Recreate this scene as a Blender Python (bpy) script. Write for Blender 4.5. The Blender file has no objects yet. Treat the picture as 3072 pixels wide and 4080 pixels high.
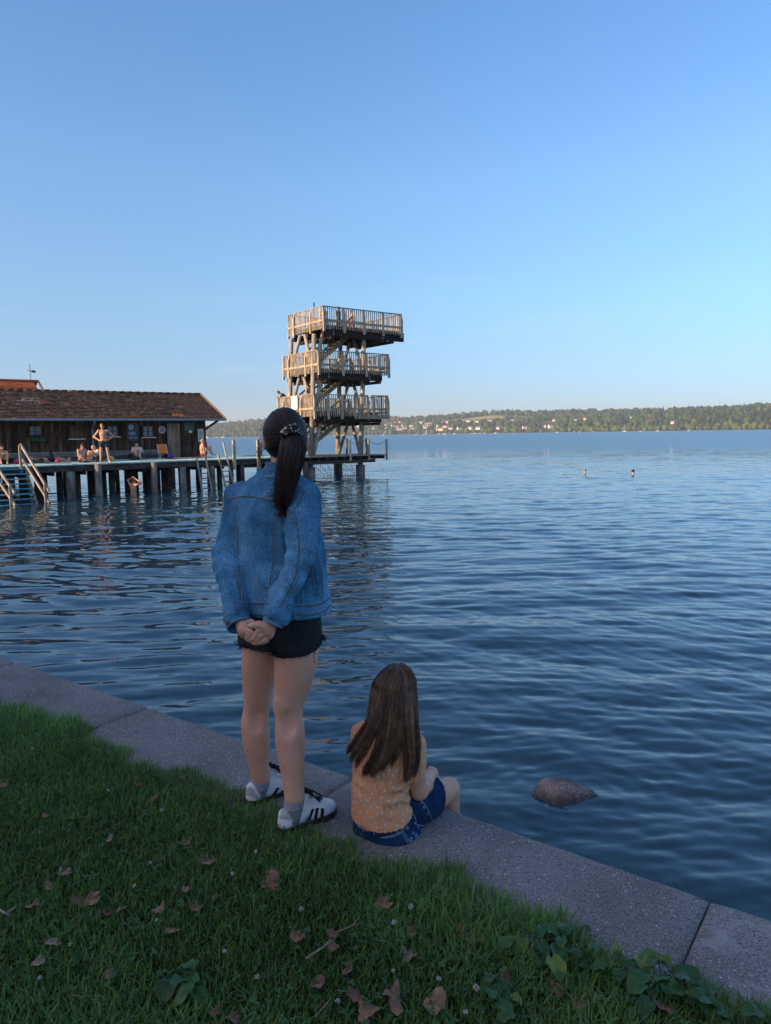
import bpy, bmesh, math, random
import numpy as np
from mathutils import Vector, Matrix
from mathutils.bvhtree import BVHTree

random.seed(7)
RNG = np.random.default_rng(7)
SC = bpy.context.scene
COL = SC.collection

# ------------------------------------------------------------------ camera
CAM_LOC = np.array([0.0, 0.0, 2.535])
FPX = 2889.0                       # focal length in pixels of the 3072 px wide photo
PITCH = math.radians(6.1457)
ROLL = math.radians(-0.8483)
FW = np.array([0, math.cos(PITCH), -math.sin(PITCH)])
UP0 = np.array([0, math.sin(PITCH), math.cos(PITCH)])
RT0 = np.array([1.0, 0, 0])
_r = RT0 * math.cos(ROLL) + UP0 * math.sin(ROLL)
_u = -RT0 * math.sin(ROLL) + UP0 * math.cos(ROLL)
cam = bpy.data.cameras.new('camera')
cam.sensor_fit = 'HORIZONTAL'
cam.sensor_width = 36.0
cam.lens = FPX / 3072.0 * 36.0
cam.clip_start = 0.05
cam.clip_end = 12000
camo = bpy.data.objects.new('camera', cam)
COL.objects.link(camo)
camo.matrix_world = Matrix(((_r[0], _u[0], -FW[0], CAM_LOC[0]), (_r[1], _u[1], -FW[1], CAM_LOC[1]),
                            (_r[2], _u[2], -FW[2], CAM_LOC[2]), (0, 0, 0, 1)))
SC.camera = camo

# ------------------------------------------------------------------ light
SUN_EL = math.radians(15.0)
SUN_AZ = math.radians(29.0)         # how far behind the left the sun stands
S_DIR = np.array([-math.cos(SUN_AZ) * math.cos(SUN_EL), -math.sin(SUN_AZ) * math.cos(SUN_EL), math.sin(SUN_EL)])
world = bpy.data.worlds.new('World')
SC.world = world
world.use_nodes = True
wn = world.node_tree
wn.nodes.clear()
sky = wn.nodes.new('ShaderNodeTexSky')
sky.sky_type = 'NISHITA'
sky.sun_disc = False
sky.sun_elevation = SUN_EL
sky.sun_rotation = math.atan2(S_DIR[0], S_DIR[1])
sky.altitude = 500
sky.air_density = 1.0
sky.dust_density = 0.0
sky.ozone_density = 3.0
bg = wn.nodes.new('ShaderNodeBackground')
bg.inputs['Strength'].default_value = 0.116
wo = wn.nodes.new('ShaderNodeOutputWorld')
wtc = wn.nodes.new('ShaderNodeTexCoord')
sxyz = wn.nodes.new('ShaderNodeSeparateXYZ'); wn.links.new(wtc.outputs['Generated'], sxyz.inputs[0])
rmp = wn.nodes.new('ShaderNodeValToRGB')               # evening haze dims and cools the lowest sky
wn.links.new(sxyz.outputs['Z'], rmp.inputs[0])
els = rmp.color_ramp.elements
els[0].position = 0.0; els[0].color = (0.33, 0.39, 0.56, 1)
els[1].position = 1.0; els[1].color = (0.86, 0.86, 0.88, 1)
for p_, c_ in ((0.055, (0.40, 0.45, 0.60)), (0.174, (0.63, 0.70, 0.72)), (0.309, (0.78, 0.86, 0.92)), (0.469, (0.71, 0.89, 1.0)), (0.75, (0.84, 0.86, 0.90))):
    e_ = els.new(p_); e_.color = (*c_, 1)
tnt = wn.nodes.new('ShaderNodeMix'); tnt.data_type = 'RGBA'; tnt.blend_type = 'MULTIPLY'; tnt.inputs[0].default_value = 1.0
wn.links.new(sky.outputs[0], tnt.inputs[6]); wn.links.new(rmp.outputs[0], tnt.inputs[7])
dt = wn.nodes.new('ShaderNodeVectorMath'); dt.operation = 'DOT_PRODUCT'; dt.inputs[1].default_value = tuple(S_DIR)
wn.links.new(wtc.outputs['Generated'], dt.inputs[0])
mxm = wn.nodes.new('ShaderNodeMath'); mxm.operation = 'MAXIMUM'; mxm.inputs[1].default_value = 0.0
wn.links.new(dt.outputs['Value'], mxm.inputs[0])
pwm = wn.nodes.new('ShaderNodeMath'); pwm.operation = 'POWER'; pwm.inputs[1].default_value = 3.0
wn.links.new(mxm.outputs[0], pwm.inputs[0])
glw = wn.nodes.new('ShaderNodeVectorMath'); glw.operation = 'SCALE'; glw.inputs[0].default_value = (4.6, 2.7, 1.35)   # warm glow added on the sun side to warm the shaded foreground
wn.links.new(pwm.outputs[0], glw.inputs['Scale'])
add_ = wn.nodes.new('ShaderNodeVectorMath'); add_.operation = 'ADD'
cmp_ = wn.nodes.new('ShaderNodeMapping'); cmp_.inputs['Scale'].default_value = (2.2, 2.2, 26.0); cmp_.inputs['Rotation'].default_value = (0.05, -0.04, 0.3)
wn.links.new(wtc.outputs['Generated'], cmp_.inputs['Vector'])
cnz = wn.nodes.new('ShaderNodeTexNoise'); cnz.inputs['Scale'].default_value = 1.6; cnz.inputs['Detail'].default_value = 6; cnz.inputs['Roughness'].default_value = 0.62; cnz.inputs['Distortion'].default_value = 0.5
wn.links.new(cmp_.outputs[0], cnz.inputs['Vector'])
cmr = wn.nodes.new('ShaderNodeMapRange'); cmr.inputs['From Min'].default_value = 0.56; cmr.inputs['From Max'].default_value = 0.80; cmr.inputs['To Max'].default_value = 0.30     # a few thin cirrus streaks
wn.links.new(cnz.outputs['Fac'], cmr.inputs['Value'])
cel = wn.nodes.new('ShaderNodeMapRange'); cel.inputs['From Min'].default_value = 0.26; cel.inputs['From Max'].default_value = 0.12
wn.links.new(sxyz.outputs['Z'], cel.inputs['Value'])
cml = wn.nodes.new('ShaderNodeMath'); cml.operation = 'MULTIPLY'; wn.links.new(cmr.outputs[0], cml.inputs[0]); wn.links.new(cel.outputs[0], cml.inputs[1])
cmx = wn.nodes.new('ShaderNodeMix'); cmx.data_type = 'RGBA'; cmx.inputs[7].default_value = (2.6, 2.9, 3.2, 1)
wn.links.new(cml.outputs[0], cmx.inputs[0]); wn.links.new(tnt.outputs[2], cmx.inputs[6])
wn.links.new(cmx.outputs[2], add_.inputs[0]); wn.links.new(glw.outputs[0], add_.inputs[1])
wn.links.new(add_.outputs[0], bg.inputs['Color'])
wn.links.new(bg.outputs[0], wo.inputs['Surface'])
sun = bpy.data.lights.new('sun', 'SUN')
sun.energy = 3.2
sun.angle = math.radians(0.5)
sun.color = (1.0, 0.69, 0.42)
suno = bpy.data.objects.new('sun', sun)
COL.objects.link(suno)
suno.location = (-40, -20, 60)
suno.rotation_euler = Vector(S_DIR).to_track_quat('Z', 'Y').to_euler()
SC.view_settings.view_transform = 'Standard'
SC.view_settings.look = 'None'
SC.view_settings.exposure = 1.3
SC.view_settings.gamma = 1.0
SC.cycles.use_denoising = True
SC.cycles.max_bounces = 8
SC.cycles.diffuse_bounces = 3
SC.cycles.glossy_bounces = 4
SC.cycles.transparent_max_bounces = 12
SC.cycles.volume_bounces = 0
SC.cycles.caustics_reflective = False
SC.cycles.caustics_refractive = False
SC.cycles.sample_clamp_indirect = 6.0

# ------------------------------------------------------------------ measuring helpers (photo pixel -> place in the world)
def ray(x, y):
    u = x - 1536.0
    v = 2040.0 - y
    return FW * FPX + _r * u + _u * v

def onz(x, y, z=0.0):
    d = ray(x, y)
    return CAM_LOC + d * ((z - CAM_LOC[2]) / d[2])

def aty(x, y, Y):
    d = ray(x, y)
    return CAM_LOC + d * (Y / d[1])

def project(P):
    P = np.asarray(P, float) - CAM_LOC
    w = P @ FW
    return np.stack([1536 + FPX * (P @ _r) / w, 2040 - FPX * (P @ _u) / w], -1)

# ------------------------------------------------------------------ naming helpers
def tag(o, label=None, cat=None, group=None, kind=None):
    if label: o['label'] = label
    if cat: o['category'] = cat
    if group: o['group'] = group
    if kind: o['kind'] = kind
    return o

def empty(name, loc, label, cat, group=None, rz=0.0):
    o = bpy.data.objects.new(name, None)
    o.empty_display_size = 0.1
    COL.objects.link(o)
    o.location = [float(c) for c in loc]
    o.rotation_euler = (0, 0, rz)
    return tag(o, label, cat, group)

def origin_of(parent):
    L = np.zeros(3)
    while parent is not None:
        L = L + np.array(parent.location)
        parent = parent.parent
    return L

def copy_tree(o, parent=None):
    c = o.copy()
    COL.objects.link(c)
    c.parent = parent
    for ch in list(o.children):
        copy_tree(ch, c)
    return c

# ------------------------------------------------------------------ materials
def _n(nt, typ, **kw):
    n = nt.nodes.new(typ)
    for k, v in kw.items():
        setattr(n, k, v)
    return n

def rgba(c): return (c[0], c[1], c[2], 1.0)

def M(name, c1, c2=None, rough=0.7, scale=6.0, detail=4.0, stretch=(1, 1, 1), bump=0.0, bscale=None, spec=0.3,
      metallic=0.0, fine=0.0, fscale=80.0, coords='Object', rot=(0, 0, 0), sheen=0.0, lo=0.35, hi=0.65, bdist=0.01, sss=0.0):
    m = bpy.data.materials.new(name)
    m.use_nodes = True
    nt = m.node_tree
    p = nt.nodes['Principled BSDF']
    p.inputs['Roughness'].default_value = rough
    p.inputs['Metallic'].default_value = metallic
    p.inputs['Specular IOR Level'].default_value = spec
    if sheen:
        p.inputs['Sheen Weight'].default_value = sheen
    if sss:
        p.inputs['Subsurface Weight'].default_value = sss
        p.inputs['Subsurface Radius'].default_value = (0.012, 0.005, 0.003)
        p.inputs['Subsurface Scale'].default_value = 1.0
    p.inputs['Base Color'].default_value = rgba(c1)
    tc = _n(nt, 'ShaderNodeTexCoord')
    mp = _n(nt, 'ShaderNodeMapping')
    mp.inputs['Scale'].default_value = stretch
    mp.inputs['Rotation'].default_value = rot
    nt.links.new(tc.outputs[coords], mp.inputs['Vector'])
    if c2 is not None:
        nz = _n(nt, 'ShaderNodeTexNoise')
        nz.inputs['Scale'].default_value = scale
        nz.inputs['Detail'].default_value = detail
        nt.links.new(mp.outputs[0], nz.inputs['Vector'])
        cr = _n(nt, 'ShaderNodeValToRGB')
        cr.color_ramp.elements[0].position = lo
        cr.color_ramp.elements[0].color = rgba(c1)
        cr.color_ramp.elements[1].position = hi
        cr.color_ramp.elements[1].color = rgba(c2)
        nt.links.new(nz.outputs['Fac'], cr.inputs[0])
        out = cr.outputs[0]
        if fine:
            nf = _n(nt, 'ShaderNodeTexNoise')
            nf.inputs['Scale'].default_value = fscale
            nf.inputs['Detail'].default_value = 2
            nt.links.new(mp.outputs[0], nf.inputs['Vector'])
            mr = _n(nt, 'ShaderNodeMapRange')
            mr.inputs['From Min'].default_value = 0.3
            mr.inputs['From Max'].default_value = 0.7
            mr.inputs['To Min'].default_value = 1 - fine
            mr.inputs['To Max'].default_value = 1 + fine
            nt.links.new(nf.outputs['Fac'], mr.inputs['Value'])
            mx = _n(nt, 'ShaderNodeVectorMath', operation='SCALE')
            nt.links.new(out, mx.inputs[0])
            nt.links.new(mr.outputs[0], mx.inputs['Scale'])
            out = mx.outputs[0]
        nt.links.new(out, p.inputs['Base Color'])
    if bump:
        nb = _n(nt, 'ShaderNodeTexNoise')
        nb.inputs['Scale'].default_value = bscale or scale
        nb.inputs['Detail'].default_value = 5
        nt.links.new(mp.outputs[0], nb.inputs['Vector'])
        bp = _n(nt, 'ShaderNodeBump')
        bp.inputs['Strength'].default_value = bump
        bp.inputs['Distance'].default_value = bdist
        nt.links.new(nb.outputs['Fac'], bp.inputs['Height'])
        nt.links.new(bp.outputs[0], p.inputs['Normal'])
    return m

def add_attr_tint(m, attr='tint', amount=1.0):
    """multiply the base colour by a per-piece colour stored on the mesh (its own dye or ageing)"""
    nt = m.node_tree
    p = nt.nodes['Principled BSDF']
    a = _n(nt, 'ShaderNodeAttribute', attribute_name=attr)
    mx = _n(nt, 'ShaderNodeMix', data_type='RGBA', blend_type='MULTIPLY')
    mx.inputs[0].default_value = amount
    s = p.inputs['Base Color']
    if s.is_linked:
        nt.links.new(s.links[0].from_socket, mx.inputs[6])
    else:
        mx.inputs[6].default_value = s.default_value
    nt.links.new(a.outputs['Color'], mx.inputs[7])
    nt.links.new(mx.outputs[2], s)
    return m

# ------------------------------------------------------------------ mesh building
class MB:
    """collects shapes; build() links them as ONE mesh object"""
    def __init__(self, T=None):
        self.v = []; self.f = []; self.mi = []; self.tint = []; self.n = 0
        self.T = np.eye(4) if T is None else np.array(T, float)
        self.m = 0
        self.t = (1.0, 1.0, 1.0)

    def add(self, V, F):
        V = np.asarray(V, float).reshape(-1, 3)
        V = V @ self.T[:3, :3].T + self.T[:3, 3]
        self.v.append(V)
        for f in F:
            self.f.append(tuple(int(i) + self.n for i in f))
            self.mi.append(self.m)
        self.tint.append(np.tile(np.array(self.t), (len(V), 1)))
        self.n += len(V)
        return self

    def box(self, x0, x1, y0, y1, z0, z1):
        V = [(x0, y0, z0), (x1, y0, z0), (x1, y1, z0), (x0, y1, z0), (x0, y0, z1), (x1, y0, z1), (x1, y1, z1), (x0, y1, z1)]
        F = [(3, 2, 1, 0), (4, 5, 6, 7), (0, 1, 5, 4), (1, 2, 6, 5), (2, 3, 7, 6), (3, 0, 4, 7)]
        return self.add(V, F)

    def bar(self, a, b, w, h, up=(0, 0, 1)):
        """rectangular bar from a to b, w sideways, h along up"""
        a = np.asarray(a, float); b = np.asarray(b, float)
        d = b - a; d = d / np.linalg.norm(d)
        u = np.asarray(up, float); s = np.cross(d, u)
        if np.linalg.norm(s) < 1e-6:
            s = np.cross(d, np.array([1.0, 0, 0]))
        s = s / np.linalg.norm(s); u = np.cross(s, d)
        V = []
        for P in (a, b):
            for (i, j) in ((-1, -1), (1, -1), (1, 1), (-1, 1)):
                V.append(P + s * i * w / 2 + u * j * h / 2)
        return self.add(V, [(3, 2, 1, 0), (4, 5, 6, 7), (0, 1, 5, 4), (1, 2, 6, 5), (2, 3, 7, 6), (3, 0, 4, 7)])

    def tube(self, pts, rad, n=8, cap=True):
        pts = np.asarray(pts, float)
        k = len(pts)
        rad = np.broadcast_to(np.asarray(rad, float), (k,))
        tg = np.gradient(pts, axis=0)
        tg /= np.linalg.norm(tg, axis=1)[:, None] + 1e-12
        ref = np.array([0, 0, 1.0]) if abs(tg[0][2]) < 0.9 else np.array([1.0, 0, 0])
        V = []
        s = np.cross(tg[0], ref); s /= np.linalg.norm(s)
        for i in range(k):
            s = s - tg[i] * (s @ tg[i]); s /= np.linalg.norm(s) + 1e-12
            u = np.cross(tg[i], s)
            for j in range(n):
                a = 2 * math.pi * j / n
                V.append(pts[i] + rad[i] * (math.cos(a) * s + math.sin(a) * u))
        F = []
        for i in range(k - 1):
            for j in range(n):
                F.append((i * n + j, i * n + (j + 1) % n, (i + 1) * n + (j + 1) % n, (i + 1) * n + j))
        if cap:
            F.append(tuple(range(n - 1, -1, -1)))
            F.append(tuple((k - 1) * n + j for j in range(n)))
        return self.add(V, F)

    def ball(self, c, r, nu=10, nv=7, R=None):
        c = np.asarray(c, float); r = np.broadcast_to(np.asarray(r, float), (3,))
        V = [(0, 0, -1)]
        for i in range(1, nv):
            th = math.pi * i / nv - math.pi / 2
            for j in range(nu):
                a = 2 * math.pi * j / nu
                V.append((math.cos(th) * math.cos(a), math.cos(th) * math.sin(a), math.sin(th)))
        V.append((0, 0, 1))
        V = np.array(V) * r
        if R is not None:
            V = V @ np.asarray(R).T
        F = [(0, 1 + (j + 1) % nu, 1 + j) for j in range(nu)]
        for i in range(nv - 2):
            for j in range(nu):
                F.append((1 + i * nu + j, 1 + i * nu + (j + 1) % nu, 1 + (i + 1) * nu + (j + 1) % nu, 1 + (i + 1) * nu + j))
        b = 1 + (nv - 2) * nu; t = len(V) - 1
        F += [(b + j, b + (j + 1) % nu, t) for j in range(nu)]
        return self.add(V + c, F)

    def disc(self, c, nrm, r, thick=0.01, n=24):
        c = np.asarray(c, float); d = np.asarray(nrm, float); d = d / np.linalg.norm(d)
        return self.tube([c, c + d * thick], r, n=n)

    def prism(self, poly, a0, a1, axis=0):
        """polygon in the other two axes, swept along an axis"""
        n = len(poly); V = []
        for a in (a0, a1):
            for (p, q) in poly:
                c = [p, q]; c.insert(axis, a)
                V.append(c)
        F = [tuple(range(n)), tuple(range(2 * n - 1, n - 1, -1))]
        for i in range(n):
            F.append((i, n + i, n + (i + 1) % n, (i + 1) % n))
        return self.add(V, F)

    def build(self, name, mats, parent=None, smooth=False, loc=None, bevel=0.0):
        V = np.concatenate(self.v) if self.v else np.zeros((0, 3))
        return mesh_obj(name, V, self.f, mats, parent, smooth, self.mi, np.concatenate(self.tint), loc, bevel)

def mesh_obj(name, V, F, mats, parent=None, smooth=False, mi=None, tint=None, loc=None, bevel=0.0):
    L = origin_of(parent) if parent is not None else (np.zeros(3) if loc is None else np.asarray(loc, float))
    me = bpy.data.meshes.new(name)
    V = np.asarray(V, float) - L
    if isinstance(F, np.ndarray):
        nf, k = F.shape
        me.vertices.add(len(V)); me.vertices.foreach_set('co', V.astype(np.float32).ravel())
        me.loops.add(nf * k); me.loops.foreach_set('vertex_index', F.astype(np.int32).ravel())
        me.polygons.add(nf); me.polygons.foreach_set('loop_start', np.arange(0, nf * k, k, dtype=np.int32))
        me.update(calc_edges=True)
    else:
        me.from_pydata(V.tolist(), [], F)
    if not isinstance(mats, (list, tuple)): mats = [mats]
    for m in mats: me.materials.append(m)
    if mi is not None and len(mats) > 1:
        me.polygons.foreach_set('material_index', np.asarray(mi, np.int32))
    if tint is not None and len(tint) == len(V):
        ca = me.color_attributes.new('tint', 'FLOAT_COLOR', 'POINT')
        ca.data.foreach_set('color', np.concatenate([tint, np.ones((len(V), 1))], 1).astype(np.float32).ravel())
    if not isinstance(F, np.ndarray):
        bm = bmesh.new(); bm.from_mesh(me)
        bmesh.ops.recalc_face_normals(bm, faces=bm.faces)
        bm.to_mesh(me); bm.free()
    if smooth:
        me.polygons.foreach_set('use_smooth', np.ones(len(me.polygons), bool))
    me.update()
    o = bpy.data.objects.new(name, me)
    COL.objects.link(o)
    o.parent = parent
    if parent is None:
        o.location = [float(c) for c in L]
    if bevel:
        b = o.modifiers.new('bevel', 'BEVEL')
        b.width = bevel; b.segments = 2; b.limit_method = 'ANGLE'; b.angle_limit = math.radians(40)
    return o

def text_verts(s, size, bold=0.0):
    """lettering as flat faces (x right, y up), centred"""
    cu = bpy.data.curves.new('lettering', 'FONT')
    cu.body = s; cu.size = size; cu.align_x = 'CENTER'; cu.align_y = 'CENTER'; cu.resolution_u = 3
    cu.offset = bold
    ob = bpy.data.objects.new('lettering', cu)
    COL.objects.link(ob)
    dg = bpy.context.evaluated_depsgraph_get()
    me = bpy.data.meshes.new_from_object(ob.evaluated_get(dg))
    V = np.array([v.co[:] for v in me.vertices]).reshape(-1, 3)
    F = [tuple(p.vertices) for p in me.polygons]
    bpy.data.objects.remove(ob); bpy.data.curves.remove(cu); bpy.data.meshes.remove(me)
    return V, F

def lettering(mb, s, size, at, ex, ez, lift, bold=0.0):
    """stroke-thick text laid on a board: at = centre, ex right, ez up, lift = outward offset vector"""
    V, F = text_verts(s, size, bold)
    if len(V) == 0: return
    W = np.asarray(at, float) + V[:, :1] * np.asarray(ex, float) + V[:, 1:2] * np.asarray(ez, float) + np.asarray(lift, float)
    mb.add(W, F)

def wobble(P, seed, freq, octaves=3):
    """smooth pseudo-random field in about [-1,1]"""
    r = np.random.default_rng(seed)
    P = np.asarray(P)
    out = np.zeros(P.shape[:-1], P.dtype)
    tot = 0
    for o in range(octaves):
        a = 0.6 ** o
        for k in range(3):
            d = r.normal(size=3); d /= np.linalg.norm(d)
            e = r.normal(size=3); e /= np.linalg.norm(e)
            f = freq * (2 ** o)
            out += a * np.sin(P @ (d * f) + r.uniform(0, 6.28) + 1.3 * np.sin(P @ (e * f * 0.7) + r.uniform(0, 6.28)))
            tot += a
    return out / tot * 1.6
# ------------------------------------------------------------------ sculpting: distance fields turned into one continuous surface
class SDF:
    def __init__(self, lo, hi, h):
        self.lo = np.array(lo, float); self.h = h
        self.n = np.ceil((np.array(hi, float) - self.lo) / h).astype(int) + 1
        self.ax = [(self.lo[i] + h * np.arange(self.n[i])).astype(np.float32) for i in range(3)]
        self.F = np.full(self.n, 0.35, np.float32)

    def like(self):
        q = SDF.__new__(SDF); q.lo = self.lo; q.h = self.h; q.n = self.n; q.ax = self.ax
        q.F = np.full(tuple(self.n), 0.35, np.float32)
        return q

    def _win(self, lo, hi, pad):
        s = []
        for i in range(3):
            a = max(0, int(math.floor((lo[i] - pad - self.lo[i]) / self.h)))
            b = min(self.n[i], int(math.ceil((hi[i] + pad - self.lo[i]) / self.h)) + 1)
            if b - a < 1: return None
            s.append(slice(a, b))
        return tuple(s)

    def grid(self, s):
        return np.stack(np.meshgrid(*[self.ax[i][s[i]] for i in range(3)], indexing='ij'), -1)

    def put(self, s, d, k, sub=False):
        A = self.F[s]
        if sub:
            d = -d
            if k <= 0: self.F[s] = np.maximum(A, d); return
            h = np.clip(0.5 - 0.5 * (A - d) / k * 1.0, 0, 1)
            self.F[s] = A * (1 - h) + d * h + k * h * (1 - h)
            return
        if k <= 0: self.F[s] = np.minimum(A, d); return
        h = np.clip(0.5 + 0.5 * (A - d) / k, 0, 1)
        self.F[s] = A * (1 - h) + d * h - k * h * (1 - h)

    def cone(self, a, b, r1, r2, k=0.015, sub=False):
        a = np.asarray(a, np.float32); b = np.asarray(b, np.float32)
        R = max(r1, r2)
        s = self._win(np.minimum(a, b) - R, np.maximum(a, b) + R, 3 * k + 4 * self.h)
        if s is None: return self
        P = self.grid(s) - a
        ab = b - a; L2 = float(ab @ ab) + 1e-12
        t = np.clip(P @ ab / L2, 0, 1)
        d = np.sqrt(((P - t[..., None] * ab) ** 2).sum(-1)) - (r1 + (r2 - r1) * t)
        self.put(s, d.astype(np.float32), k, sub)
        return self

    def chain(self, pts, rad, k=0.015):
        for i in range(len(pts) - 1): self.cone(pts[i], pts[i + 1], rad[i], rad[i + 1], k)
        return self

    def limb(self, pts, rad, k=0.01, n=26):
        """a smoothly swelling limb through the given joints"""
        q = catmull(np.column_stack([np.array(pts, float), np.array(rad, float)]), n)
        return self.chain([p[:3] for p in q], [float(p[3]) for p in q], k)

    def ell(self, c, r, R=None, k=0.015, sub=False):
        c = np.asarray(c, np.float32); r = np.asarray(r, np.float32)
        m = float(r.max())
        s = self._win(c - m, c + m, 3 * k + 4 * self.h)
        if s is None: return self
        P = self.grid(s) - c
        if R is not None: P = P @ np.asarray(R, np.float32)     # columns of R = local axes
        q = P / r
        k0 = np.sqrt((q ** 2).sum(-1)) + 1e-9
        k1 = np.sqrt(((P / (r * r)) ** 2).sum(-1)) + 1e-9
        self.put(s, (k0 * (k0 - 1) / k1).astype(np.float32), k, sub)
        return self

    def loft(self, secs, axis_u, k=0.02, power=2.0, sub=False):
        """stack of rounded sections: (centre, half width along u, half depth across), by height"""
        secs = sorted(secs, key=lambda q: q[0][2])
        Z = np.array([q[0][2] for q in secs]); zz = np.linspace(Z[0], Z[-1], 80)
        def sm(vals):
            v = np.interp(zz, Z, vals)
            kern = np.ones(9) / 9; vp = np.concatenate([np.full(4, v[0]), v, np.full(4, v[-1])])
            return np.convolve(vp, kern, 'valid')
        cx, cy = sm([q[0][0] for q in secs]), sm([q[0][1] for q in secs])
        A, B = sm([q[1] for q in secs]), sm([q[2] for q in secs])
        m = max(A.max(), B.max())
        lo = np.array([cx.min() - m, cy.min() - m, Z[0]]); hi = np.array([cx.max() + m, cy.max() + m, Z[-1]])
        s = self._win(lo, hi, 3 * k + 4 * self.h)
        if s is None: return self
        P = self.grid(s)
        z = P[..., 2]
        u = np.asarray(axis_u[:2], np.float32)
        w = np.array([-u[1], u[0]], np.float32)
        a = np.interp(z, zz, A); b = np.interp(z, zz, B)
        px = P[..., 0] - np.interp(z, zz, cx); py = P[..., 1] - np.interp(z, zz, cy)
        U = (px * u[0] + py * u[1]) / a; W = (px * w[0] + py * w[1]) / b
        q = (np.abs(U) ** power + np.abs(W) ** power) ** (1 / power)
        d = (q - 1) * np.minimum(a, b) * 0.95
        dz = np.maximum(Z[0] - z, z - Z[-1])
        d = np.maximum(d, dz)
        self.put(s, d.astype(np.float32), k, sub)
        return self

    def half(self, p, nrm, k=0.0):
        """cut away everything on the side the normal points to"""
        nrm = np.asarray(nrm, float); nrm = nrm / np.linalg.norm(nrm)
        s = tuple(slice(0, n) for n in self.n)
        d = ((self.ax[0][:, None, None] - p[0]) * nrm[0] + (self.ax[1][None, :, None] - p[1]) * nrm[1] + (self.ax[2][None, None, :] - p[2]) * nrm[2]).astype(np.float32)
        self.F = np.maximum(self.F, d)
        return self

    def warp(self, fn, band=0.06):
        """raise or lower the surface by fn(P) (folds, ribs)"""
        idx = np.nonzero(np.abs(self.F) < band)
        P = np.stack([self.ax[i][idx[i]] for i in range(3)], -1)
        self.F[idx] -= fn(P).astype(np.float32)
        return self

    def mesh(self, smooth=2):
        F = self.F; h = self.h
        B = F < 0
        c = np.zeros(tuple(np.array(F.shape) - 1), np.uint8)
        for i in (0, 1):
            for j in (0, 1):
                for k in (0, 1):
                    c += B[i:F.shape[0] - 1 + i, j:F.shape[1] - 1 + j, k:F.shape[2] - 1 + k]
        act = np.nonzero((c > 0) & (c < 8))
        nV = len(act[0])
        ids = np.full(c.shape, -1, np.int64); ids[act] = np.arange(nV)
        acc = np.zeros((nV, 3)); cnt = np.zeros(nV)
        base = np.stack(act, -1)
        cor = [(0, 0, 0), (1, 0, 0), (0, 1, 0), (1, 1, 0), (0, 0, 1), (1, 0, 1), (0, 1, 1), (1, 1, 1)]
        val = [F[act[0] + a, act[1] + b, act[2] + d] for (a, b, d) in cor]
        for p in range(8):
            for q in range(p + 1, 8):
                dd = np.abs(np.array(cor[p]) - np.array(cor[q]))
                if dd.sum() != 1: continue
                m = (val[p] < 0) != (val[q] < 0)
                t = np.where(m, val[p] / (val[p] - val[q] + 1e-20), 0)
                pt = np.array(cor[p]) + t[:, None] * (np.array(cor[q]) - np.array(cor[p]))
                acc[m] += pt[m]; cnt[m] += 1
        V = self.lo + h * (base + acc / np.maximum(cnt, 1)[:, None])
        quads = []
        for ax in range(3):
            sl0 = [slice(None)] * 3; sl1 = [slice(None)] * 3
            sl0[ax] = slice(0, -1); sl1[ax] = slice(1, None)
            a, b = B[tuple(sl0)], B[tuple(sl1)]
            e = np.nonzero(a != b)
            o1, o2 = (ax + 1) % 3, (ax + 2) % 3
            ok = (e[o1] > 0) & (e[o2] > 0) & (e[o1] < F.shape[o1] - 1) & (e[o2] < F.shape[o2] - 1)
            e = tuple(x[ok] for x in e)
            def cell(d1, d2):
                g = [e[0].copy(), e[1].copy(), e[2].copy()]
                g[o1] = g[o1] - d1; g[o2] = g[o2] - d2
                return ids[tuple(g)]
            q = np.stack([cell(1, 1), cell(0, 1), cell(0, 0), cell(1, 0)], -1)
            flip = ~a[e]
            q[flip] = q[flip][:, ::-1]
            quads.append(q)
        Q = np.concatenate(quads)
        Q = Q[(Q >= 0).all(1)]
        for it in range(smooth):
            S = np.zeros_like(V); N = np.zeros(len(V))
            for i in range(4):
                a, b = Q[:, i], Q[:, (i + 1) % 4]
                np.add.at(S, a, V[b]); np.add.at(N, a, 1); np.add.at(S, b, V[a]); np.add.at(N, b, 1)
            lam = 0.55 if it % 2 == 0 else -0.5
            V = V + lam * (S / np.maximum(N, 1)[:, None] - V)
        return V, Q

def join(parts):
    V, F, n = [], [], 0
    for (v, f) in parts:
        V.append(v); F.append(np.asarray(f) + n); n += len(v)
    return np.concatenate(V), np.concatenate(F)

class Surf:
    """a finished surface that trims, seams and prints can be laid onto"""
    def __init__(self, V, F):
        self.V = V; self.bvh = BVHTree.FromPolygons([Vector(v) for v in V], [tuple(int(i) for i in f) for f in F])
    def shot(self, px, py, eye=None):
        """where the sight line through a photo pixel meets the surface"""
        d = Vector(ray(px, py)).normalized()
        hit, nrm, i, dist = self.bvh.ray_cast(Vector(CAM_LOC), d)
        return (None, None) if hit is None else (np.array(hit), np.array(nrm))
    def snap(self, P):
        hit, nrm, i, dist = self.bvh.find_nearest(Vector(P))
        return np.array(hit), np.array(nrm)

def catmull(pts, n):
    pts = np.asarray(pts, float)
    k = len(pts)
    t = np.linspace(0, k - 1, n)
    i = np.clip(t.astype(int), 0, k - 2); f = (t - i)[:, None]
    P0 = pts[np.maximum(i - 1, 0)]; P1 = pts[i]; P2 = pts[i + 1]; P3 = pts[np.minimum(i + 2, k - 1)]
    return 0.5 * (2 * P1 + (P2 - P0) * f + (2 * P0 - 5 * P1 + 4 * P2 - P3) * f ** 2 + (3 * P1 - P0 - 3 * P2 + P3) * f ** 3)

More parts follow.
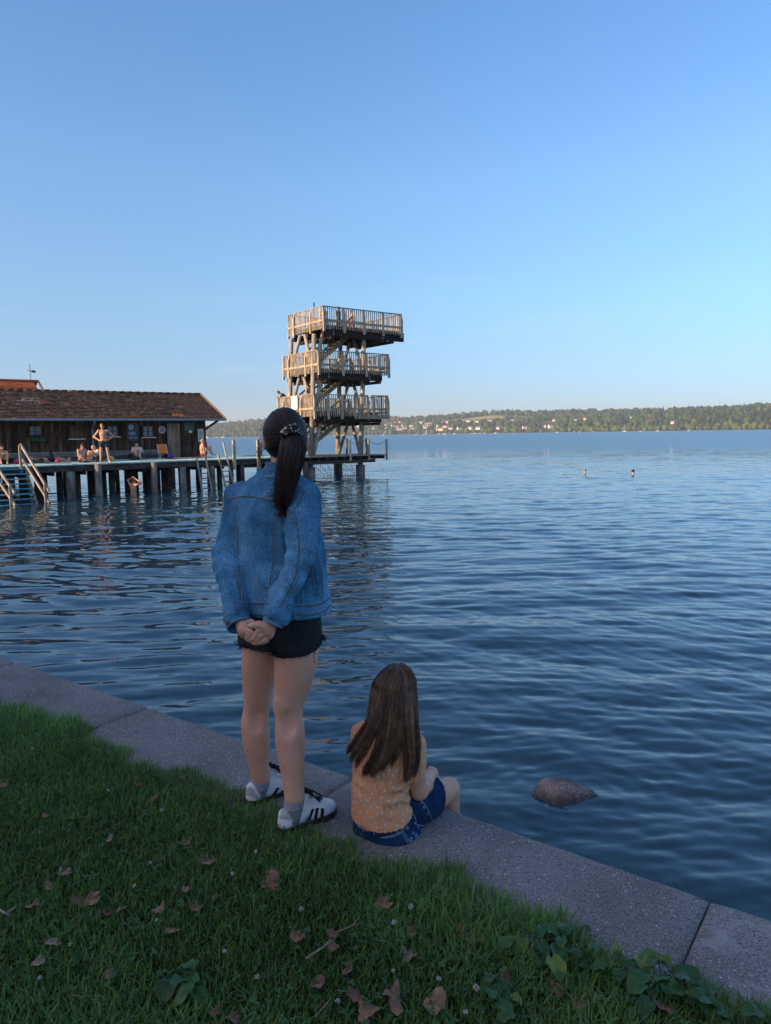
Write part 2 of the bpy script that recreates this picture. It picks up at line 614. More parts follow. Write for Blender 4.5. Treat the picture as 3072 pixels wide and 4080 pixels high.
def strand_mesh(S, R, ns=3):
    """many hair strands at once. S: (m, k, 3) centre lines, R: (m, k) radii"""
    m, k, _ = S.shape
    T = np.gradient(S, axis=1); T /= np.linalg.norm(T, axis=2, keepdims=True) + 1e-12
    ref = np.array([0.3, 0.5, 0.1]); A = np.cross(T, ref); A /= np.linalg.norm(A, axis=2, keepdims=True) + 1e-12
    Bv = np.cross(T, A)
    rings = []
    for j in range(ns):
        a = 2 * math.pi * j / ns
        rings.append(S + R[..., None] * (math.cos(a) * A + math.sin(a) * Bv))
    V = np.stack(rings, 2).reshape(-1, 3)
    base = (np.arange(m)[:, None, None] * k + np.arange(k - 1)[None, :, None]) * ns
    j = np.arange(ns)[None, None, :]; jn = (j + 1) % ns
    F = np.stack([base + j, base + jn, base + ns + jn, base + ns + j], -1).reshape(-1, 4)
    return V, F

# ------------------------------------------------------------------ people: a body as one surface from its joints
SKIN_CACHE = {}
def skin_mat(name, c, c2):
    if name not in SKIN_CACHE:
        SKIN_CACHE[name] = M(name, c, c2, rough=0.5, scale=9, spec=0.35, sss=0.0)
    return SKIN_CACHE[name]

def small_person(loc, J, label, skin, clothes=(), hair=None, group=None, h=0.014, fat=1.0, name='person', extra=None, hair_long=0.0):
    """J: joints in metres round loc (x right, y away, z up), turned to face as posed"""
    loc = np.asarray(loc, float)
    P = {k: np.asarray(v, float) + loc for k, v in J.items()}
    A = np.array(list(P.values()))
    s = SDF(A.min(0) - 0.22, A.max(0) + 0.25, h)
    f = fat
    sh = (P['shl'] + P['shr']) / 2; hp = (P['hpl'] + P['hpr']) / 2
    ax = P['shr'] - P['shl']; ax = ax / np.linalg.norm(ax)
    spine = sh - hp; L = np.linalg.norm(spine); up = spine / L
    fwd = np.cross(up, ax)
    R = np.stack([ax, fwd, up], 1)
    wsh = np.linalg.norm(P['shr'] - P['shl']) / 2
    s.ell(hp + spine * 0.70, (wsh * 0.86, 0.115 * f, L * 0.36), R, 0.04)
    s.ell(hp + spine * 0.36, (wsh * 0.72 * f, 0.105 * f, L * 0.34), R, 0.05)
    s.ell(hp + up * 0.02, (wsh * 0.80, 0.115 * f, 0.13), R, 0.05)
    s.cone(P['shl'], P['shr'], 0.062, 0.062, 0.04)
    s.cone(sh, P['head'] - (P['head'] - sh) * 0.3, 0.058, 0.052, 0.03)
    hu = (P['head'] - P['neck']); hu /= np.linalg.norm(hu)
    hf = P.get('face', P['head'] + np.cross(hu, ax)) - P['head']; hf = hf - hu * (hf @ hu); hf /= np.linalg.norm(hf)
    hx = np.cross(hf, hu); HR = np.stack([hx, hf, hu], 1)
    s.ell(P['head'] + hu * 0.02, (0.076, 0.094, 0.108), HR, 0.01)
    s.ell(P['head'] + hf * 0.035 - hu * 0.06, (0.055, 0.058, 0.058), HR, 0.02)
    s.cone(P['head'] + hf * 0.088 + hu * 0.01, P['head'] + hf * 0.108 - hu * 0.025, 0.012, 0.016, 0.01)
    for sg in (-1, 1): s.ell(P['head'] + hx * sg * 0.076 - hu * 0.01, (0.012, 0.024, 0.034), HR, 0.008)
    for sd in 'lr':
        if 'el' + sd in P:
            s.chain([P['sh' + sd], P['el' + sd], P['wr' + sd]], [0.052 * f, 0.041, 0.029], 0.02)
            hd = P.get('ha' + sd, P['wr' + sd] + (P['wr' + sd] - P['el' + sd]) / np.linalg.norm(P['wr' + sd] - P['el' + sd]) * 0.12)
            v = hd - P['wr' + sd]; v /= np.linalg.norm(v); side = np.cross(v, fwd); side /= np.linalg.norm(side) + 1e-9
            s.cone(P['wr' + sd], P['wr' + sd] + v * 0.075, 0.03, 0.036, 0.015)
            for q, ln in zip((-1.5, -0.5, 0.5, 1.5), (0.075, 0.088, 0.085, 0.065)):
                b = P['wr' + sd] + v * 0.08 + side * q * 0.019
                s.cone(b, b + v * ln + fwd * 0.015, 0.011, 0.0085, 0.006)
            s.cone(P['wr' + sd] + v * 0.03 + side * 0.03, P['wr' + sd] + v * 0.07 + side * 0.065, 0.013, 0.010, 0.01)
        if 'kn' + sd in P:
            s.chain([P['hp' + sd], P['kn' + sd]], [0.088 * f, 0.056], 0.03)
            mid = P['kn' + sd] * 0.66 + P['an' + sd] * 0.34
            s.chain([P['kn' + sd], mid, P['an' + sd]], [0.054, 0.054, 0.036], 0.02)
            s.cone(P['an' + sd], P['to' + sd], 0.04, 0.028, 0.02)
    V, F = s.mesh(2)
    root = empty(name, loc, label, 'person', group)
    mesh_obj('body', V, F, skin, parent=root, smooth=True)
    for (nm, mat, fn) in clothes:
        c = SDF(A.min(0) - 0.24, A.max(0) + 0.25, h)
        fn(c, P, dict(R=R, sh=sh, hp=hp, up=up, ax=ax, fwd=fwd, spine=spine, wsh=wsh, L=L, f=f))
        v, q = c.mesh(2)
        if len(q): mesh_obj(nm, v, q, mat, parent=root, smooth=True)
    if hair is not None:
        c = SDF(P['head'] - 0.3, P['head'] + 0.3, 0.011)
        c.ell(P['head'] + hu * 0.032 - hf * 0.012, (0.086, 0.100, 0.105), HR, 0)
        c.half(P['head'] + hf * 0.055 + hu * 0.02, hf * 0.8 - hu * 0.75)
        c.half(P['head'] - hu * 0.055, -hu + hf * 0.2)
        if hair_long:
            c.cone(P['head'] - hf * 0.07, P['head'] - hf * 0.10 - hu * hair_long, 0.06, 0.045, 0.02)
        c.warp(lambda Q: 0.006 * wobble(Q, 3, 60.0, 2))
        v, q = c.mesh(2)
        if len(q): mesh_obj('hair', v, q, hair, parent=root, smooth=True)
    return root, P, dict(hu=hu, hf=hf, hx=hx, HR=HR)

def trunks(low=0.12, high=0.10):
    def fn(c, P, g):
        c.ell(g['hp'] + g['up'] * 0.0, (g['wsh'] * 0.83, 0.126 * g['f'], 0.15), g['R'], 0.03)
        for sd in 'lr':
            b = P['hp' + sd] + (P['kn' + sd] - P['hp' + sd]) / np.linalg.norm(P['kn' + sd] - P['hp' + sd]) * low
            c.cone(P['hp' + sd], b, 0.100 * g['f'], 0.098 * g['f'], 0.03)
        c.half(g['hp'] + g['up'] * high, g['up'])
        for sd in 'lr':
            d = (P['kn' + sd] - P['hp' + sd]); d /= np.linalg.norm(d)
        c.warp(lambda Q: 0.004 * wobble(Q, 4, 22.0, 2))
    return fn

def tshirt(sleeve=0.55, bottom=-0.06):
    def fn(c, P, g):
        R = g['R']; hp = g['hp']; sp = g['spine']; L = g['L']; f = g['f']
        c.ell(hp + sp * 0.70, (g['wsh'] * 0.92, 0.130 * f, L * 0.38), R, 0.04)
        c.ell(hp + sp * 0.36, (g['wsh'] * 0.82 * f, 0.125 * f, L * 0.38), R, 0.05)
        c.cone(P['shl'], P['shr'], 0.074, 0.074, 0.04)
        for sd in 'lr':
            if 'el' + sd in P:
                e = P['sh' + sd] + (P['el' + sd] - P['sh' + sd]) * sleeve
                c.cone(P['sh' + sd], e, 0.068 * f, 0.062 * f, 0.02)
        c.half(hp + g['up'] * bottom, -g['up'])
        c.half(g['sh'] + g['up'] * 0.075, g['up'])
        c.warp(lambda Q: 0.006 * wobble(Q, 5, 16.0, 2))
    return fn
# ================================================================== SETTING
DT = np.array([0.806, -0.592]); DN = np.array([0.592, 0.806])      # along the quay, out over the water

def TN(t, n, z=0.0):
    p = DT * t + DN * n
    return np.array([p[0], p[1], z])

T_QUAY = np.array([[DT[0], DN[0], 0, 0], [DT[1], DN[1], 0, 0], [0, 0, 1, 0], [0, 0, 0, 1.0]])
QN0, QN1 = 1.95, 2.42

# ---- concrete with pebbles
def concrete_mat(name, base, base2, stain=None):
    m = M(name, base, base2, rough=0.9, scale=3.0, detail=8, bump=0.5, bscale=160, spec=0.2, fine=0.35, fscale=140, lo=0.3, hi=0.7, bdist=0.004)
    nt = m.node_tree; p = nt.nodes['Principled BSDF']
    tc = [n for n in nt.nodes if n.type == 'TEX_COORD'][0]
    src = p.inputs['Base Color'].links[0].from_socket
    for sc, th0, th1, colr in ((125, 0.74, 0.80, (0.32, 0.30, 0.285)), (80, 0.90, 0.93, (0.44, 0.42, 0.41)), (105, 0.84, 0.88, (0.19, 0.125, 0.10)), (110, 0.72, 0.78, (0.075, 0.07, 0.068)), (170, 0.6, 0.7, (0.10, 0.095, 0.09))):
        vo = _n(nt, 'ShaderNodeTexVoronoi'); vo.inputs['Scale'].default_value = sc
        nt.links.new(tc.outputs['Object'], vo.inputs['Vector'])
        sp = _n(nt, 'ShaderNodeSeparateColor')
        nt.links.new(vo.outputs['Color'], sp.inputs[0])
        mr = _n(nt, 'ShaderNodeMapRange'); mr.inputs['From Min'].default_value = th0; mr.inputs['From Max'].default_value = th1
        nt.links.new(sp.outputs[0], mr.inputs['Value'])
        md = _n(nt, 'ShaderNodeMapRange'); md.inputs['From Min'].default_value = 0.42; md.inputs['From Max'].default_value = 0.3
        nt.links.new(vo.outputs['Distance'], md.inputs['Value'])
        mu = _n(nt, 'ShaderNodeMath', operation='MULTIPLY')
        nt.links.new(mr.outputs[0], mu.inputs[0]); nt.links.new(md.outputs[0], mu.inputs[1])
        mx = _n(nt, 'ShaderNodeMix', data_type='RGBA'); mx.inputs[7].default_value = rgba(colr)
        nt.links.new(mu.outputs[0], mx.inputs[0]); nt.links.new(src, mx.inputs[6])
        src = mx.outputs[2]
    if stain:
        nz = _n(nt, 'ShaderNodeTexNoise'); nz.inputs['Scale'].default_value = 7; nz.inputs['Detail'].default_value = 8
        nz.inputs['Roughness'].default_value = 0.7; nz.inputs['Distortion'].default_value = 1.2
        nt.links.new(tc.outputs['Object'], nz.inputs['Vector'])
        mr = _n(nt, 'ShaderNodeMapRange'); mr.inputs['From Min'].default_value = stain[0]; mr.inputs['From Max'].default_value = stain[1]
        mr.inputs['To Max'].default_value = 0.75
        nt.links.new(nz.outputs['Fac'], mr.inputs['Value'])
        mx = _n(nt, 'ShaderNodeMix', data_type='RGBA'); mx.inputs[7].default_value = rgba((0.34, 0.34, 0.35))
        nt.links.new(mr.outputs[0], mx.inputs[0]); nt.links.new(src, mx.inputs[6])
        src = mx.outputs[2]
    nt.links.new(src, p.inputs['Base Color'])
    return m

m_conc = concrete_mat('pebbled concrete', (0.140, 0.142, 0.138), (0.235, 0.236, 0.230))
m_conc2 = concrete_mat('limewashed concrete', (0.145, 0.146, 0.142), (0.245, 0.246, 0.24), stain=(0.50, 0.68))

def slab(mb, t0, t1, mi):
    """one length of quay: finely divided top so that its edges are a little worn"""
    nt_, nn = 40, 14
    tt = np.linspace(t0, t1, nt_); nv = np.concatenate([[QN0 - 0.03], np.linspace(QN0 - 0.025, QN1 - 0.012, nn), [QN1 - 0.004, QN1, QN1, QN1 - 0.02]])
    zz = np.concatenate([[0.80] + [1.0] * nn, [0.997, 0.988, 0.93, -1.5]])
    Tg, Ng = np.meshgrid(tt, nv, indexing='ij'); Zg = np.tile(zz, (nt_, 1))
    edge = (tt - t0 < 0.004) | (t1 - tt < 0.004)
    P = np.stack([Tg, Ng, Zg], -1)
    w = wobble(P.reshape(-1, 3), 5, 9.0, 4).reshape(Tg.shape)
    w2 = wobble(P.reshape(-1, 3), 6, 70.0, 2).reshape(Tg.shape)
    P[:, nn - 1:nn + 3, 1] += (w * 0.006 + w2 * 0.003)[:, nn - 1:nn + 3]
    P[:, 1:nn + 1, 2] += (w * 0.0022)[:, 1:nn + 1]
    P[edge, :, 2] -= 0.006
    V = P.reshape(-1, 3); k = len(nv)
    F = [(i * k + j, (i + 1) * k + j, (i + 1) * k + j + 1, i * k + j + 1) for i in range(nt_ - 1) for j in range(k - 1)]
    F += [tuple(range(k)), tuple((nt_ - 1) * k + j for j in range(k))]
    mb.m = mi
    mb.add(V, F)

mb = MB(T_QUAY)
tj = [-0.475 + 1.5 * k for k in range(-16, 12)]
for a in tj:
    slab(mb, a + 0.004, a + 1.496, 1 if abs(a + 0.475) < 0.01 else 0)
quay = mb.build('quay', [m_conc, m_conc2])
quay['kind'] = 'structure'
for p_ in quay.data.polygons: p_.use_smooth = True

# ---- land under the lawn, one sheet inland
m_soil = M('lawn soil', (0.018, 0.022, 0.010), (0.035, 0.045, 0.016), rough=1, scale=9, bump=0.6, bscale=40, spec=0.05)
mb = MB(T_QUAY)
mb.box(-26, 18, -60, QN0 - 0.02, -1.5, 0.992)
lawn = mb.build('lawn', m_soil); lawn['kind'] = 'structure'

# ---- lake bed
m_bed = M('lake bed', (0.05, 0.055, 0.042), (0.20, 0.20, 0.15), rough=1, scale=1.6, detail=9, bump=0.8, bscale=6, lo=0.35, hi=0.7, spec=0.1)
nb = 60
tt = np.linspace(-90, 60, nb); nn_ = np.concatenate([np.linspace(2.3, 12, 30), np.linspace(13, 120, 20), [600, 5000]])
Tg, Ng = np.meshgrid(tt, nn_, indexing='ij')
depth = -0.75 - 0.11 * (Ng - 2.4).clip(0, 25) + 0.0
Pb = np.stack([DT[0] * Tg + DN[0] * Ng, DT[1] * Tg + DN[1] * Ng, depth], -1)
Pb[..., 2] += 0.12 * wobble(Pb.reshape(-1, 3), 9, 1.3).reshape(Tg.shape)
k = len(nn_)
ii, jj = np.meshgrid(np.arange(nb - 1), np.arange(k - 1), indexing='ij')
Fb = np.stack([ii * k + jj, (ii + 1) * k + jj, (ii + 1) * k + jj + 1, ii * k + jj + 1], -1).reshape(-1, 4)
bed = mesh_obj('lake_bed', Pb.reshape(-1, 3), Fb, m_bed, smooth=True); bed['kind'] = 'structure'

# ---- water: real waves near, rippled far out
def waves(X, Y, cell):
    """height of the lake surface; waves shorter than the mesh can carry are left to the bump"""
    r = np.random.default_rng(21)
    Z = np.zeros_like(X)
    wx = X + 0.25 * np.sin(0.6 * Y + 0.4 * X) ; wy = Y + 0.25 * np.sin(0.5 * X - 0.3 * Y)
    for i in range(72):
        lam = 0.11 * (25.0 ** (i / 71.0))
        ang = math.radians(-97) + r.normal(0, 0.50 if lam < 0.8 else 0.34)
        kx, ky = math.cos(ang) * 2 * math.pi / lam, math.sin(ang) * 2 * math.pi / lam
        slope = 0.024 if lam < 0.35 else (0.021 if lam < 0.9 else 0.012)
        amp = slope * lam / (2 * math.pi)
        fade = np.clip((lam / cell - 3.0) / 3.0, 0, 1)
        ph = kx * wx + ky * wy + r.uniform(0, 6.283)
        env = 0.65 + 0.6 * np.sin(X * r.normal(0, 0.35) + Y * r.normal(0, 0.3) + r.uniform(0, 6.28))
        Z += amp * fade * env * (np.sin(ph) + 0.22 * np.cos(2 * ph))
    return Z

ROCK = TN(-1.88, 4.68)
def lake_height(X, Y, cell):
    Z = waves(X, Y, cell)
    # rings running out round the rock
    rr = np.hypot((X - ROCK[0]) / 1.25, (Y - ROCK[1]))
    Z += 0.0020 * np.sin(rr * 52) * np.exp(-((rr - 0.42) / 0.22) ** 2) * (0.6 + 0.4 * np.sin(3 * np.arctan2(Y - ROCK[1], X - ROCK[0]) + 1))
    Z += 0.0009 * np.sin(rr * 34 + 1) * np.exp(-((rr - 0.8) / 0.35) ** 2)
    return Z

ra = np.exp(np.linspace(math.log(2.2), math.log(75), 880)); rb = np.exp(np.linspace(math.log(76), math.log(4200), 120))
rad = np.concatenate([ra, rb]); ang = np.concatenate([np.linspace(-100, -33, 60)[:-1], np.linspace(-33, 33, 640), np.linspace(33, 100, 60)[1:]]) * math.pi / 180
Rg, Ag = np.meshgrid(rad, ang, indexing='ij')
X = Rg * np.sin(Ag); Y = Rg * np.cos(Ag)
dr = np.gradient(rad)[:, None]
cell = np.maximum(dr, 0.0)
Zw = lake_height(X, Y, cell + 0 * X)
nR, nA = Rg.shape
ii, jj = np.meshgrid(np.arange(nR - 1), np.arange(nA - 1), indexing='ij')
Fw = np.stack([ii * nA + jj, ii * nA + jj + 1, (ii + 1) * nA + jj + 1, (ii + 1) * nA + jj], -1).reshape(-1, 4)
keep = (X * DN[0] + Y * DN[1] > 2.28)
kk = keep[:-1, :-1] & keep[1:, :-1] & keep[1:, 1:] & keep[:-1, 1:]
Fw = Fw[kk.reshape(-1)]
m_water = bpy.data.materials.new('lake water'); m_water.use_nodes = True
nt = m_water.node_tree; nt.nodes.clear()
out = _n(nt, 'ShaderNodeOutputMaterial')
tc = _n(nt, 'ShaderNodeTexCoord'); mp = _n(nt, 'ShaderNodeMapping'); mp.inputs['Scale'].default_value = (0.45, 1.0, 1.0); mp.inputs['Rotation'].default_value = (0, 0, math.radians(7))
nt.links.new(tc.outputs['Object'], mp.inputs[0])
geo = _n(nt, 'ShaderNodeNewGeometry')
acc = geo.outputs['Normal']
for sc_, amp_, det_ in ((1.0, (0.16, 0.34, 0.0), 2), (5.5, (0.08, 0.16, 0.0), 3)):
    n1 = _n(nt, 'ShaderNodeTexNoise'); n1.inputs['Scale'].default_value = sc_; n1.inputs['Detail'].default_value = det_
    nt.links.new(mp.outputs[0], n1.inputs['Vector'])
    sb = _n(nt, 'ShaderNodeVectorMath', operation='SUBTRACT'); sb.inputs[1].default_value = (0.5, 0.5, 0.5)
    nt.links.new(n1.outputs['Color'], sb.inputs[0])
    mu = _n(nt, 'ShaderNodeVectorMath', operation='MULTIPLY'); mu.inputs[1].default_value = amp_
    nt.links.new(sb.outputs[0], mu.inputs[0])
    if sc_ < 3:                                  # swell carried by the mesh itself near the shore
        ln = _n(nt, 'ShaderNodeVectorMath', operation='LENGTH'); nt.links.new(geo.outputs['Position'], ln.inputs[0])
        mr = _n(nt, 'ShaderNodeMapRange'); mr.inputs['From Min'].default_value = 14; mr.inputs['From Max'].default_value = 110; mr.inputs['To Min'].default_value = 0.0; mr.inputs['To Max'].default_value = 1.0
        nt.links.new(ln.outputs['Value'], mr.inputs['Value'])
        m_ = _n(nt, 'ShaderNodeVectorMath', operation='SCALE'); nt.links.new(mu.outputs[0], m_.inputs[0]); nt.links.new(mr.outputs[0], m_.inputs['Scale']); mu = m_
    ad = _n(nt, 'ShaderNodeVectorMath', operation='ADD'); nt.links.new(acc, ad.inputs[0]); nt.links.new(mu.outputs[0], ad.inputs[1])
    acc = ad.outputs[0]
bp = _n(nt, 'ShaderNodeVectorMath', operation='NORMALIZE'); nt.links.new(acc, bp.inputs[0])
gl = _n(nt, 'ShaderNodeBsdfGlossy'); gl.inputs['Roughness'].default_value = 0.02; gl.inputs['Color'].default_value = (0.92, 0.96, 1.0, 1)
df = _n(nt, 'ShaderNodeBsdfDiffuse'); df.inputs['Color'].default_value = (0.045, 0.125, 0.17, 1)
tr = _n(nt, 'ShaderNodeBsdfTransparent'); tr.inputs['Color'].default_value = (0.60, 0.82, 0.80, 1)
m1 = _n(nt, 'ShaderNodeMixShader'); m1.inputs[0].default_value = 0.55
fr = _n(nt, 'ShaderNodeFresnel'); fr.inputs['IOR'].default_value = 1.40
m2 = _n(nt, 'ShaderNodeMixShader')
for nn in (gl, df): nt.links.new(bp.outputs[0], nn.inputs['Normal'])
nt.links.new(bp.outputs[0], fr.inputs['Normal'])
nt.links.new(df.outputs[0], m1.inputs[1]); nt.links.new(tr.outputs[0], m1.inputs[2])
nt.links.new(fr.outputs[0], m2.inputs[0]); nt.links.new(m1.outputs[0], m2.inputs[1]); nt.links.new(gl.outputs[0], m2.inputs[2])
far = _n(nt, 'ShaderNodeBsdfPrincipled')          # unresolved ripples far out act as roughness
far.inputs['Base Color'].default_value = (0.025, 0.11, 0.19, 1); far.inputs['Roughness'].default_value = 0.30; far.inputs['IOR'].default_value = 1.45
nt.links.new(bp.outputs[0], far.inputs['Normal'])
lf = _n(nt, 'ShaderNodeVectorMath', operation='LENGTH'); nt.links.new(geo.outputs['Position'], lf.inputs[0])
mf = _n(nt, 'ShaderNodeMapRange', interpolation_type='SMOOTHSTEP'); mf.inputs['From Min'].default_value = 25; mf.inputs['From Max'].default_value = 140
nt.links.new(lf.outputs['Value'], mf.inputs['Value'])
m3 = _n(nt, 'ShaderNodeMixShader'); nt.links.new(mf.outputs[0], m3.inputs[0]); nt.links.new(m2.outputs[0], m3.inputs[1]); nt.links.new(far.outputs[0], m3.inputs[2])
nt.links.new(m3.outputs[0], out.inputs['Surface'])
water = mesh_obj('lake_water', np.stack([X, Y, Zw], -1).reshape(-1, 3), Fw, m_water, smooth=True)
water['kind'] = 'structure'

# ---- rock in the shallows
def rock_mesh(c, size, seed):
    bm = bmesh.new(); bmesh.ops.create_icosphere(bm, subdivisions=5, radius=1.0)
    V = np.array([v.co[:] for v in bm.verts]); F = [tuple(v.index for v in f.verts) for f in bm.faces]; bm.free()
    r = np.random.default_rng(seed)
    for k in range(16):                                   # knock flat facets off
        d = r.normal(size=3); d[2] = abs(d[2]) * 0.7; d /= np.linalg.norm(d)
        h = r.uniform(0.62, 0.9); s = V @ d
        V = V - np.outer((s - h).clip(0), d) * 0.9
    V = V + V * (0.05 * wobble(V, seed, 3.0)[:, None] + 0.022 * wobble(V, seed + 1, 14.0, 3)[:, None])
    return V * size + c, F
m_rock = M('wet granite', (0.05, 0.034, 0.026), (0.36, 0.25, 0.21), rough=0.6, scale=5, detail=9, bump=1.0, bscale=22, spec=0.35, fine=0.45, fscale=70, bdist=0.03)
nt = m_rock.node_tree; p_ = nt.nodes['Principled BSDF']                # wet band just above the water
g_ = _n(nt, 'ShaderNodeNewGeometry'); sx_ = _n(nt, 'ShaderNodeSeparateXYZ'); nt.links.new(g_.outputs['Position'], sx_.inputs[0])
mr_ = _n(nt, 'ShaderNodeMapRange'); mr_.inputs['From Min'].default_value = 0.018; mr_.inputs['From Max'].default_value = 0.05; mr_.inputs['To Min'].default_value = 0.38
nt.links.new(sx_.outputs['Z'], mr_.inputs['Value'])
vs_ = _n(nt, 'ShaderNodeVectorMath', operation='SCALE'); nt.links.new(p_.inputs['Base Color'].links[0].from_socket, vs_.inputs[0]); nt.links.new(mr_.outputs[0], vs_.inputs['Scale']); nt.links.new(vs_.outputs[0], p_.inputs['Base Color'])
mr2_ = _n(nt, 'ShaderNodeMapRange'); mr2_.inputs['From Min'].default_value = 0.018; mr2_.inputs['From Max'].default_value = 0.05; mr2_.inputs['To Min'].default_value = 0.2; mr2_.inputs['To Max'].default_value = 0.65
nt.links.new(sx_.outputs['Z'], mr2_.inputs['Value']); nt.links.new(mr2_.outputs[0], p_.inputs['Roughness'])
V, F = rock_mesh(np.zeros(3), np.array([0.37, 0.26, 0.21]), 12)
ca, sa = math.cos(math.radians(-20)), math.sin(math.radians(-20))
V = V @ np.array([[ca, sa, 0], [-sa, ca, 0], [0, 0, 1]]) + ROCK + np.array([0, 0, -0.125])
ro = mesh_obj('rock', V, F, m_rock, smooth=True, loc=ROCK + np.array([0, 0, -0.3]))
tag(ro, 'reddish granite rock breaking the water surface near the quay', 'rock')

# ---- far shore: hill, wood, meadows
# (photo x, height of the ridge above the waterline in photo pixels)
RIDGE = np.array([(-900, 60), (0, 48), (600, 40), (824, 41), (922, 56), (1020, 62), (1250, 60), (1500, 66), (1610, 66), (1736, 70), (1880, 79), (1972, 86), (2030, 87), (2104, 79), (2302, 82), (2480, 78), (2632, 80), (2868, 82), (3072, 86), (3600, 92), (4300, 90)], float)
def far_dir(px):
    d = ray(px, 1729.0 - (px - 1536) * 0.0148); d[2] = 0
    return d / np.linalg.norm(d)
def shore_dist(px): return np.interp(px, [-900, 800, 1500, 2200, 3072, 4300], [2500, 2450, 2250, 2050, 1750, 1500])
def hill_z(px, v):
    """v: 0 at the waterline, 1 at the ridge 700 m behind"""
    D = shore_dist(px) + 700
    H = np.interp(px, RIDGE[:, 0], RIDGE[:, 1]) / FPX * D - 11.0
    return 0.4 + H * (0.12 * np.minimum(v * 8, 1) + 0.88 * np.clip(v, 0, 1) ** 1.05)
def hill_pt(px, v, dz=0.0):
    d = far_dir(px); r = shore_dist(px) + 700 * v
    return np.array([d[0] * r, d[1] * r, hill_z(px, v) + dz])
pxs = np.linspace(-900, 4300, 160); vs = np.concatenate([[-0.03], np.linspace(0, 1, 16), [1.4]])
V = []
for px in pxs:
    for v in vs:
        P = hill_pt(px, max(v, 0)); 
        d = far_dir(px); r = shore_dist(px) + 700 * v
        V.append((d[0] * r, d[1] * r, -3.0 if v < 0 else (P[2] if v <= 1 else P[2] * 0.8)))
k = len(vs)
F = np.array([(i * k + j, (i + 1) * k + j, (i + 1) * k + j + 1, i * k + j + 1) for i in range(len(pxs) - 1) for j in range(k - 1)])
m_hill = M('hill grass', (0.045, 0.07, 0.02), (0.10, 0.12, 0.04), rough=1, scale=0.02, spec=0.05)
hills = mesh_obj('hills', np.array(V), F, m_hill, smooth=True); hills['kind'] = 'structure'

MEADOWS = [(1775, 1850, 0.60, 0.78), (1850, 2010, 0.62, 0.86), (2035, 2120, 0.70, 0.86), (1360, 1440, 0.45, 0.75), (2160, 2215, 0.38, 0.46), (2560, 2620, 0.40, 0.50)]
m_mead = M('mown meadow', (0.30, 0.29, 0.10), (0.36, 0.33, 0.14), rough=1, scale=0.05, spec=0.05)
m_mead2 = M('green meadow', (0.14, 0.18, 0.05), (0.18, 0.21, 0.07), rough=1, scale=0.05, spec=0.05)
for i, (a, b, v0, v1) in enumerate(MEADOWS):
    V = []; na, nv = 14, 8
    for s in np.linspace(0, 1, na):
        px = a + (b - a) * s
        for q in np.linspace(0, 1, nv):
            V.append(hill_pt(px, v0 + (v1 - v0) * (q * (0.75 + 0.25 * math.sin(math.pi * s))), 0.8))
    F = [(p * nv + q, (p + 1) * nv + q, (p + 1) * nv + q + 1, p * nv + q + 1) for p in range(na - 1) for q in range(nv - 1)]
    o = mesh_obj('meadow', np.array(V), F, m_mead if i < 2 else m_mead2, smooth=True); o['kind'] = 'structure'

HOUSES = []
for (x, y) in [(215, 232), (320, 240), (410, 240), (430, 235), (445, 264), (470, 256), (520, 242), (550, 232), (580, 218), (605, 216), (627, 213), (640, 240), (665, 212), (690, 208), (680, 250), (690, 270), (740, 220), (745, 258), (735, 238), (800, 222), (805, 240), (818, 262), (855, 208), (890, 208), (925, 235), (932, 252), (970, 215), (978, 240), (1045, 268), (1065, 240), (1090, 270), (1130, 205), (1170, 200), (1130, 245), (1175, 260), (1260, 262), (1365, 258), (1355, 195), (1425, 198), (1440, 257), (1545, 195), (1650, 252), (1630, 258), (300, 262), (560, 262)]:
    HOUSES.append((1300 + 0.4202 * x, 1600 + 0.4202 * y))
for (x, y) in [(390, 128), (415, 131), (520, 155), (580, 125), (610, 125), (645, 124), (625, 157), (710, 150), (735, 151), (750, 126), (815, 120), (840, 126), (880, 122), (1070, 116), (1130, 110), (1245, 137), (430, 157)]:
    HOUSES.append((1500 + 0.9436 * x, 1560 + 0.9436 * y))
def v_from_height(px, hpx):
    """how far up the hill a thing stands that shows hpx photo pixels above the waterline"""
    best = 0.02
    for v in np.linspace(0.0, 1, 101):
        if hill_z(px, v) / (shore_dist(px) + 700 * v) * FPX <= hpx: best = v
    return best
def waterline_y(px): return 1729.0 - (px - 1536) * 0.0148 + 3.2
HSPOT = []
for (px, py) in HOUSES:
    HSPOT.append((px, v_from_height(px, max(waterline_y(px) - py - 1.0, 4.0))))

# wood: many crowns, each a rough clump of leaf-sized facets, as one mass
def ico(sub):
    bm = bmesh.new(); bmesh.ops.create_icosphere(bm, subdivisions=sub, radius=1.0)
    V = np.array([v.co[:] for v in bm.verts]); F = np.array([[v.index for v in f.verts] for f in bm.faces]); bm.free()
    return V, F
IV, IF = ico(2)
protos = []
for s in range(8):
    lump = 1 + 0.34 * wobble(IV, 100 + s, 2.3, 3)[:, None]
    protos.append(IV * lump)
for s in range(3):                                                    # conifers: ragged cones
    q = IV.copy(); z = (q[:, 2] + 1) / 2
    q[:, :2] *= (1.15 * (1 - z) + 0.10)[:, None] * (1 + 0.35 * wobble(IV, 300 + s, 5.0, 2)[:, None]) * 0.9
    q[:, 2] = q[:, 2] * 1.35
    protos.append(q)
rw = np.random.default_rng(31)
WV, WF, WT = [], [], []
cnt = 0
def in_meadow(px, v):
    return any(a - 2 < px < b + 2 and v0 - 0.17 < v < v0 + (v1 - v0) * (0.80 + 0.2 * math.sin(math.pi * (px - a) / (b - a))) + 0.02 for (a, b, v0, v1) in MEADOWS)
HS = np.array(HSPOT)
tries = 0
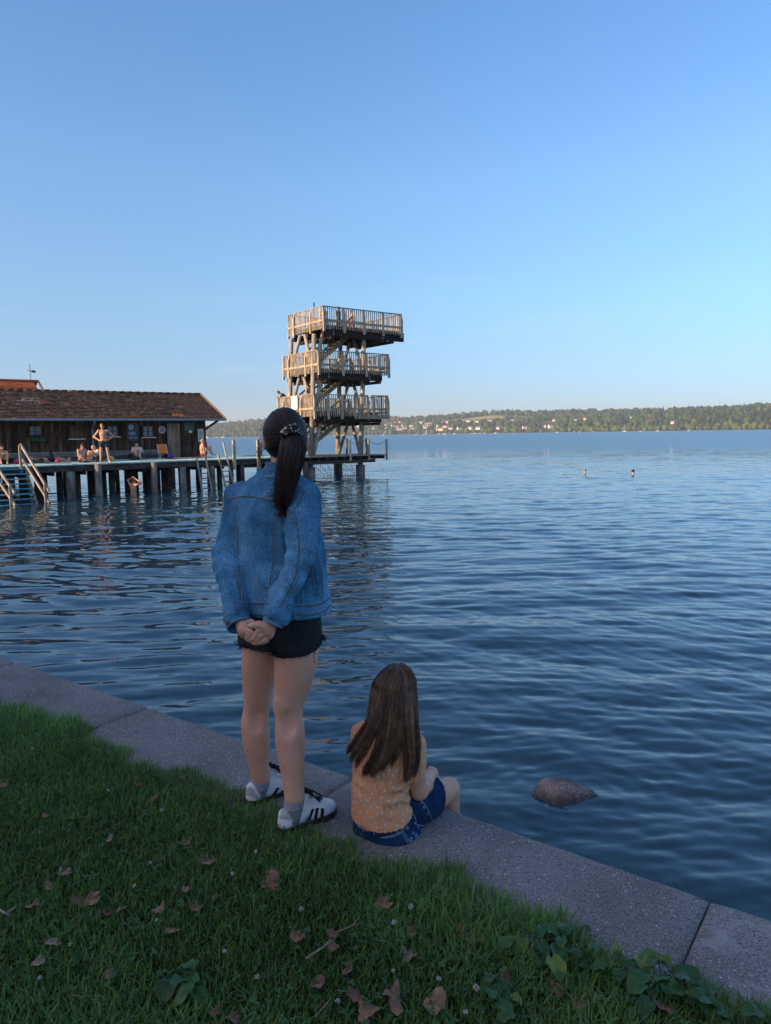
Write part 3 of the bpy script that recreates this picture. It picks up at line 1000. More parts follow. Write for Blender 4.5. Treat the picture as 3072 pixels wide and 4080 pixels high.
while cnt < 5200 and tries < 40000:
    tries += 1
    u = rw.uniform()
    px = rw.uniform(-500, 3600)
    v = rw.choice([rw.uniform(0.0, 0.06), rw.uniform(0, 1) ** 0.9, rw.uniform(0.9, 1.02)], p=[0.16, 0.60, 0.24])
    if in_meadow(px, v): continue
    near = np.abs(HS[:, 0] - px) < 12
    if near.any() and ((HS[near, 1] - v < 0.14) & (HS[near, 1] - v > -0.03)).any(): continue
    big = 1.0 + 0.25 * (px > 2400)
    R = rw.uniform(5.0, 9.5) * (0.8 if v < 0.06 else 1.0)
    dark = px > 2450 and v > 0.05
    conif = rw.uniform() < (0.45 if dark else (0.22 if v > 0.8 else 0.08))
    q = protos[rw.integers(8, 11)] if conif else protos[rw.integers(0, 8)]
    a = rw.uniform(0, 6.28); c_, s_ = math.cos(a), math.sin(a)
    q = q @ np.array([[c_, s_, 0], [-s_, c_, 0], [0, 0, 1]])
    sc = np.array([R * 0.62, R * 0.62, R * 1.1]) if conif else np.array([R, R, R * rw.uniform(0.9, 1.25)])
    P = hill_pt(px, v)
    WV.append(q * sc + P + np.array([0, 0, sc[2] * 0.75])); WF.append(IF + cnt * len(IV))
    if conif: t = np.array([0.018, 0.036, 0.018]) * rw.uniform(0.8, 1.3)
    elif v < 0.05: t = np.array([0.085, 0.125, 0.035]) * rw.uniform(0.6, 1.35)
    else: t = np.array([0.036, 0.072, 0.022]) * rw.uniform(0.6, 1.7)
    if rw.uniform() < 0.06: t = np.array([0.10, 0.11, 0.03])
    if rw.uniform() < 0.02: t = np.array([0.06, 0.03, 0.025])
    WT.append(np.tile(t, (len(IV), 1))); cnt += 1
m_wood = add_attr_tint(M('far foliage', (0.75, 0.75, 0.75), (1.2, 1.2, 1.2), rough=1, scale=0.25, detail=3, bump=1.0, bscale=0.5, spec=0.03, bdist=2.0))
wood = mesh_obj('far_wood', np.concatenate(WV), np.concatenate(WF), m_wood, tint=np.concatenate(WT))
wood['kind'] = 'stuff'; wood['label'] = 'green mixed wood covering the hills beyond the lake'

# far houses
m_hw = [M('white render', (0.78, 0.75, 0.68)), M('cream render', (0.74, 0.64, 0.46)), M('pinkish render', (0.66, 0.52, 0.42))]
m_hr = [M('red tiles', (0.24, 0.09, 0.055)), M('brown tiles', (0.13, 0.075, 0.055)), M('grey roof', (0.19, 0.18, 0.18))]
m_win = M('dark panes', (0.03, 0.04, 0.05), rough=0.2)
rh = np.random.default_rng(55)
WN = ['white', 'cream', 'pinkish']; RN = ['red', 'brown', 'grey']
for (px, v) in HSPOT:
    P = hill_pt(px, v)
    w = rh.uniform(10, 17); dpt = rh.uniform(8, 11); hw = rh.uniform(4.5, 7.5); hr = rh.uniform(2.2, 3.6)
    if rh.uniform() < 0.15: w *= 1.8
    wi = rh.choice(3, p=[0.7, 0.2, 0.1]); ri = rh.choice(3, p=[0.5, 0.35, 0.15])
    d = far_dir(px); yaw = math.atan2(d[0], d[1]); yaw = -yaw + rh.uniform(-0.7, 0.7)
    zone = 'on ridge' if v > 0.5 else ('by the shore' if v < 0.08 else 'on hillside')
    side = 'left of big sail' if px < 1690 else ('above big sail' if px < 1790 else ('below yellow meadow' if px < 2060 else ('between woods' if px < 2400 else 'before dark forest')))
    size = 'long' if w > 19 else ('tall' if hw > 6 else 'small')
    e = empty('far_house', P, f'{size} {WN[wi]} far house with {RN[ri]} roof {zone} {side}', 'house', 'houses on the far shore', rz=yaw)
    Lc, yw = e.location.copy(), yaw
    T = np.eye(4); T[:2, :2] = [[math.cos(yw), -math.sin(yw)], [math.sin(yw), math.cos(yw)]]
    b = MB(); b.box(-w / 2, w / 2, -dpt / 2, dpt / 2, -2, hw); b.prism([(-dpt / 2, hw), (dpt / 2, hw), (0, hw + hr - 0.3)], -w / 2, w / 2, axis=0)
    wo_ = b.build('wall', m_hw[wi]); wo_.parent = e
    b = MB(); 
    for sgn in (-1, 1):
        b.add([(-w / 2 - 0.6, sgn * (dpt / 2 + 0.8), hw - 0.6), (w / 2 + 0.6, sgn * (dpt / 2 + 0.8), hw - 0.6), (w / 2 + 0.6, 0, hw + hr), (-w / 2 - 0.6, 0, hw + hr),
               (-w / 2 - 0.6, sgn * (dpt / 2 + 0.8), hw - 0.3), (w / 2 + 0.6, sgn * (dpt / 2 + 0.8), hw - 0.3), (w / 2 + 0.6, 0, hw + hr + 0.3), (-w / 2 - 0.6, 0, hw + hr + 0.3)],
              [(0, 1, 2, 3), (4, 5, 6, 7), (0, 1, 5, 4), (1, 2, 6, 5), (3, 0, 4, 7)])
    r_ = b.build('roof', m_hr[ri]); r_.parent = e
    for fl in range(2 if hw > 5.5 else 1):
        for xx in (np.arange(-w / 2 + 2, w / 2 - 1, 3.2)):
            b = MB(); b.box(xx - 0.55, xx + 0.55, -dpt / 2 - 0.06, -dpt / 2 + 0.2, 1.0 + fl * 2.8, 2.3 + fl * 2.8)
            q_ = b.build('window', m_win); q_.parent = e

# boats out on the lake
m_hull = M('white gelcoat', (0.8, 0.8, 0.78), rough=0.3); m_sail = M('white sailcloth', (0.85, 0.83, 0.78), rough=0.9)
m_mast = M('alloy mast', (0.55, 0.54, 0.52), rough=0.4); m_hullr = M('dark hull', (0.10, 0.12, 0.2), rough=0.3)
def boat(px, D, length, mast, sails, label, name='sailing_boat', cat='sailboat', group='boats along the far shore', rz=0.3, dark=False, hull_h=1.0):
    d = far_dir(px)
    P = np.array([d[0] * D, d[1] * D, 0.0])
    e = empty(name, P, label, cat, group, rz=rz)
    L = length; prof = []
    b = MB(); n = 12; V = []; 
    for i in range(n + 1):
        s = i / n; x = (s - 0.5) * L; wd = L * 0.16 * (1 - max(0, (s - 0.35) / 0.65) ** 2.2) * (0.8 + 0.2 * min(1, s * 4)); sh = hull_h * (0.85 + 0.35 * s * s)
        V += [(x, -wd, sh), (x, -wd * 0.8, -0.2), (x, wd * 0.8, -0.2), (x, wd, sh)]
    F = [(i * 4 + j, (i + 1) * 4 + j, (i + 1) * 4 + j + 1, i * 4 + j + 1) for i in range(n) for j in range(3)] + [(0, 1, 2, 3), tuple(n * 4 + j for j in range(4))] + [(i * 4 + 3, (i + 1) * 4 + 3, (i + 1) * 4, i * 4) for i in range(n)]
    b.add(V, F); h = b.build('hull', m_hullr if dark else m_hull); h.parent = e
    b = MB(); b.box(-0.12 * L, 0.15 * L, -L * 0.08, L * 0.08, hull_h * 0.9, hull_h * 1.0 + 0.55); h = b.build('cabin', m_hull, bevel=0.1); h.parent = e
    if mast:
        b = MB(); b.tube([(0.08 * L, 0, hull_h), (0.08 * L, 0, mast)], 0.13, n=6); h = b.build('mast', m_mast); h.parent = e
        b = MB(); b.tube([(0.08 * L, 0, hull_h + 1.2), (-0.38 * L, 0, hull_h + 1.2)], 0.16, n=6); h = b.build('boom', m_mast); h.parent = e
    if sails:
        def sail(A, B, C, bulge, nm):
            A, B, C = map(np.array, (A, B, C)); V = []; n = 8
            for i in range(n + 1):
                for j in range(n + 1 - i):
                    u, w_ = i / n, j / n; P_ = A + (B - A) * u + (C - A) * w_; P_ = P_ + np.array([0, bulge * 4 * w_ * (1 - u - w_ + 0.15), 0]); V.append(P_)
            idx = lambda i, j: sum(n + 1 - q for q in range(i)) + j
            F = []
            for i in range(n):
                for j in range(n - i):
                    F.append((idx(i, j), idx(i + 1, j), idx(i, j + 1)))
                    if j < n - i - 1: F.append((idx(i + 1, j), idx(i + 1, j + 1), idx(i, j + 1)))
            V = np.array(V); k_ = len(V)
            b = MB(); b.add(np.concatenate([V, V + np.array([0, 0.05, 0])]), F + [tuple(x + k_ for x in f[::-1]) for f in F]); h = b.build(nm, m_sail, smooth=True); h.parent = e
        sail((0.06 * L, 0, hull_h + 1.4), (0.06 * L, 0, mast - 0.3), (-0.40 * L, 0, hull_h + 1.4), 0.5, 'mainsail')
        sail((0.48 * L, 0, hull_h + 0.3), (0.10 * L, 0, mast * 0.88), (0.02 * L, 0.4, hull_h + 0.5), 0.4, 'jib')
    return e
boat(1529, 1500, 7.5, 11.5, True, 'smaller white sailing boat under full sail just right of the diving tower posts', group=None, rz=1.0)
boat(1697, 1600, 10, 14.0, True, 'largest white sailing boat under full sail below the hillside village', group=None, rz=0.5)
boat(2288, 1650, 6, 8.0, True, 'small white sailing boat under sail in front of the middle wooded shore', group=None, rz=0.8)
MOOR = [(824, 'nearest the boathouse corner'), (863, 'second from the boathouse corner'), (888, 'third from the boathouse corner'), (1334, 'seen between the left tower posts and the stairs'), (1364, 'seen below the tower beside the front posts'),
        (1660, 'just left of the largest sailing boat'), (1750, 'first right of the largest sailing boat'), (1771, 'below a wide white shore house'), (1790, 'second right of the largest sailing boat'), (1810, 'with the tallest bare mast right of the village'), (1882, 'left end of the row below the meadow'), (1893, 'in the row below the meadow'),
        (1914, 'middle of the row below the meadow'), (1932, 'right of the middle of the row below the meadow'), (1974, 'right end of the row below the meadow'), (2009, 'with a bare mast right of the meadow'), (2220, 'with a bare mast left of the small sail'), (2310, 'with a bare mast right of the small sail'), (2365, 'before the willow-green bank'), (2488, 'with an orange-lit hull in open water at the right'), (2555, 'short and low before the forest edge'), (2620, 'before the pale shore bushes'), (2747, 'farthest right before the dark forest')]
for i, (px, where) in enumerate(MOOR):
    low = i in (5, 7, 10, 18, 20, 21, 22)
    boat(px, 1500 + 25 * (i % 5), 6.5 + (i % 3) * 0.7, 0 if low else 7.5 + (i % 4) * 1.3, False, f'moored white {"motor boat" if low else "sailing boat"} {where}', name='moored_boat', cat='boat', rz=(i * 0.7) % 1.2 - 0.5, dark=i in (8, 15))

# ---- trees standing on the shore behind and beside the photographer; they throw the evening shade over the quay
m_leaf = add_attr_tint(M('shore leaves', (0.8, 0.8, 0.8), (1.2, 1.2, 1.2), rough=0.8, scale=2, spec=0.2))
m_bark = M('shore bark', (0.10, 0.08, 0.06), (0.18, 0.15, 0.12), rough=0.95, scale=6, bump=0.6, spec=0.1)
rt = np.random.default_rng(77)
LV, LF, LT, LM = [], [], [], []
n0 = 0
bk = MB()
for (t, n, hgt, R) in [(-27, -15, 7.5, 4.0), (-23, -16, 8.2, 4.2), (-19, -15, 7.8, 4.2), (-15, -16, 8.4, 4.2), (-11, -15, 8.0, 4.2), (-7, -16, 8.4, 4.2), (-3, -15, 8.0, 4.2), (1, -16, 8.0, 4.2),
                       (-21, -21, 9.5, 4.4), (-17, -22, 9.8, 4.4), (-13, -21, 9.8, 4.4), (-9, -22, 9.8, 4.4), (-5, -21, 9.5, 4.4), (5, -18, 8.5, 4.2)]:
    base = TN(t, n, 1.0)
    bk.tube([base - [0, 0, 0.3], base + [0, 0, hgt * 0.35], base + [0.3, 0.2, hgt * 0.7]], [0.32, 0.24, 0.1], n=8)
    for q in range(7):
        a = rt.uniform(0, 6.28); z0 = hgt * rt.uniform(0.2, 0.55)
        bk.tube([base + [0, 0, z0], base + [math.cos(a) * R * 0.5, math.sin(a) * R * 0.5, z0 + 1.6]], [0.12, 0.03], n=5)
    N = 2600
    th = rt.uniform(0, 6.283, N); cz = rt.uniform(-1, 1, N); rr = rt.uniform(0.3, 1, N) ** 0.5
    D = np.stack([np.sqrt(1 - cz ** 2) * np.cos(th), np.sqrt(1 - cz ** 2) * np.sin(th), cz], 1)
    D = D * rr[:, None] * (1 + 0.3 * wobble(D, int(t * 3 + 400), 3.0)[:, None])
    C = base + D * np.array([R, R, hgt * 0.5]) + np.array([0, 0, hgt * 0.54])
    C[:, 2] = np.maximum(C[:, 2], 1.4)
    s = rt.uniform(0.22, 0.42, N)
    u = rt.normal(size=(N, 3)); u /= np.linalg.norm(u, axis=1)[:, None]
    w = np.cross(u, rt.normal(size=(N, 3))); w /= np.linalg.norm(w, axis=1)[:, None]
    Q = np.stack([C - u * s[:, None], C + w * s[:, None] * 0.6, C + u * s[:, None], C - w * s[:, None] * 0.6], 1)
    LV.append(Q.reshape(-1, 3)); LF.append(np.arange(N * 4).reshape(-1, 4) + n0); n0 += N * 4
    LT.append(np.repeat(np.array([0.05, 0.085, 0.025]) * rt.uniform(0.7, 1.4, (N, 1)), 4, 0))
sw = empty('shore_wood', TN(-10, -19, 1.0), 'leafy broad-leaved trees standing along the lawn behind the quay', 'wood')
sw['kind'] = 'stuff'
mesh_obj('crown', np.concatenate(LV), np.concatenate(LF), m_leaf, parent=sw, tint=np.concatenate(LT))
bk.build('trunk', m_bark, parent=sw, smooth=True)

# ---- evening haze over the lake
m_haze = bpy.data.materials.new('haze'); m_haze.use_nodes = True
nt = m_haze.node_tree; nt.nodes.clear()
out = _n(nt, 'ShaderNodeOutputMaterial'); pv = _n(nt, 'ShaderNodeVolumePrincipled')
pv.inputs['Color'].default_value = (0.86, 0.92, 1.0, 1); pv.inputs['Density'].default_value = 1.5e-4; pv.inputs['Anisotropy'].default_value = 0.2
nt.links.new(pv.outputs[0], out.inputs['Volume'])
b = MB(); b.box(-4500, 5200, -120, 5200, -6.5, 130)
hz = b.build('haze', m_haze); hz['kind'] = 'stuff'; hz['label'] = 'faint evening haze over the lake'
# ================================================================== BATHING JETTY, BATHHOUSE, DIVING TOWER
PA = math.radians(37)
PO = np.array([-12.7, 31.9, 0.0])
PX = np.array([math.cos(PA), math.sin(PA), 0]); PY = np.array([-math.sin(PA), math.cos(PA), 0])
TP = np.eye(4); TP[:3, 0] = PX; TP[:3, 1] = PY; TP[:3, 3] = PO
def PW(x, y, z): return PO + PX * x + PY * y + np.array([0, 0, z])
rp = np.random.default_rng(5)

def wood(name, c1, c2, **k):
    d = dict(rough=0.85, scale=3.0, detail=6, stretch=(1, 1, 1), bump=0.4, bscale=12, spec=0.15, fine=0.25, fscale=30)
    d.update(k)
    return add_attr_tint(M(name, c1, c2, **d))
m_dark = wood('dark weathered planks', (0.024, 0.016, 0.011), (0.115, 0.072, 0.045), stretch=(4, 4, 0.5), scale=4)
m_silver = wood('silvered timber', (0.27, 0.235, 0.185), (0.46, 0.41, 0.335), stretch=(2, 2, 0.7))
m_beam = wood('dark beam', (0.05, 0.042, 0.036), (0.12, 0.10, 0.085), stretch=(1, 1, 3))
m_pile = wood('lake-worn pile', (0.09, 0.08, 0.07), (0.22, 0.195, 0.165), stretch=(2, 2, 0.6))
m_door = wood('bare board door', (0.14, 0.10, 0.075), (0.28, 0.215, 0.165), stretch=(3, 3, 0.4))
m_blue = wood('blue painted boards', (0.045, 0.24, 0.40), (0.10, 0.36, 0.52), scale=5, bump=0.1)
m_deck = wood('faded blue deck', (0.20, 0.46, 0.56), (0.52, 0.62, 0.50), scale=1.6, stretch=(1, 1, 1), bump=0.1)
m_tile = add_attr_tint(M('clay tiles', (0.75, 0.75, 0.75), (1.25, 1.2, 1.15), rough=0.85, scale=5, bump=0.4, bscale=30, spec=0.2, fine=0.3, fscale=25))
m_zinc = M('zinc', (0.22, 0.24, 0.27), (0.30, 0.32, 0.35), rough=0.45, metallic=0.5, scale=4)
m_white = M('white paint', (0.75, 0.75, 0.73), rough=0.5)
m_glass = M('window glass', (0.16, 0.20, 0.25), rough=0.08, spec=0.4)  # pale blue-grey base colour stands in for sky reflected in the panes
m_curt = M('net curtain', (0.45, 0.47, 0.48), (0.6, 0.6, 0.6), rough=0.9, scale=20, stretch=(6, 6, 1))
m_iron = M('dark iron', (0.035, 0.035, 0.04), rough=0.5, metallic=0.6)
m_concpile = M('concrete pile', (0.17, 0.16, 0.15), (0.30, 0.28, 0.26), rough=0.9, scale=4, bump=0.5, bscale=20)

DZ = 1.43
# ---------------- jetty: one standing thing with deck, beams and piles
jet = empty('jetty', PW(0, 0, 0), 'long timber bathing jetty with faded blue deck on many dark piles', 'jetty')
b = MB(TP)
for x in np.arange(-14, 10.9, 0.145):
    k = rp.uniform(0.75, 1.2)
    b.t = (k, k, k * rp.uniform(0.9, 1.1))
    y1 = 4.55 if x < 7.2 else (2.6 if x < 9.4 else 4.88)
    b.box(x, x + 0.138, -0.05, y1, DZ - 0.05, DZ + rp.uniform(-0.004, 0.004))
b.build('deck', m_deck, jet)
b = MB(TP)
for x0 in np.arange(-14, 8, 3.4):
    k = rp.uniform(0.7, 1.2); b.t = (k, k, k)
    b.box(x0, x0 + 3.39, 0.02, 0.16, 1.12, 1.375)
b.build('edge_beam', m_beam, jet)
b = MB(TP)
for y in (1.5, 2.5, 4.4):
    b.box(-14, 10.9 if y < 3 else 7.2, y, y + 0.16, 1.12, 1.375)
for x in np.arange(-13.5, 10.8, 1.3):
    b.t = (0.7, 0.7, 0.7); b.box(x, x + 0.14, 0.18, 4.38 if x < 7 else 2.5, 0.95, 1.115)
b.build('cross_beam', m_beam, jet)
def pile(x, y, r, ztop, tint=1.0, lean=0.0, sq=False):
    b = MB(TP); b.t = (tint,) * 3
    pts = [(x, y, -2.6), (x + lean * 0.6, y, 0.2), (x + lean, y, ztop)]
    b.tube(pts, [r * 1.02, r, r * 0.97], n=10)
    return b.build('pile', m_pile, jet, smooth=True)
for (x, r, t, zt) in [(-3.95, 0.14, 0.9, 1.12), (-1.05, 0.19, 1.25, 1.12), (0.06, 0.15, 1.5, 1.42), (3.98, 0.16, 1.4, 1.12), (5.46, 0.14, 1.1, 1.12), (6.45, 0.12, 0.6, 1.12), (7.05, 0.12, 0.55, 1.12), (8.0, 0.13, 0.7, 1.12), (9.4, 0.13, 0.6, 1.12), (10.7, 0.14, 0.6, 1.12), (2.55, 0.14, 1.35, 1.38)]:
    pile(x, 0.09 if x not in (0.06, 2.55) else -0.10, r, zt, t)
for y in (1.58, 2.9, 4.5, 6.2, 8.2):
    for x in np.arange(-8.6, 7.2, 0.9 if y < 5 else 1.5):
        pile(x + rp.uniform(-0.2, 0.2), y + rp.uniform(-0.1, 0.1), rp.uniform(0.10, 0.15), 1.1, rp.uniform(0.35, 0.9), rp.uniform(-0.04, 0.04))
for x in (8.0, 9.4, 10.7): pile(x, 2.5, 0.13, 1.12, 0.6)
# mooring posts with pale heads rising through the deck edge
for x, zt, lab in ((6.55, 2.33, 'pale square post on the jetty edge beside the second ladder'), (7.86, 2.31, 'pale square post on the jetty edge left of the girl')):
    e = empty('mooring_post', PW(x, -0.09, 1.1), lab, 'post')
    b = MB(TP); b.t = (1.15, 1.15, 1.12); b.box(x - 0.07, x + 0.07, -0.19, -0.055, 0.9, zt); o = b.build('shaft', m_silver, e, bevel=0.012)
    b = MB(TP); b.t = (0.9, 0.9, 0.9); b.prism([(-0.19, zt), (-0.055, zt), (-0.122, zt + 0.05)], x - 0.07, x + 0.07, axis=0); b.build('cap', m_silver, e)

# ladders
def ladder(a_bot, a_top, b_bot, b_top, label, n=6):
    e = empty('ladder', PW(*a_bot), label, 'ladder')
    for p, q, k in ((a_bot, a_top, 1.0), (b_bot, b_top, 1.1)):
        b = MB(TP); b.t = (k, k, k); b.bar(p, q, 0.055, 0.09, up=(0, 1, 0)); b.build('rail', m_silver, e)
    for i in range(n):
        t = 0.10 + 0.62 * i / (n - 1)
        P_ = np.array(a_bot) + (np.array(a_top) - a_bot) * t
        s = (P_[2] - b_bot[2]) / (b_top[2] - b_bot[2]); Q_ = np.array(b_bot) + (np.array(b_top) - b_bot) * s
        b = MB(TP); b.t = (0.6, 0.6, 0.6); b.bar(P_, Q_, 0.04, 0.05); b.build('rung', m_silver, e)
ladder((4.72, -0.45, -0.35), (4.64, -0.06, 1.56), (5.22, -0.45, -0.35), (4.98, -0.06, 2.22), 'weathered wooden ladder from the jetty by the boathouse corner')
ladder((5.97, -0.45, -0.35), (5.74, -0.06, 1.66), (6.42, -0.45, -0.35), (6.02, -0.06, 2.26), 'leaning wooden ladder into the lake beside the pale post')

# stairs into the water
st = empty('water_stairs', PW(-3.3, -1.0, 0), 'blue painted wooden steps going down into the water', 'stairs')
for i in range(8):
    z = 1.43 - 0.19 * (i + 0.5); y = -0.12 - 0.24 * i
    b = MB(TP); k = rp.uniform(0.85, 1.15); b.t = (k, k, k); b.box(-4.15, -2.85, y - 0.24, y, z - 0.04, z); b.build('tread', m_blue, st)
for x in (-4.22, -2.82):
    b = MB(TP); b.t = (1.0,) * 3; b.bar((x, 0.0, 1.25), (x, -2.35, -0.61), 0.07, 0.30); b.build('stringer', m_silver, st)
for (x0, x1, lab) in ((-2.95, -2.42, 'r'), (-4.35, -3.66, 'l')):
    for dz in (0.0, -0.55):
        b = MB(TP); b.t = (0.95, 0.92, 0.88); b.bar((x0, -0.05, 2.34 + dz), (x1, -2.15, 0.48 + dz * 0.9), 0.07, 0.09); b.build('handrail', m_silver, st)
    for (t, z0, z1) in ((0.03, 1.1, 2.3), (0.92, -0.6, 0.75)):
        x = x0 + (x1 - x0) * t; y = -0.05 - 2.1 * t
        b = MB(TP); b.t = (0.95, 0.95, 0.92); b.box(x - 0.11, x - 0.01, y - 0.05, y + 0.05, z0, z1); b.build('post', m_silver, st)

# ---------------- bathhouse
HX1 = 7.13; HX0 = -14.0; FY = 4.6
hs = empty('boathouse', PW(0, FY, DZ), 'long dark timber boathouse with brown tiled roof on the jetty', 'boathouse')
WIN = [(-1.68, -1.12, 2.62, 3.16), (1.92, 2.45, 2.62, 3.15), (3.70, 4.27, 2.56, 3.14), (-6.1, -5.5, 2.6, 3.16), (-9.2, -8.6, 2.6, 3.16)]
SHUT = (0.10, 0.74, 2.53, 3.15); DOOR = (4.98, 5.69, 1.44, 3.25)
b = MB(TP)
x = HX0
while x < HX1 - 0.02:
    w = min(rp.uniform(0.11, 0.2), HX1 - x)
    k = rp.choice([rp.uniform(0.5, 0.9), rp.uniform(0.9, 1.8)]); warm = rp.uniform(0.85, 1.0)
    low = np.array([0.9, 1.0, 1.12]) * k * 1.25
    cuts = []
    for (a, c, z0, z1) in WIN + [SHUT, DOOR]:
        if x + w > a and x < c: cuts.append((z0, z1))
    y = FY + rp.uniform(-0.012, 0.012)
    zs = [(1.44, 3.72)]
    for (z0, z1) in cuts:
        nz = []
        for (p, q) in zs:
            if z0 > p: nz.append((p, min(q, z0)))
            if z1 < q: nz.append((max(p, z1), q))
        zs = nz
    for (p, q) in zs:
        zz = 2.15 + rp.uniform(-0.25, 0.25)
        for (p2, q2, t) in ((p, min(q, zz), low), (max(p, zz), q, np.array([1.0, warm * 0.93, warm * 0.86]) * k)):
            if q2 - p2 > 0.01:
                b.t = tuple(t); b.box(x + 0.004, x + w - 0.004, y, y + 0.05, p2, q2)
    x += w
b.t = (0.5, 0.5, 0.5); b.box(HX0, HX1 - 0.06, FY + 0.06, FY + 0.10, 1.44, 3.7)
b.box(HX1 - 0.10, HX1 - 0.02, FY + 0.06, 9.8, 1.44, 3.6); b.box(HX0, HX1 - 0.12, 9.7, 9.8, 1.44, 3.6)
b.prism([(4.75, 3.55), (9.75, 3.55), (7.2, 4.75)], HX1 - 0.11, HX1 - 0.03, axis=0)
b.t = (0.8, 0.75, 0.7); b.box(HX1 - 0.09, HX1 + 0.01, FY - 0.03, FY + 0.05, 1.44, 3.6)
b.build('wall', m_dark, hs)
for i, (a, c, z0, z1) in enumerate(WIN):
    fr = MB(TP); t = 0.045; fr.t = (1, 1, 1)
    fr.box(a, a + t, FY - 0.03, FY + 0.03, z0, z1); fr.box(c - t, c, FY - 0.03, FY + 0.03, z0, z1)
    fr.box(a + t, c - t, FY - 0.03, FY + 0.03, z0, z0 + t); fr.box(a + t, c - t, FY - 0.03, FY + 0.03, z1 - t, z1)
    fr.box((a + c) / 2 - 0.017, (a + c) / 2 + 0.017, FY - 0.026, FY + 0.026, z0 + t, z1 - t)
    fr.box(a + t, (a + c) / 2 - 0.018, FY - 0.024, FY + 0.024, (z0 + z1) / 2 - 0.016, (z0 + z1) / 2 + 0.016); fr.box((a + c) / 2 + 0.018, c - t, FY - 0.024, FY + 0.024, (z0 + z1) / 2 - 0.016, (z0 + z1) / 2 + 0.016)
    f_ = fr.build('window', m_beam, hs)
    g = MB(TP); g.box(a + t, c - t, FY + 0.030, FY + 0.036, z0 + t, z1 - t); g.build('pane', m_glass, f_)
    g = MB(TP); g.box(a + t, c - t, FY + 0.042, FY + 0.052, z0 + t, z0 + (z1 - z0) * 0.48 if i == 2 else z1 - t); g.build('curtain', m_curt, f_)
    if i in (1, 2):
        g = MB(TP); g.t = (2.0, 2.0, 2.0); g.box(a - 0.06, c + 0.1, FY - 0.10, FY - 0.033, z0 - 0.05, z0 - 0.01); g.build('sill', m_silver, f_)
b = MB(TP)
a, c, z0, z1 = SHUT
for z in np.arange(z0 + 0.03, z1 - 0.03, 0.062):
    b.t = (2.2, 2.2, 2.4); b.bar((a + 0.03, FY - 0.01, z), (c - 0.03, FY - 0.01, z), 0.05, 0.035, up=(0, -0.5, 1))
b.t = (1.4, 1.4, 1.4); b.box(a, a + 0.04, FY - 0.03, FY + 0.03, z0, z1); b.box(c - 0.04, c, FY - 0.03, FY + 0.03, z0, z1)
sh_ = b.build('shutter', m_dark, hs)
g = MB(TP); g.t = (1.6, 1.7, 1.8); g.box(a - 0.06, c + 0.10, FY - 0.12, FY - 0.033, z0 - 0.05, z0 - 0.005); g.build('sill', m_silver, sh_)
b = MB(TP); a, c, z0, z1 = DOOR
for i in range(5):
    k = rp.uniform(0.75, 1.3); b.t = (k, k, k); w = (c - a) / 5
    b.box(a + i * w + 0.003, a + (i + 1) * w - 0.003, FY - 0.035, FY + 0.01, z0, z1)
dr = b.build('door', m_door, hs)
b = MB(TP); b.box(a + 0.05, a + 0.09, FY - 0.05, FY - 0.037, 2.15, 2.42); b.tube([(a + 0.07, FY - 0.05, 2.30), (a + 0.07, FY - 0.09, 2.30), (a + 0.16, FY - 0.09, 2.30)], 0.011, n=6); b.build('handle', m_zinc, dr)
# roof: courses of tiles
EY, EZ, RY, RZ = 3.92, 3.46, 7.2, 4.93
RX1 = 8.0
sl = math.hypot(RY - EY, RZ - EZ); du = np.array([0, (RY - EY) / sl, (RZ - EZ) / sl]); dn = np.array([0, -du[2], du[1]])
b = MB(TP)
nc = 20; cs = sl / nc
for i in range(nc):
    xx = HX0 - 0.4 + rp.uniform(0, 0.2)
    while xx < RX1 - 0.02:
        w = min(0.20, RX1 - xx)
        if xx > 6.3 - 0.02 * i: t = np.array([0.115, 0.072, 0.064]) * rp.uniform(0.85, 1.15)
        else:
            t = np.array([0.100, 0.070, 0.052]) * rp.uniform(0.5, 1.3)
            u = rp.uniform()
            if u < 0.012: t = np.array([0.32, 0.12, 0.055]) * rp.uniform(0.8, 1.2)
            elif u < 0.08: t = np.array([0.16, 0.08, 0.055])
            elif u < 0.12: t = np.array([0.15, 0.125, 0.11])
            if -1.9 < xx < -0.9 and 12 <= i <= 14 and rp.uniform() < 0.7: t = np.array([0.22, 0.215, 0.20])
            if 5.2 < xx < 5.7 and i in (2, 3): t = np.array([0.45, 0.15, 0.07])
        A = np.array([xx, EY, EZ]) + du * i * cs; lift = rp.uniform(0.0, 0.008)
        b.t = tuple(t)
        V = []
        for (e0, hgt) in ((0.0, 0.046 + lift), (cs * 1.12, 0.008 + lift)):
            for (xw, dh) in ((0.0, 0), (w * 0.5, 0.007), (w - 0.002, 0)):
                V.append(A + du * e0 + dn * (hgt + dh) + np.array([xw, 0, 0]))
        V += [A + dn * 0.004, A + dn * 0.004 + np.array([w - 0.002, 0, 0])]
        b.add(V, [(0, 1, 4, 3), (1, 2, 5, 4), (6, 7, 2, 1, 0), (6, 0, 3), (7, 5, 2)])
        xx += w
b.t = (0.06, 0.04, 0.03)
b.add([(HX0 - 0.4, EY, EZ), (RX1 - 0.01, EY, EZ), (RX1 - 0.01, RY, RZ), (HX0 - 0.4, RY, RZ), (HX0 - 0.4, 2 * RY - EY, EZ), (RX1 - 0.01, 2 * RY - EY, EZ)], [(0, 1, 2, 3), (3, 2, 5, 4)])
rf = b.build('roof', m_tile, hs)
b = MB(TP)
for xx in np.arange(HX0 - 0.4, RX1, 0.42):
    k = np.array([0.13, 0.075, 0.05]) * rp.uniform(0.5, 1.1); k = k if rp.uniform() > 0.06 else np.array([0.30, 0.12, 0.06]); b.t = tuple(k)
    b.tube([(xx, RY, RZ + 0.02), (min(xx + 0.44, RX1), RY, RZ + 0.035)], [0.085, 0.10], n=8)
b.build('ridge_cap', m_tile, rf, smooth=True)
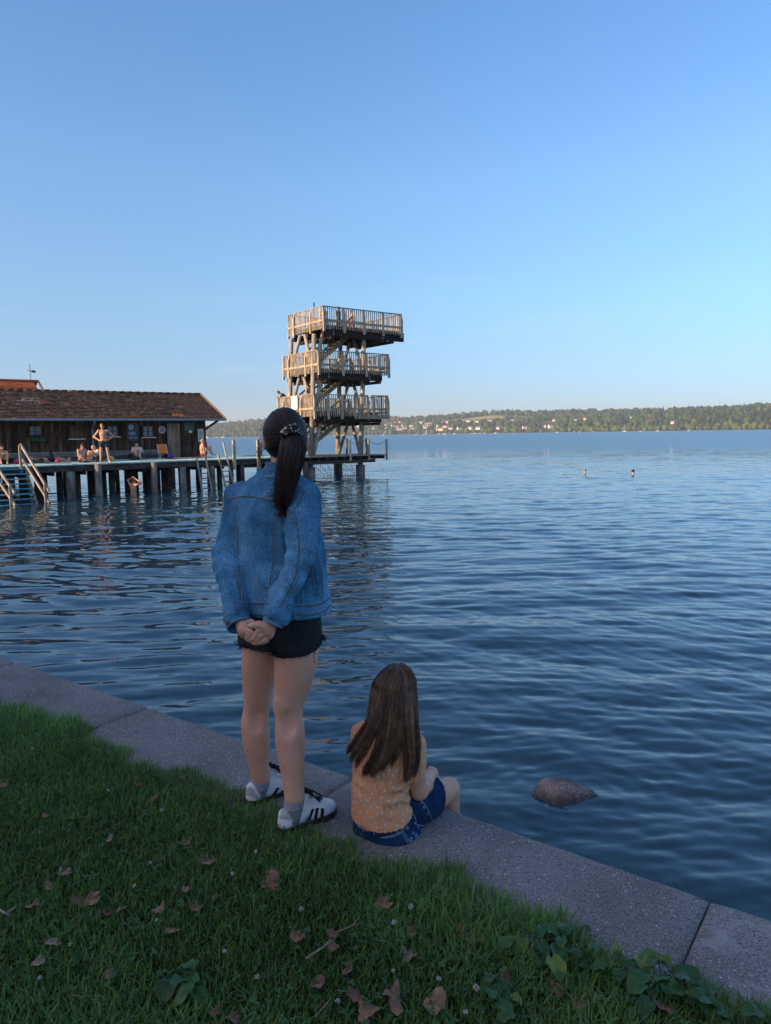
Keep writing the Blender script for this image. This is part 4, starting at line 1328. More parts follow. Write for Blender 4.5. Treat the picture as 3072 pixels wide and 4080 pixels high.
b = MB(TP); b.t = (0.8, 0.7, 0.6); b.bar((RX1 + 0.01, EY - 0.03, EZ + 0.02), (RX1 + 0.01, RY, RZ + 0.05), 0.04, 0.17); b.bar((RX1 + 0.01, 2 * RY - EY, EZ + 0.02), (RX1 + 0.01, RY + 0.01, RZ + 0.05), 0.04, 0.17); b.build('bargeboard', m_door, rf)
b = MB(TP); b.tube([(HX0 - 0.4, EY - 0.09, EZ - 0.02), (RX1 + 0.02, EY - 0.09, EZ - 0.03)], 0.062, n=10); gt = b.build('gutter', m_zinc, hs, smooth=True)
b = MB(TP); b.tube(catmull([(1.1, EY - 0.09, EZ - 0.05), (1.12, EY - 0.05, EZ - 0.2), (1.17, FY - 0.12, EZ - 0.42), (1.18, FY - 0.07, EZ - 0.6), (1.18, FY - 0.07, 1.5)], 14), 0.042, n=8); b.build('downpipe', m_zinc, gt, smooth=True)
b = MB(TP); b.t = (1, 1, 1); b.bar((HX1 - 0.05, FY - 0.06, 2.92), (HX1 + 0.62, EY + 0.12, EZ + 0.0), 0.11, 0.11); b.build('brace', m_dark, hs)

# flower box under the left window
fb = empty('flower_box', PW(-1.33, FY - 0.15, 2.42), 'dark green flower box with plants under the left window', 'planter')
b = MB(TP); b.box(-1.66, -1.0, FY - 0.24, FY - 0.035, 2.42, 2.60); b.build('box', M('dark green box', (0.02, 0.05, 0.04), rough=0.6), fb, bevel=0.01)
b = MB(TP); m_pl = add_attr_tint(M('potted foliage', (0.8, 0.8, 0.8), (1.2, 1.2, 1.2), scale=10))
for i in range(160):
    P_ = np.array([rp.uniform(-1.64, -1.02), FY - 0.14 + rp.normal(0, 0.05), 2.60 + abs(rp.normal(0, 0.07))])
    u = rp.normal(size=3) * 0.03; v = rp.normal(size=3) * 0.03
    b.t = (0.3, 0.08, 0.06) if rp.uniform() < 0.08 else (0.03, 0.07, 0.025); b.add([P_ - u, P_ + v, P_ + u, P_ - v], [(0, 1, 2, 3)])
b.build('foliage', m_pl, fb)

# signs on the wall
EXW = (1, 0, 0); EZW = (0, 0, 1)
def board(name, x0, x1, z0, z1, mat, label, cat='sign', th=0.025):
    e = empty(name, PW((x0 + x1) / 2, FY - 0.05, (z0 + z1) / 2), label, cat)
    b = MB(TP); b.box(x0, x1, FY - 0.04 - th, FY - 0.04, z0, z1); b.build('panel', mat, e)
    return e
m_slate = M('slate grey sign', (0.035, 0.05, 0.065), rough=0.4); m_pale = M('pale sign print', (0.42, 0.52, 0.62), rough=0.6); m_lblue = M('light blue print', (0.10, 0.24, 0.48), rough=0.6)
YS = FY - 0.067
e = board('wall_sign', 2.88, 3.46, 2.37, 3.31, m_slate, 'tall slate grey sign with round pale emblem left of the third window')
b = MB(TP); b.disc((3.09, YS + 0.002, 3.07), (0, -1, 0), 0.125, 0.004, 28); em = b.build('emblem', m_pale, e)
b = MB(TP); b.disc((3.09, YS - 0.002, 3.07), (0, -1, 0), 0.075, 0.003, 24); b.build('emblem_core', m_lblue, em)
b = MB(TP)
lettering(b, 'EL TERRA', 0.075, (3.12, YS - 0.003, 2.80), EXW, EZW, (0, 0, 0), 0.002); lettering(b, 'MOMENT', 0.082, (3.145, YS - 0.003, 2.72), EXW, EZW, (0, 0, 0), 0.002)
lettering(b, 'GENUSS', 0.045, (3.07, YS - 0.003, 2.565), EXW, EZW, (0, 0, 0), 0.001)
b.box(2.97, 3.40, YS - 0.002, YS, 2.515, 2.535); b.build('lettering', m_pale, e)
e = empty('rescue_emblem', PW(4.71, FY - 0.05, 2.93), 'round white and blue lifeguard emblem with red cross beside the door', 'sign')
b = MB(TP); b.disc((4.71, FY - 0.03, 2.93), (0, -1, 0), 0.185, 0.03, 36); b.build('disc', m_white, e)
b = MB(TP); b.disc((4.71, FY - 0.061, 2.93), (0, -1, 0), 0.152, 0.003, 36); b.build('ring', M('emblem blue', (0.03, 0.08, 0.24), rough=0.5), e)
b = MB(TP); b.disc((4.71, FY - 0.065, 2.93), (0, -1, 0), 0.095, 0.003, 30); b.build('field', m_white, e)
m_red = M('emblem red', (0.55, 0.05, 0.05), rough=0.5)
b = MB(TP); b.box(4.71 - 0.085, 4.71 + 0.085, FY - 0.072, FY - 0.069, 2.90, 2.96); b.box(4.68, 4.74, FY - 0.072, FY - 0.069, 2.845, 2.899); b.box(4.68, 4.74, FY - 0.072, FY - 0.069, 2.961, 3.015); b.build('cross', m_red, e)
board('notice_board', 5.93, 6.48, 2.88, 3.30, M('green board', (0.02, 0.10, 0.085), (0.03, 0.13, 0.11), rough=0.4, scale=3), 'plain dark green board right of the door', 'board')
e = board('paper_note', 6.17, 6.36, 2.75, 2.87, m_white, 'small white paper note below the green board', 'note', 0.006)
b = MB(TP); lettering(b, 'INFO', 0.05, (6.265, FY - 0.048, 2.81), EXW, EZW, (0, 0, 0)); b.build('lettering', m_lblue, e)
e = board('poster_frame', 6.68, 6.99, 2.26, 2.95, m_white, 'white framed poster on the boathouse corner', 'poster')
b = MB(TP); b.box(6.72, 6.95, YS - 0.003, YS - 0.001, 2.32, 2.90); pr = b.build('print', M('poster paper', (0.40, 0.46, 0.50), rough=0.5), e)
b = MB(TP)
for tx, z in (('ST. ALTO', 2.76), ('BAD AM SEE', 2.68), ('KIOSK', 2.58)): lettering(b, tx, 0.055, (6.83, YS - 0.006, z), (0.72, 0, 0), EZW, (0, 0, 0), 0.001)
b.box(6.735, 6.94, YS - 0.006, YS - 0.004, 2.34, 2.42); b.box(6.79, 6.80, YS - 0.006, YS - 0.004, 2.421, 2.52); b.build('lettering', m_slate, pr)

# benches along the wall
def bench(x0, x1, label):
    e = empty('bench', PW((x0 + x1) / 2, FY - 0.35, DZ), label, 'bench', 'slatted benches along the boathouse wall')
    b = MB(TP)
    for z in np.arange(1.50, 1.94, 0.075):
        k = rp.uniform(0.8, 1.3); b.t = (0.62 * k, 0.7 * k, 0.85 * k); b.box(x0, x1, FY - 0.13 - (1.94 - z) * 0.1, FY - 0.10 - (1.94 - z) * 0.1, z - 0.026, z + 0.026)
    b.build('backrest', m_silver, e)
    b = MB(TP)
    for y in (0.28, 0.37, 0.46, 0.55):
        k = rp.uniform(0.8, 1.3); b.t = (0.55 * k, 0.62 * k, 0.75 * k); b.box(x0, x1, FY - y - 0.038, FY - y + 0.038, 1.70, 1.73)
    b.build('seat', m_silver, e)
    for x in (x0 + 0.15, x1 - 0.15):
        b = MB(TP); b.t = (0.4,) * 3; b.box(x - 0.035, x + 0.035, FY - 0.58, FY - 0.24, DZ, 1.69); b.build('leg', m_beam, e)
bench(-5.6, -2.75, 'low slatted bench at the left picture edge behind the stairs')
bench(-2.65, -0.85, 'low slatted bench below the flower box window')
bench(-0.75, 1.12, 'low slatted bench below the louvred shutter')
bench(1.3, 3.05, 'low slatted bench behind the standing man')
bench(3.15, 4.9, 'low slatted bench between the sign and the door')

# building behind with the orange roof
oh = empty('orange_roof_house', PW(-6, 14, 1.0), 'building behind with bright orange tiled roof and its ridge', 'house')
b = MB(TP); b.t = (0.5, 0.45, 0.4); b.box(-14, 0.2, 12, 17, 0.5, 4.6); b.build('wall', m_dark, oh)
b = MB(TP); s2 = math.hypot(2.6, 1.35)
d2 = np.array([0, 2.6 / s2, 1.35 / s2]); n2 = np.array([0, -d2[2], d2[1]])
for i in range(14):
    for xx in np.arange(-14.3, 0.55, 0.24):
        k = rp.uniform(0.75, 1.2) * (0.6 if i % 5 == 4 else 1); b.t = (0.42 * k, 0.125 * k, 0.055 * k)
        A = np.array([xx, 11.4, 4.55]) + d2 * i * s2 / 14
        e0 = d2 * s2 / 14 * 1.1
        b.add([A + n2 * 0.03, A + n2 * 0.03 + [0.235, 0, 0], A + e0 + [0.235, 0, 0], A + e0, A, A + [0.235, 0, 0]], [(0, 1, 2, 3), (4, 5, 1, 0)])
b.t = (0.3, 0.1, 0.05); b.add([(-14.3, 14, 5.9), (0.78, 14, 5.9), (0.95, 16.8, 4.5), (-14.3, 16.8, 4.5)], [(0, 1, 2, 3)])
b.tube([(-14.3, 14, 5.93), (0.8, 14, 5.93)], 0.09, n=8)
orf = b.build('roof', m_tile, oh)
b = MB(TP); b.t = (0.5, 0.45, 0.4); b.bar((0.82, 11.4, 4.6), (0.82, 14, 5.95), 0.05, 0.16); b.build('bargeboard', m_door, orf)
wp = empty('weather_mast', PW(0.42, 14, 5.9), 'thin metal mast with a small wind vane above the orange roof', 'mast')
b = MB(TP); b.tube([(0.42, 14, 5.4), (0.42, 14, 6.95)], 0.025, n=6); b.build('pole', m_zinc, wp)
b = MB(TP); b.bar((0.30, 14, 6.55), (0.62, 14, 6.50), 0.03, 0.03); b.box(0.5, 0.72, 13.98, 14.02, 6.44, 6.56); b.build('vane', m_iron, wp)

# ---------------- diving tower
tw = empty('diving_tower', PW(16.5, 6.5, 0), 'three storey timber diving tower on log legs standing in the lake', 'diving tower')
def tb(name, mat=m_silver, parent=None, bevel=0.0, smooth=False):
    return lambda b: b.build(name, mat, parent or tw, bevel=bevel, smooth=smooth)
def logp(a, c, r=0.13, t=1.0, name='leg'):
    b = MB(TP); b.t = (t, t * 0.98, t * 0.95); b.tube([a, (np.array(a) + np.array(c)) / 2 + [rp.uniform(-0.015, 0.015), 0, 0], c], [r * 1.05, r, r * 0.92], n=12); return b.build(name, m_silver, tw, smooth=True)
LX = 0.055                                                # lean of the log frame per metre
YF, YB = 5.7, 8.5
FL = [1.22, 3.92, 6.58, 9.22]                             # floor heights
for (x, y) in ((14.5, YF), (18.25, YF), (14.5, YB), (18.3, YB)):
    logp((x, y, 1.22), (x + LX * 7.4, y, 8.7), 0.15, rp.uniform(0.85, 1.1))
for i in range(3):
    z0, z1 = FL[i], FL[i + 1] - 0.45
    o0, o1 = (z0 - 1.2) * LX, (z1 - 1.2) * LX
    xm = 18.28
    logp((xm + o0, YF + 0.1, z0), (xm + o1, (YF + YB) / 2 - 0.15, z1), 0.11, 0.95, 'diagonal'); logp((xm + o0 + 0.02, YB - 0.1, z0), (xm + o1, (YF + YB) / 2 + 0.15, z1), 0.11, 0.75, 'diagonal')
    logp((14.5 + o0, YF + 0.1, z0), (14.5 + o1, (YF + YB) / 2 - 0.3, z1), 0.11, 1.0, 'diagonal'); logp((14.5 + o0, YB - 0.1, z0), (14.5 + o1, (YF + YB) / 2 + 0.3, z1), 0.11, 0.9, 'diagonal')
    logp((14.62 + o0, YF, z0), (15.15 + o1, YF + 0.02, z1), 0.12, 1.05, 'diagonal')
# piles in the water
for (x, y) in ((14.4, YF), (18.2, YF), (14.4, YB), (18.3, YB)):
    b = MB(TP); b.tube([(x, y, -4), (x, y, 0.55)], 0.30, n=18); b.tube([(x, y, 0.55), (x, y, 0.95)], 0.17, n=12); b.build('pile', m_concpile, tw, smooth=False)
# bottom platform
b = MB(TP)
for x in np.arange(9.5, 19.9, 0.16):
    k = rp.uniform(0.8, 1.2); b.t = (k * 0.8, k * 0.8, k * 0.8); b.box(x, x + 0.15, 4.9, 9.3, 1.16, 1.21)
b.build('platform', m_silver, tw)
b = MB(TP); b.t = (0.9, 0.9, 0.9)
for y in (5.05, 6.6, 8.9): b.box(9.5, 18.95 if y < 6 else 19.6, y, y + 0.2, 0.72, 0.93)
b.t = (0.55, 0.55, 0.55)
for x in np.arange(9.6, 19.8, 0.62): b.box(x, x + 0.11, 4.95, 9.2, 0.94, 1.15)
b.build('platform_beam', m_beam, tw)
# net of wires below the platform
b = MB(TP)
for x in np.arange(13.4, 18.2, 0.17): b.tube([(x, 5.6, 0.72), (x + 0.03 * math.sin(x * 7), 5.62, -0.15)], 0.008, n=3, cap=False)
for z in np.arange(-0.05, 0.72, 0.12): b.tube([(13.4, 5.6, z), (15.8, 5.6, z - 0.04), (18.2, 5.6, z)], 0.008, n=3, cap=False)
for k in range(9): b.tube([(13.4 + k * 0.55, 5.58, 0.72), (14.2 + k * 0.5 * rp.uniform(0.8, 1.2), 5.57, 0.0)], 0.014, n=4, cap=False)
b.build('safety_net', m_iron, tw)
# posts and rope on the platform
for (x, y, z0, z1, t) in ((16.95, 5.0, 0.86, 2.25, 1.5), (18.35, 4.95, 0.86, 2.22, 1.0), (19.5, 6.8, 1.2, 2.27, 0.8), (18.3, 7.4, 1.2, 2.28, 0.5), (19.82, 4.98, 0.84, 2.2, 1.0)):
    b = MB(TP); b.t = (t, t * 0.92, t * 0.8); b.box(x - 0.055, x + 0.055, y - 0.055, y + 0.055, z0, z1); b.build('rope_post', m_silver, tw, bevel=0.01)
b = MB(TP); b.tube(catmull([(18.3, 7.4, 2.1), (18.9, 7.1, 1.9), (19.5, 6.8, 2.1), (19.7, 5.8, 1.85), (19.82, 5.0, 2.12)], 16), 0.018, n=5); b.build('rope', m_blue, tw)

RA = 1.08
def storey(i, x0, x1, y0, y1, zf, gap=None):
    """floor, beams and the four railings of one storey"""
    b = MB(TP)
    for x in np.arange(x0, x1, 0.17):
        k = rp.uniform(0.7, 1.1); b.t = (k * 0.5, k * 0.5, k * 0.5); b.box(x, min(x + 0.16, x1), y0 + 0.06, y1 - 0.06, zf - 0.05, zf)
    b.build('floor', m_silver, tw)
    b = MB(TP); b.t = (0.42, 0.42, 0.45)
    for y in (y0 + 0.25, (y0 + y1) / 2, y1 - 0.35):
        b.box(x0 + 0.15, x1 + (0.45 if i == 2 else -0.3), y, y + 0.22, zf - 0.62, zf - 0.22)
    for x in np.arange(x0 + 0.2, x1, 0.9): b.box(x, x + 0.16, y0 + 0.02, y1 - 0.02, zf - 0.21, zf - 0.055)
    for x in (x0 + 0.6, x1 - 1.6, x1 - 0.7): b.box(x, x + 0.2, y0 + 0.1, y1 - 0.1, zf - 0.80, zf - 0.63)
    b.build('floor_beam', m_beam, tw)
    b = MB(TP)
    for x in (x0 + 0.9, x1 - 1.3, x1 - 1.32): 
        for z in (zf - 0.34, zf - 0.5): b.disc((x, y0 + 0.248, z), (0, -1, 0), 0.035, 0.02, 8)
    b.build('bolt', m_white, tw)
    def rail(a, c, nposts, lit):
        a = np.array(a, float); c = np.array(c, float); L = np.linalg.norm(c - a); d = (c - a) / L; out = np.array([d[1], -d[0]])
        rl = MB(TP); n = int(L / 0.15)
        for k in range(n + 1):
            p = a + d * (k * L / n); kk = rp.uniform(0.8, 1.25); rl.t = (kk, kk * 0.97, kk * 0.93); j = rp.uniform(-0.01, 0.01)
            q = p + out * 0.03
            rl.bar((q[0] + j, q[1], zf - 0.26 + rp.uniform(-0.02, 0.02)), (q[0], q[1], zf + RA - 0.02), 0.056, 0.022, up=(out[0], out[1], 0))
        pr_ = rl.build('railing', m_silver, tw)
        b = MB(TP); b.t = (0.9, 0.85, 0.78); b.bar((*(a - d * 0.05), zf + RA), (*(c + d * 0.05), zf + RA), 0.13, 0.045); b.build('top_rail', m_silver, pr_)
        b = MB(TP); b.t = (1.0, 0.95, 0.9); b.bar((*(a + out * 0.065 - d * 0.1), zf + 0.22), (*(c + out * 0.065 + d * 0.1), zf + 0.22), 0.05, 0.13); b.build('lower_rail', m_silver, pr_)
        for k in range(nposts):
            p = a + d * L * (k + (0.0 if lit == 'f' else 0.35)) / (nposts - (1 if lit == 'f' else 0)) + out * 0.085
            b = MB(TP); b.t = (1.12, 1.08, 1.0)
            b.bar((*p, zf - 0.42), (*p, zf + 0.72), 0.135, 0.10, up=(out[0], out[1], 0)); b.bar((*p, zf + 0.715), (*(p - out * 0.09), zf + RA - 0.03), 0.125, 0.085, up=(out[0], out[1], 0))
            b.build('rail_post', m_silver, pr_)
        return pr_
    if gap is None:
        rail((x0, y0), (x1, y0), 4 if i == 1 else 5, 'f')
    else:
        rail((x0, y0), (gap[0], y0), 5, 'f'); rail((gap[1], y0), (x1, y0), 2, 'f')
    rail((x0, y1), (x0, y0), 2, 's')
    rail((x1, y0), (x1, y1), 3, 'f'); rail((x1, y1), (x0, y1), 4, 'f')
storey(0, 14.35, 19.95, 5.0, 9.4, FL[1], gap=(18.35, 18.75))
storey(1, 14.72, 20.05, 5.0, 9.2, FL[2])
storey(2, 15.15, 21.15, 5.0, 9.15, FL[3])
# diving boards and boxes on the floors
b = MB(TP); b.t = (0.75, 0.75, 0.75); b.box(20.6, 21.75, 5.4, 6.4, FL[3] - 0.16, FL[3] - 0.06); b.build('springboard', m_beam, tw)
b = MB(TP); b.t = (0.9, 0.8, 0.7); b.box(17.5, 19.9, 4.88, 4.955, FL[1] - 0.42, FL[1] - 0.15); b.build('fascia', m_silver, tw)
b = MB(TP); b.box(18.4, 19.9, 5.12, 5.7, FL[1] + 0.002, FL[1] + 0.03); b.build('mat', M('red mat', (0.4, 0.05, 0.05), rough=0.8), tw)
# stairs between the storeys
for i in range(3):
    z0, z1 = FL[i], FL[i + 1]; xa, xb = 13.85 + i * 0.55, 17.75 + i * 0.22
    for y in (6.3, 7.25):
        b = MB(TP); b.t = (0.75, 0.68, 0.6); b.bar((xa, y, z0 + 0.0), (xb, y, z1 - 0.1), 0.07, 0.26); b.build('stair_stringer', m_silver, tw)
    for k in range(11):
        t = (k + 0.7) / 11.5
        b = MB(TP); b.t = (0.6, 0.6, 0.6); x = xa + (xb - xa) * t; z = z0 + (z1 - 0.1 - z0) * t + 0.04; b.box(x - 0.12, x + 0.12, 6.34, 7.21, z - 0.04, z); b.build('stair_tread', m_silver, tw)
    b = MB(TP); b.t = (0.5, 0.48, 0.46)
    for y in (6.27, 7.28):
        b.bar((xa, y, z0 + 0.95), (xb, y, z1 + 0.85), 0.06, 0.09)
        for k in range(14):
            t = k / 13; x = xa + (xb - xa) * t; z = z0 + (z1 - z0) * t; b.bar((x, y, z), (x, y, z + 0.92), 0.06, 0.025)
    b.build('stair_rail', m_beam, tw)
# sign on the left railing of the low floor
e = empty('diving_sign', PW(14.2, 7.1, 4.55), 'white rules sign with a diver on the lower tower railing', 'sign')
SX = 14.35 - 0.16
b = MB(TP); b.box(SX - 0.02, SX, 6.70, 7.45, 4.14, 4.98); b.build('panel', m_white, e)
b = MB(TP)
for tx, s_, z in (('SPRUNG', 0.11, 4.86), ('TURM', 0.10, 4.76), ('AUF EIGENE', 0.07, 4.66), ('GEFAHR', 0.07, 4.59)):
    lettering(b, tx, s_, (SX - 0.023, 7.075, z), (0, -0.75, 0), (0, 0, 1), (0, 0, 0))
b.bar((SX - 0.024, 7.10, 4.34), (SX - 0.024, 7.0, 4.50), 0.004, 0.05, up=(0, 1, 0)); b.bar((SX - 0.024, 6.98, 4.51), (SX - 0.024, 6.95, 4.56), 0.004, 0.03, up=(0, 1, 0)); b.bar((SX - 0.024, 7.2, 4.22), (SX - 0.024, 7.05, 4.22), 0.004, 0.04)
b.build('lettering', M('green sign print', (0.10, 0.16, 0.13)), e)
# small pennant above the top floor
e = empty('pennant', PW(17.0, 9.0, FL[3] + 1.1), 'small dark pennant on a thin staff above the top platform', 'flag')
b = MB(TP); b.tube([(17.0, 9.05, FL[3] + 0.9), (17.0, 9.05, FL[3] + 2.1)], 0.012, n=5); b.build('staff', m_iron, e)
b = MB(TP); b.add([(17.0, 9.06, FL[3] + 1.75), (17.07, 9.06, FL[3] + 1.72), (17.08, 9.07, FL[3] + 2.0), (17.01, 9.06, FL[3] + 2.1), (17.0, 9.04, FL[3] + 1.75), (17.07, 9.04, FL[3] + 1.72), (17.08, 9.05, FL[3] + 2.0), (17.01, 9.04, FL[3] + 2.1)], [(0, 1, 2, 3), (4, 5, 6, 7), (0, 1, 5, 4), (1, 2, 6, 5), (2, 3, 7, 6)]); b.build('cloth', M('flag cloth', (0.08, 0.03, 0.04)), e)
# ================================================================== BATHERS AND THEIR THINGS (far)
m_skin_sun = skin_mat('tanned skin', (0.50, 0.26, 0.16), (0.58, 0.32, 0.21))
m_skin_pale = skin_mat('pale skin', (0.62, 0.38, 0.28), (0.68, 0.44, 0.33))
m_hair_dk = M('dark hair', (0.012, 0.009, 0.008), (0.03, 0.022, 0.018), rough=0.5, scale=40)
m_hair_br = M('brown hair', (0.05, 0.028, 0.016), (0.09, 0.05, 0.03), rough=0.5, scale=40)
m_navy = M('navy cloth', (0.015, 0.025, 0.05), (0.025, 0.04, 0.075), rough=0.8, scale=20)
m_blackc = M('black cloth', (0.012, 0.012, 0.014), (0.025, 0.025, 0.028), rough=0.85, scale=20)
m_whitec = M('white cloth', (0.65, 0.64, 0.62), (0.75, 0.74, 0.72), rough=0.9, scale=20)
m_redc = M('red cloth', (0.50, 0.05, 0.04), (0.60, 0.08, 0.06), rough=0.85, scale=20)

def plx(px, py, y):
    """jetty coordinate along the front where a photo pixel meets the upright plane y"""
    d = ray(px, py); t = ((PO - CAM_LOC) @ PY + y) / (d @ PY); P = CAM_LOC + d * t - PO
    return float(P @ PX)

def turn(J, yaw):
    c, s = math.cos(yaw), math.sin(yaw)
    return {k: (v[0] * c - v[1] * s, v[0] * s + v[1] * c, v[2]) for k, v in J.items()}
STAND = dict(head=(0, .02, 1.62), neck=(0, 0, 1.47), shl=(-.185, 0, 1.42), shr=(.185, 0, 1.42), hpl=(-.095, 0, .92), hpr=(.095, 0, .92),
             knl=(-.12, .02, .50), knr=(.12, .02, .50), anl=(-.13, -.02, .08), anr=(.13, -.02, .08), tol=(-.15, .16, .035), tor=(.15, .16, .035),
             ell=(-.24, -.03, 1.12), elr=(.24, -.03, 1.12), wrl=(-.24, .05, .88), wrr=(.24, .05, .88))
SIT = dict(head=(0, .06, .74), neck=(0, .03, .60), shl=(-.175, 0, .55), shr=(.175, 0, .55), hpl=(-.09, 0, .10), hpr=(.09, 0, .10),
           knl=(-.15, .38, .48), knr=(.15, .38, .48), anl=(-.12, .52, .08), anr=(.12, .52, .08), tol=(-.12, .68, .04), tor=(.12, .68, .04),
           ell=(-.26, .14, .36), elr=(.26, .14, .36), wrl=(-.10, .36, .44), wrr=(.10, .36, .44))

def with_(J, **kw):
    q = dict(J); q.update(kw); return q

# man with hands on his hips
J = with_(STAND, head=(0.02, .05, 1.645), face=(.10, .8, 1.30), ell=(-.43, -.10, 1.17), elr=(.40, -.12, 1.17), wrl=(-.19, .07, 1.02), wrr=(.19, .07, 1.02), hal=(-.09, .14, .99), har=(.09, .14, .99),
          anl=(-.20, -.02, .08), anr=(.16, 0, .08), tol=(-.25, .15, .035), tor=(.2, .18, .035), knl=(-.16, .03, .50), knr=(.13, .03, .50))
small_person(PW(plx(417, 1843, 0.45), 0.45, DZ), turn(J, math.radians(198)), 'man in dark swim trunks standing hands on hips at the jetty edge', m_skin_sun, [('swim_trunks', m_navy, trunks(.16, .10))], m_hair_dk, h=0.012)
# sitting bathers
J = with_(SIT, knl=(-.30, .30, .16), knr=(.30, .30, .16), anl=(.10, .38, .07), anr=(-.12, .42, .07), tol=(.24, .44, .05), tor=(-.25, .48, .05), face=(.3, .8, .30), head=(.02, .12, .72), ell=(-.24, .02, .28), wrl=(-.22, .2, .12), elr=(.24, .12, .28), wrr=(.16, .32, .18))
small_person(PW(plx(328, 1834, 2.3), 2.3, DZ + 0.01), turn(J, math.radians(232)), 'tanned man sitting cross-legged on the deck left of the standing man', m_skin_sun, [('swim_trunks', m_blackc, trunks(.2, .08))], m_hair_br)
J = with_(SIT, head=(0, .22, .64), neck=(0, .14, .56), shl=(-.18, .10, .52), shr=(.18, .10, .52))
small_person(PW(plx(394, 1832, 2.6), 2.6, DZ + 0.01), turn(J, math.radians(140)), 'pale person sitting bent forward on the deck behind the standing man', m_skin_pale, [('swim_trunks', m_navy, trunks(.2, .22))], M('fair hair', (0.45, 0.33, 0.18), (0.55, 0.42, 0.25), rough=0.6, scale=30))
J = with_(SIT, knl=(-.10, .34, .58), knr=(.10, .34, .58), anl=(-.10, .46, .08), anr=(.10, .46, .08))
r_, P_, g_ = small_person(PW(plx(547, 1830, 3.7), 3.7, DZ + 0.01), turn(J, math.radians(205)), 'woman in white top and sunglasses sitting with drawn-up knees by the wall', m_skin_pale, [('top', m_whitec, tshirt(.5, -.04)), ('swim_trunks', m_blackc, trunks(.15, .04))], m_hair_dk)
b = MB()
for sg in (-1, 1): b.ball(P_['head'] + g_['hf'] * 0.085 + g_['hx'] * sg * 0.032 + g_['hu'] * 0.012, (0.026, 0.026, 0.02), R=g_['HR'])
b.build('sunglasses', m_iron, r_, smooth=True)
small_person(PW(plx(10, 1838, 3.2), 3.2, DZ + 0.01), turn(SIT, math.radians(215)), 'dark haired bather hugging knees at the left picture edge', m_skin_sun, [('swim_trunks', m_navy, trunks(.2, .1))], m_hair_dk)
LIE = dict(head=(0, .86, .17), neck=(0, .70, .14), shl=(-.17, .62, .13), shr=(.17, .62, .13), hpl=(-.09, .10, .11), hpr=(.09, .10, .11), knl=(-.1, -.34, .12), knr=(.1, -.34, .20), anl=(-.11, -.76, .06), anr=(.1, -.72, .06), tol=(-.13, -.8, .2), tor=(.13, -.77, .2),
           ell=(-.30, .46, .10), elr=(.3, .46, .10), wrl=(-.28, .22, .06), wrr=(.28, .22, .06), face=(0, .95, 1.2))
small_person(PW(plx(205, 1829, 3.3), 3.3, DZ + 0.02), turn(LIE, math.radians(122)), 'bather lying on the deck below the shutter, head to the left', m_skin_sun, [('swim_trunks', m_blackc, trunks(.18, .08))], m_hair_dk)
J = with_(SIT, head=(0, .05, .76))
small_person(PW(plx(806, 1826, 2.9), 2.9, DZ + 0.10), turn(J, math.radians(-62)), 'bare-backed bather sitting on a pale towel at the boathouse corner', m_skin_sun, [('swim_trunks', m_redc, trunks(.2, .06))], M('sun-bleached hair', (0.35, 0.24, 0.13), (0.45, 0.32, 0.18), scale=30))
# bather washing in the lake beside a pile
J = with_(STAND, head=(0.02, .06, 1.60), ell=(-.30, .02, 1.62), elr=(.40, .06, 1.50), wrl=(-.10, .04, 1.72), wrr=(.14, .06, 1.66), hal=(-.02, 0.02, 1.76), har=(.04, .04, 1.72))
small_person(PW(plx(533, 1975, -0.45), -0.45, -0.98), turn(J, math.radians(-22)), 'bather standing in the lake washing hair beside a pile', m_skin_sun, [('swim_trunks', m_navy, trunks(.2, .05))], m_hair_dk)
# people on the tower
F1 = FL[1]; F3 = FL[3]
J = with_(STAND, head=(0, .52, 1.40), neck=(0, .36, 1.33), shl=(-.19, .30, 1.28), shr=(.19, .30, 1.28), ell=(-.27, .38, 1.02), elr=(.27, .38, 1.02), wrl=(-.2, .55, 1.10), wrr=(.2, .55, 1.10), face=(0, 1.4, 1.0))
small_person(PW(14.75, 9.0, F1), turn(J, math.radians(37 + 70)), 'man in black shirt leaning over the far left tower railing', m_skin_sun, [('shirt', m_blackc, tshirt(.9, -.05)), ('shorts', m_navy, trunks(.3, .05))], m_hair_br)
J = with_(STAND, head=(0, .20, 1.60), neck=(0, .12, 1.47), shl=(-.2, .08, 1.43), shr=(.2, .08, 1.43), ell=(-.26, .16, 1.15), elr=(.26, .16, 1.15), wrl=(-.2, .36, 1.08), wrr=(.2, .36, 1.08), face=(0.2, 1.0, 1.2))
small_person(PW(14.80, 6.05, F1 + 0.02), turn(J, math.radians(37 + 95)), 'man in dark shirt and red shorts leaning on the tower railing beside the sign', m_skin_sun, [('shirt', m_blackc, tshirt(.6, -.05)), ('shorts', m_redc, trunks(.32, .06))], m_hair_dk)
small_person(PW(17.4, 8.5, F3 + 0.01), turn(STAND, math.radians(20)), 'bather standing left on the top platform of the tower', m_skin_sun, [('swim_trunks', m_navy, trunks(.2, .1))], m_hair_dk)
small_person(PW(18.3, 8.0, F3 + 0.01), turn(with_(STAND, ell=(-.22, .1, 1.15), wrl=(-.1, .22, 1.2), elr=(.22, .1, 1.15), wrr=(.1, .22, 1.2)), math.radians(70)), 'bather in dark shirt standing in the middle of the top platform', m_skin_sun, [('shirt', m_blackc, tshirt(.6, -.1)), ('swim_trunks', m_blackc, trunks(.3, .1))], m_hair_dk)
small_person(PW(19.6, 8.4, F3 + 0.01), turn(STAND, math.radians(160)), 'bather in red trunks standing right on the top platform', m_skin_sun, [('swim_trunks', m_redc, trunks(.28, .1))], m_hair_br)
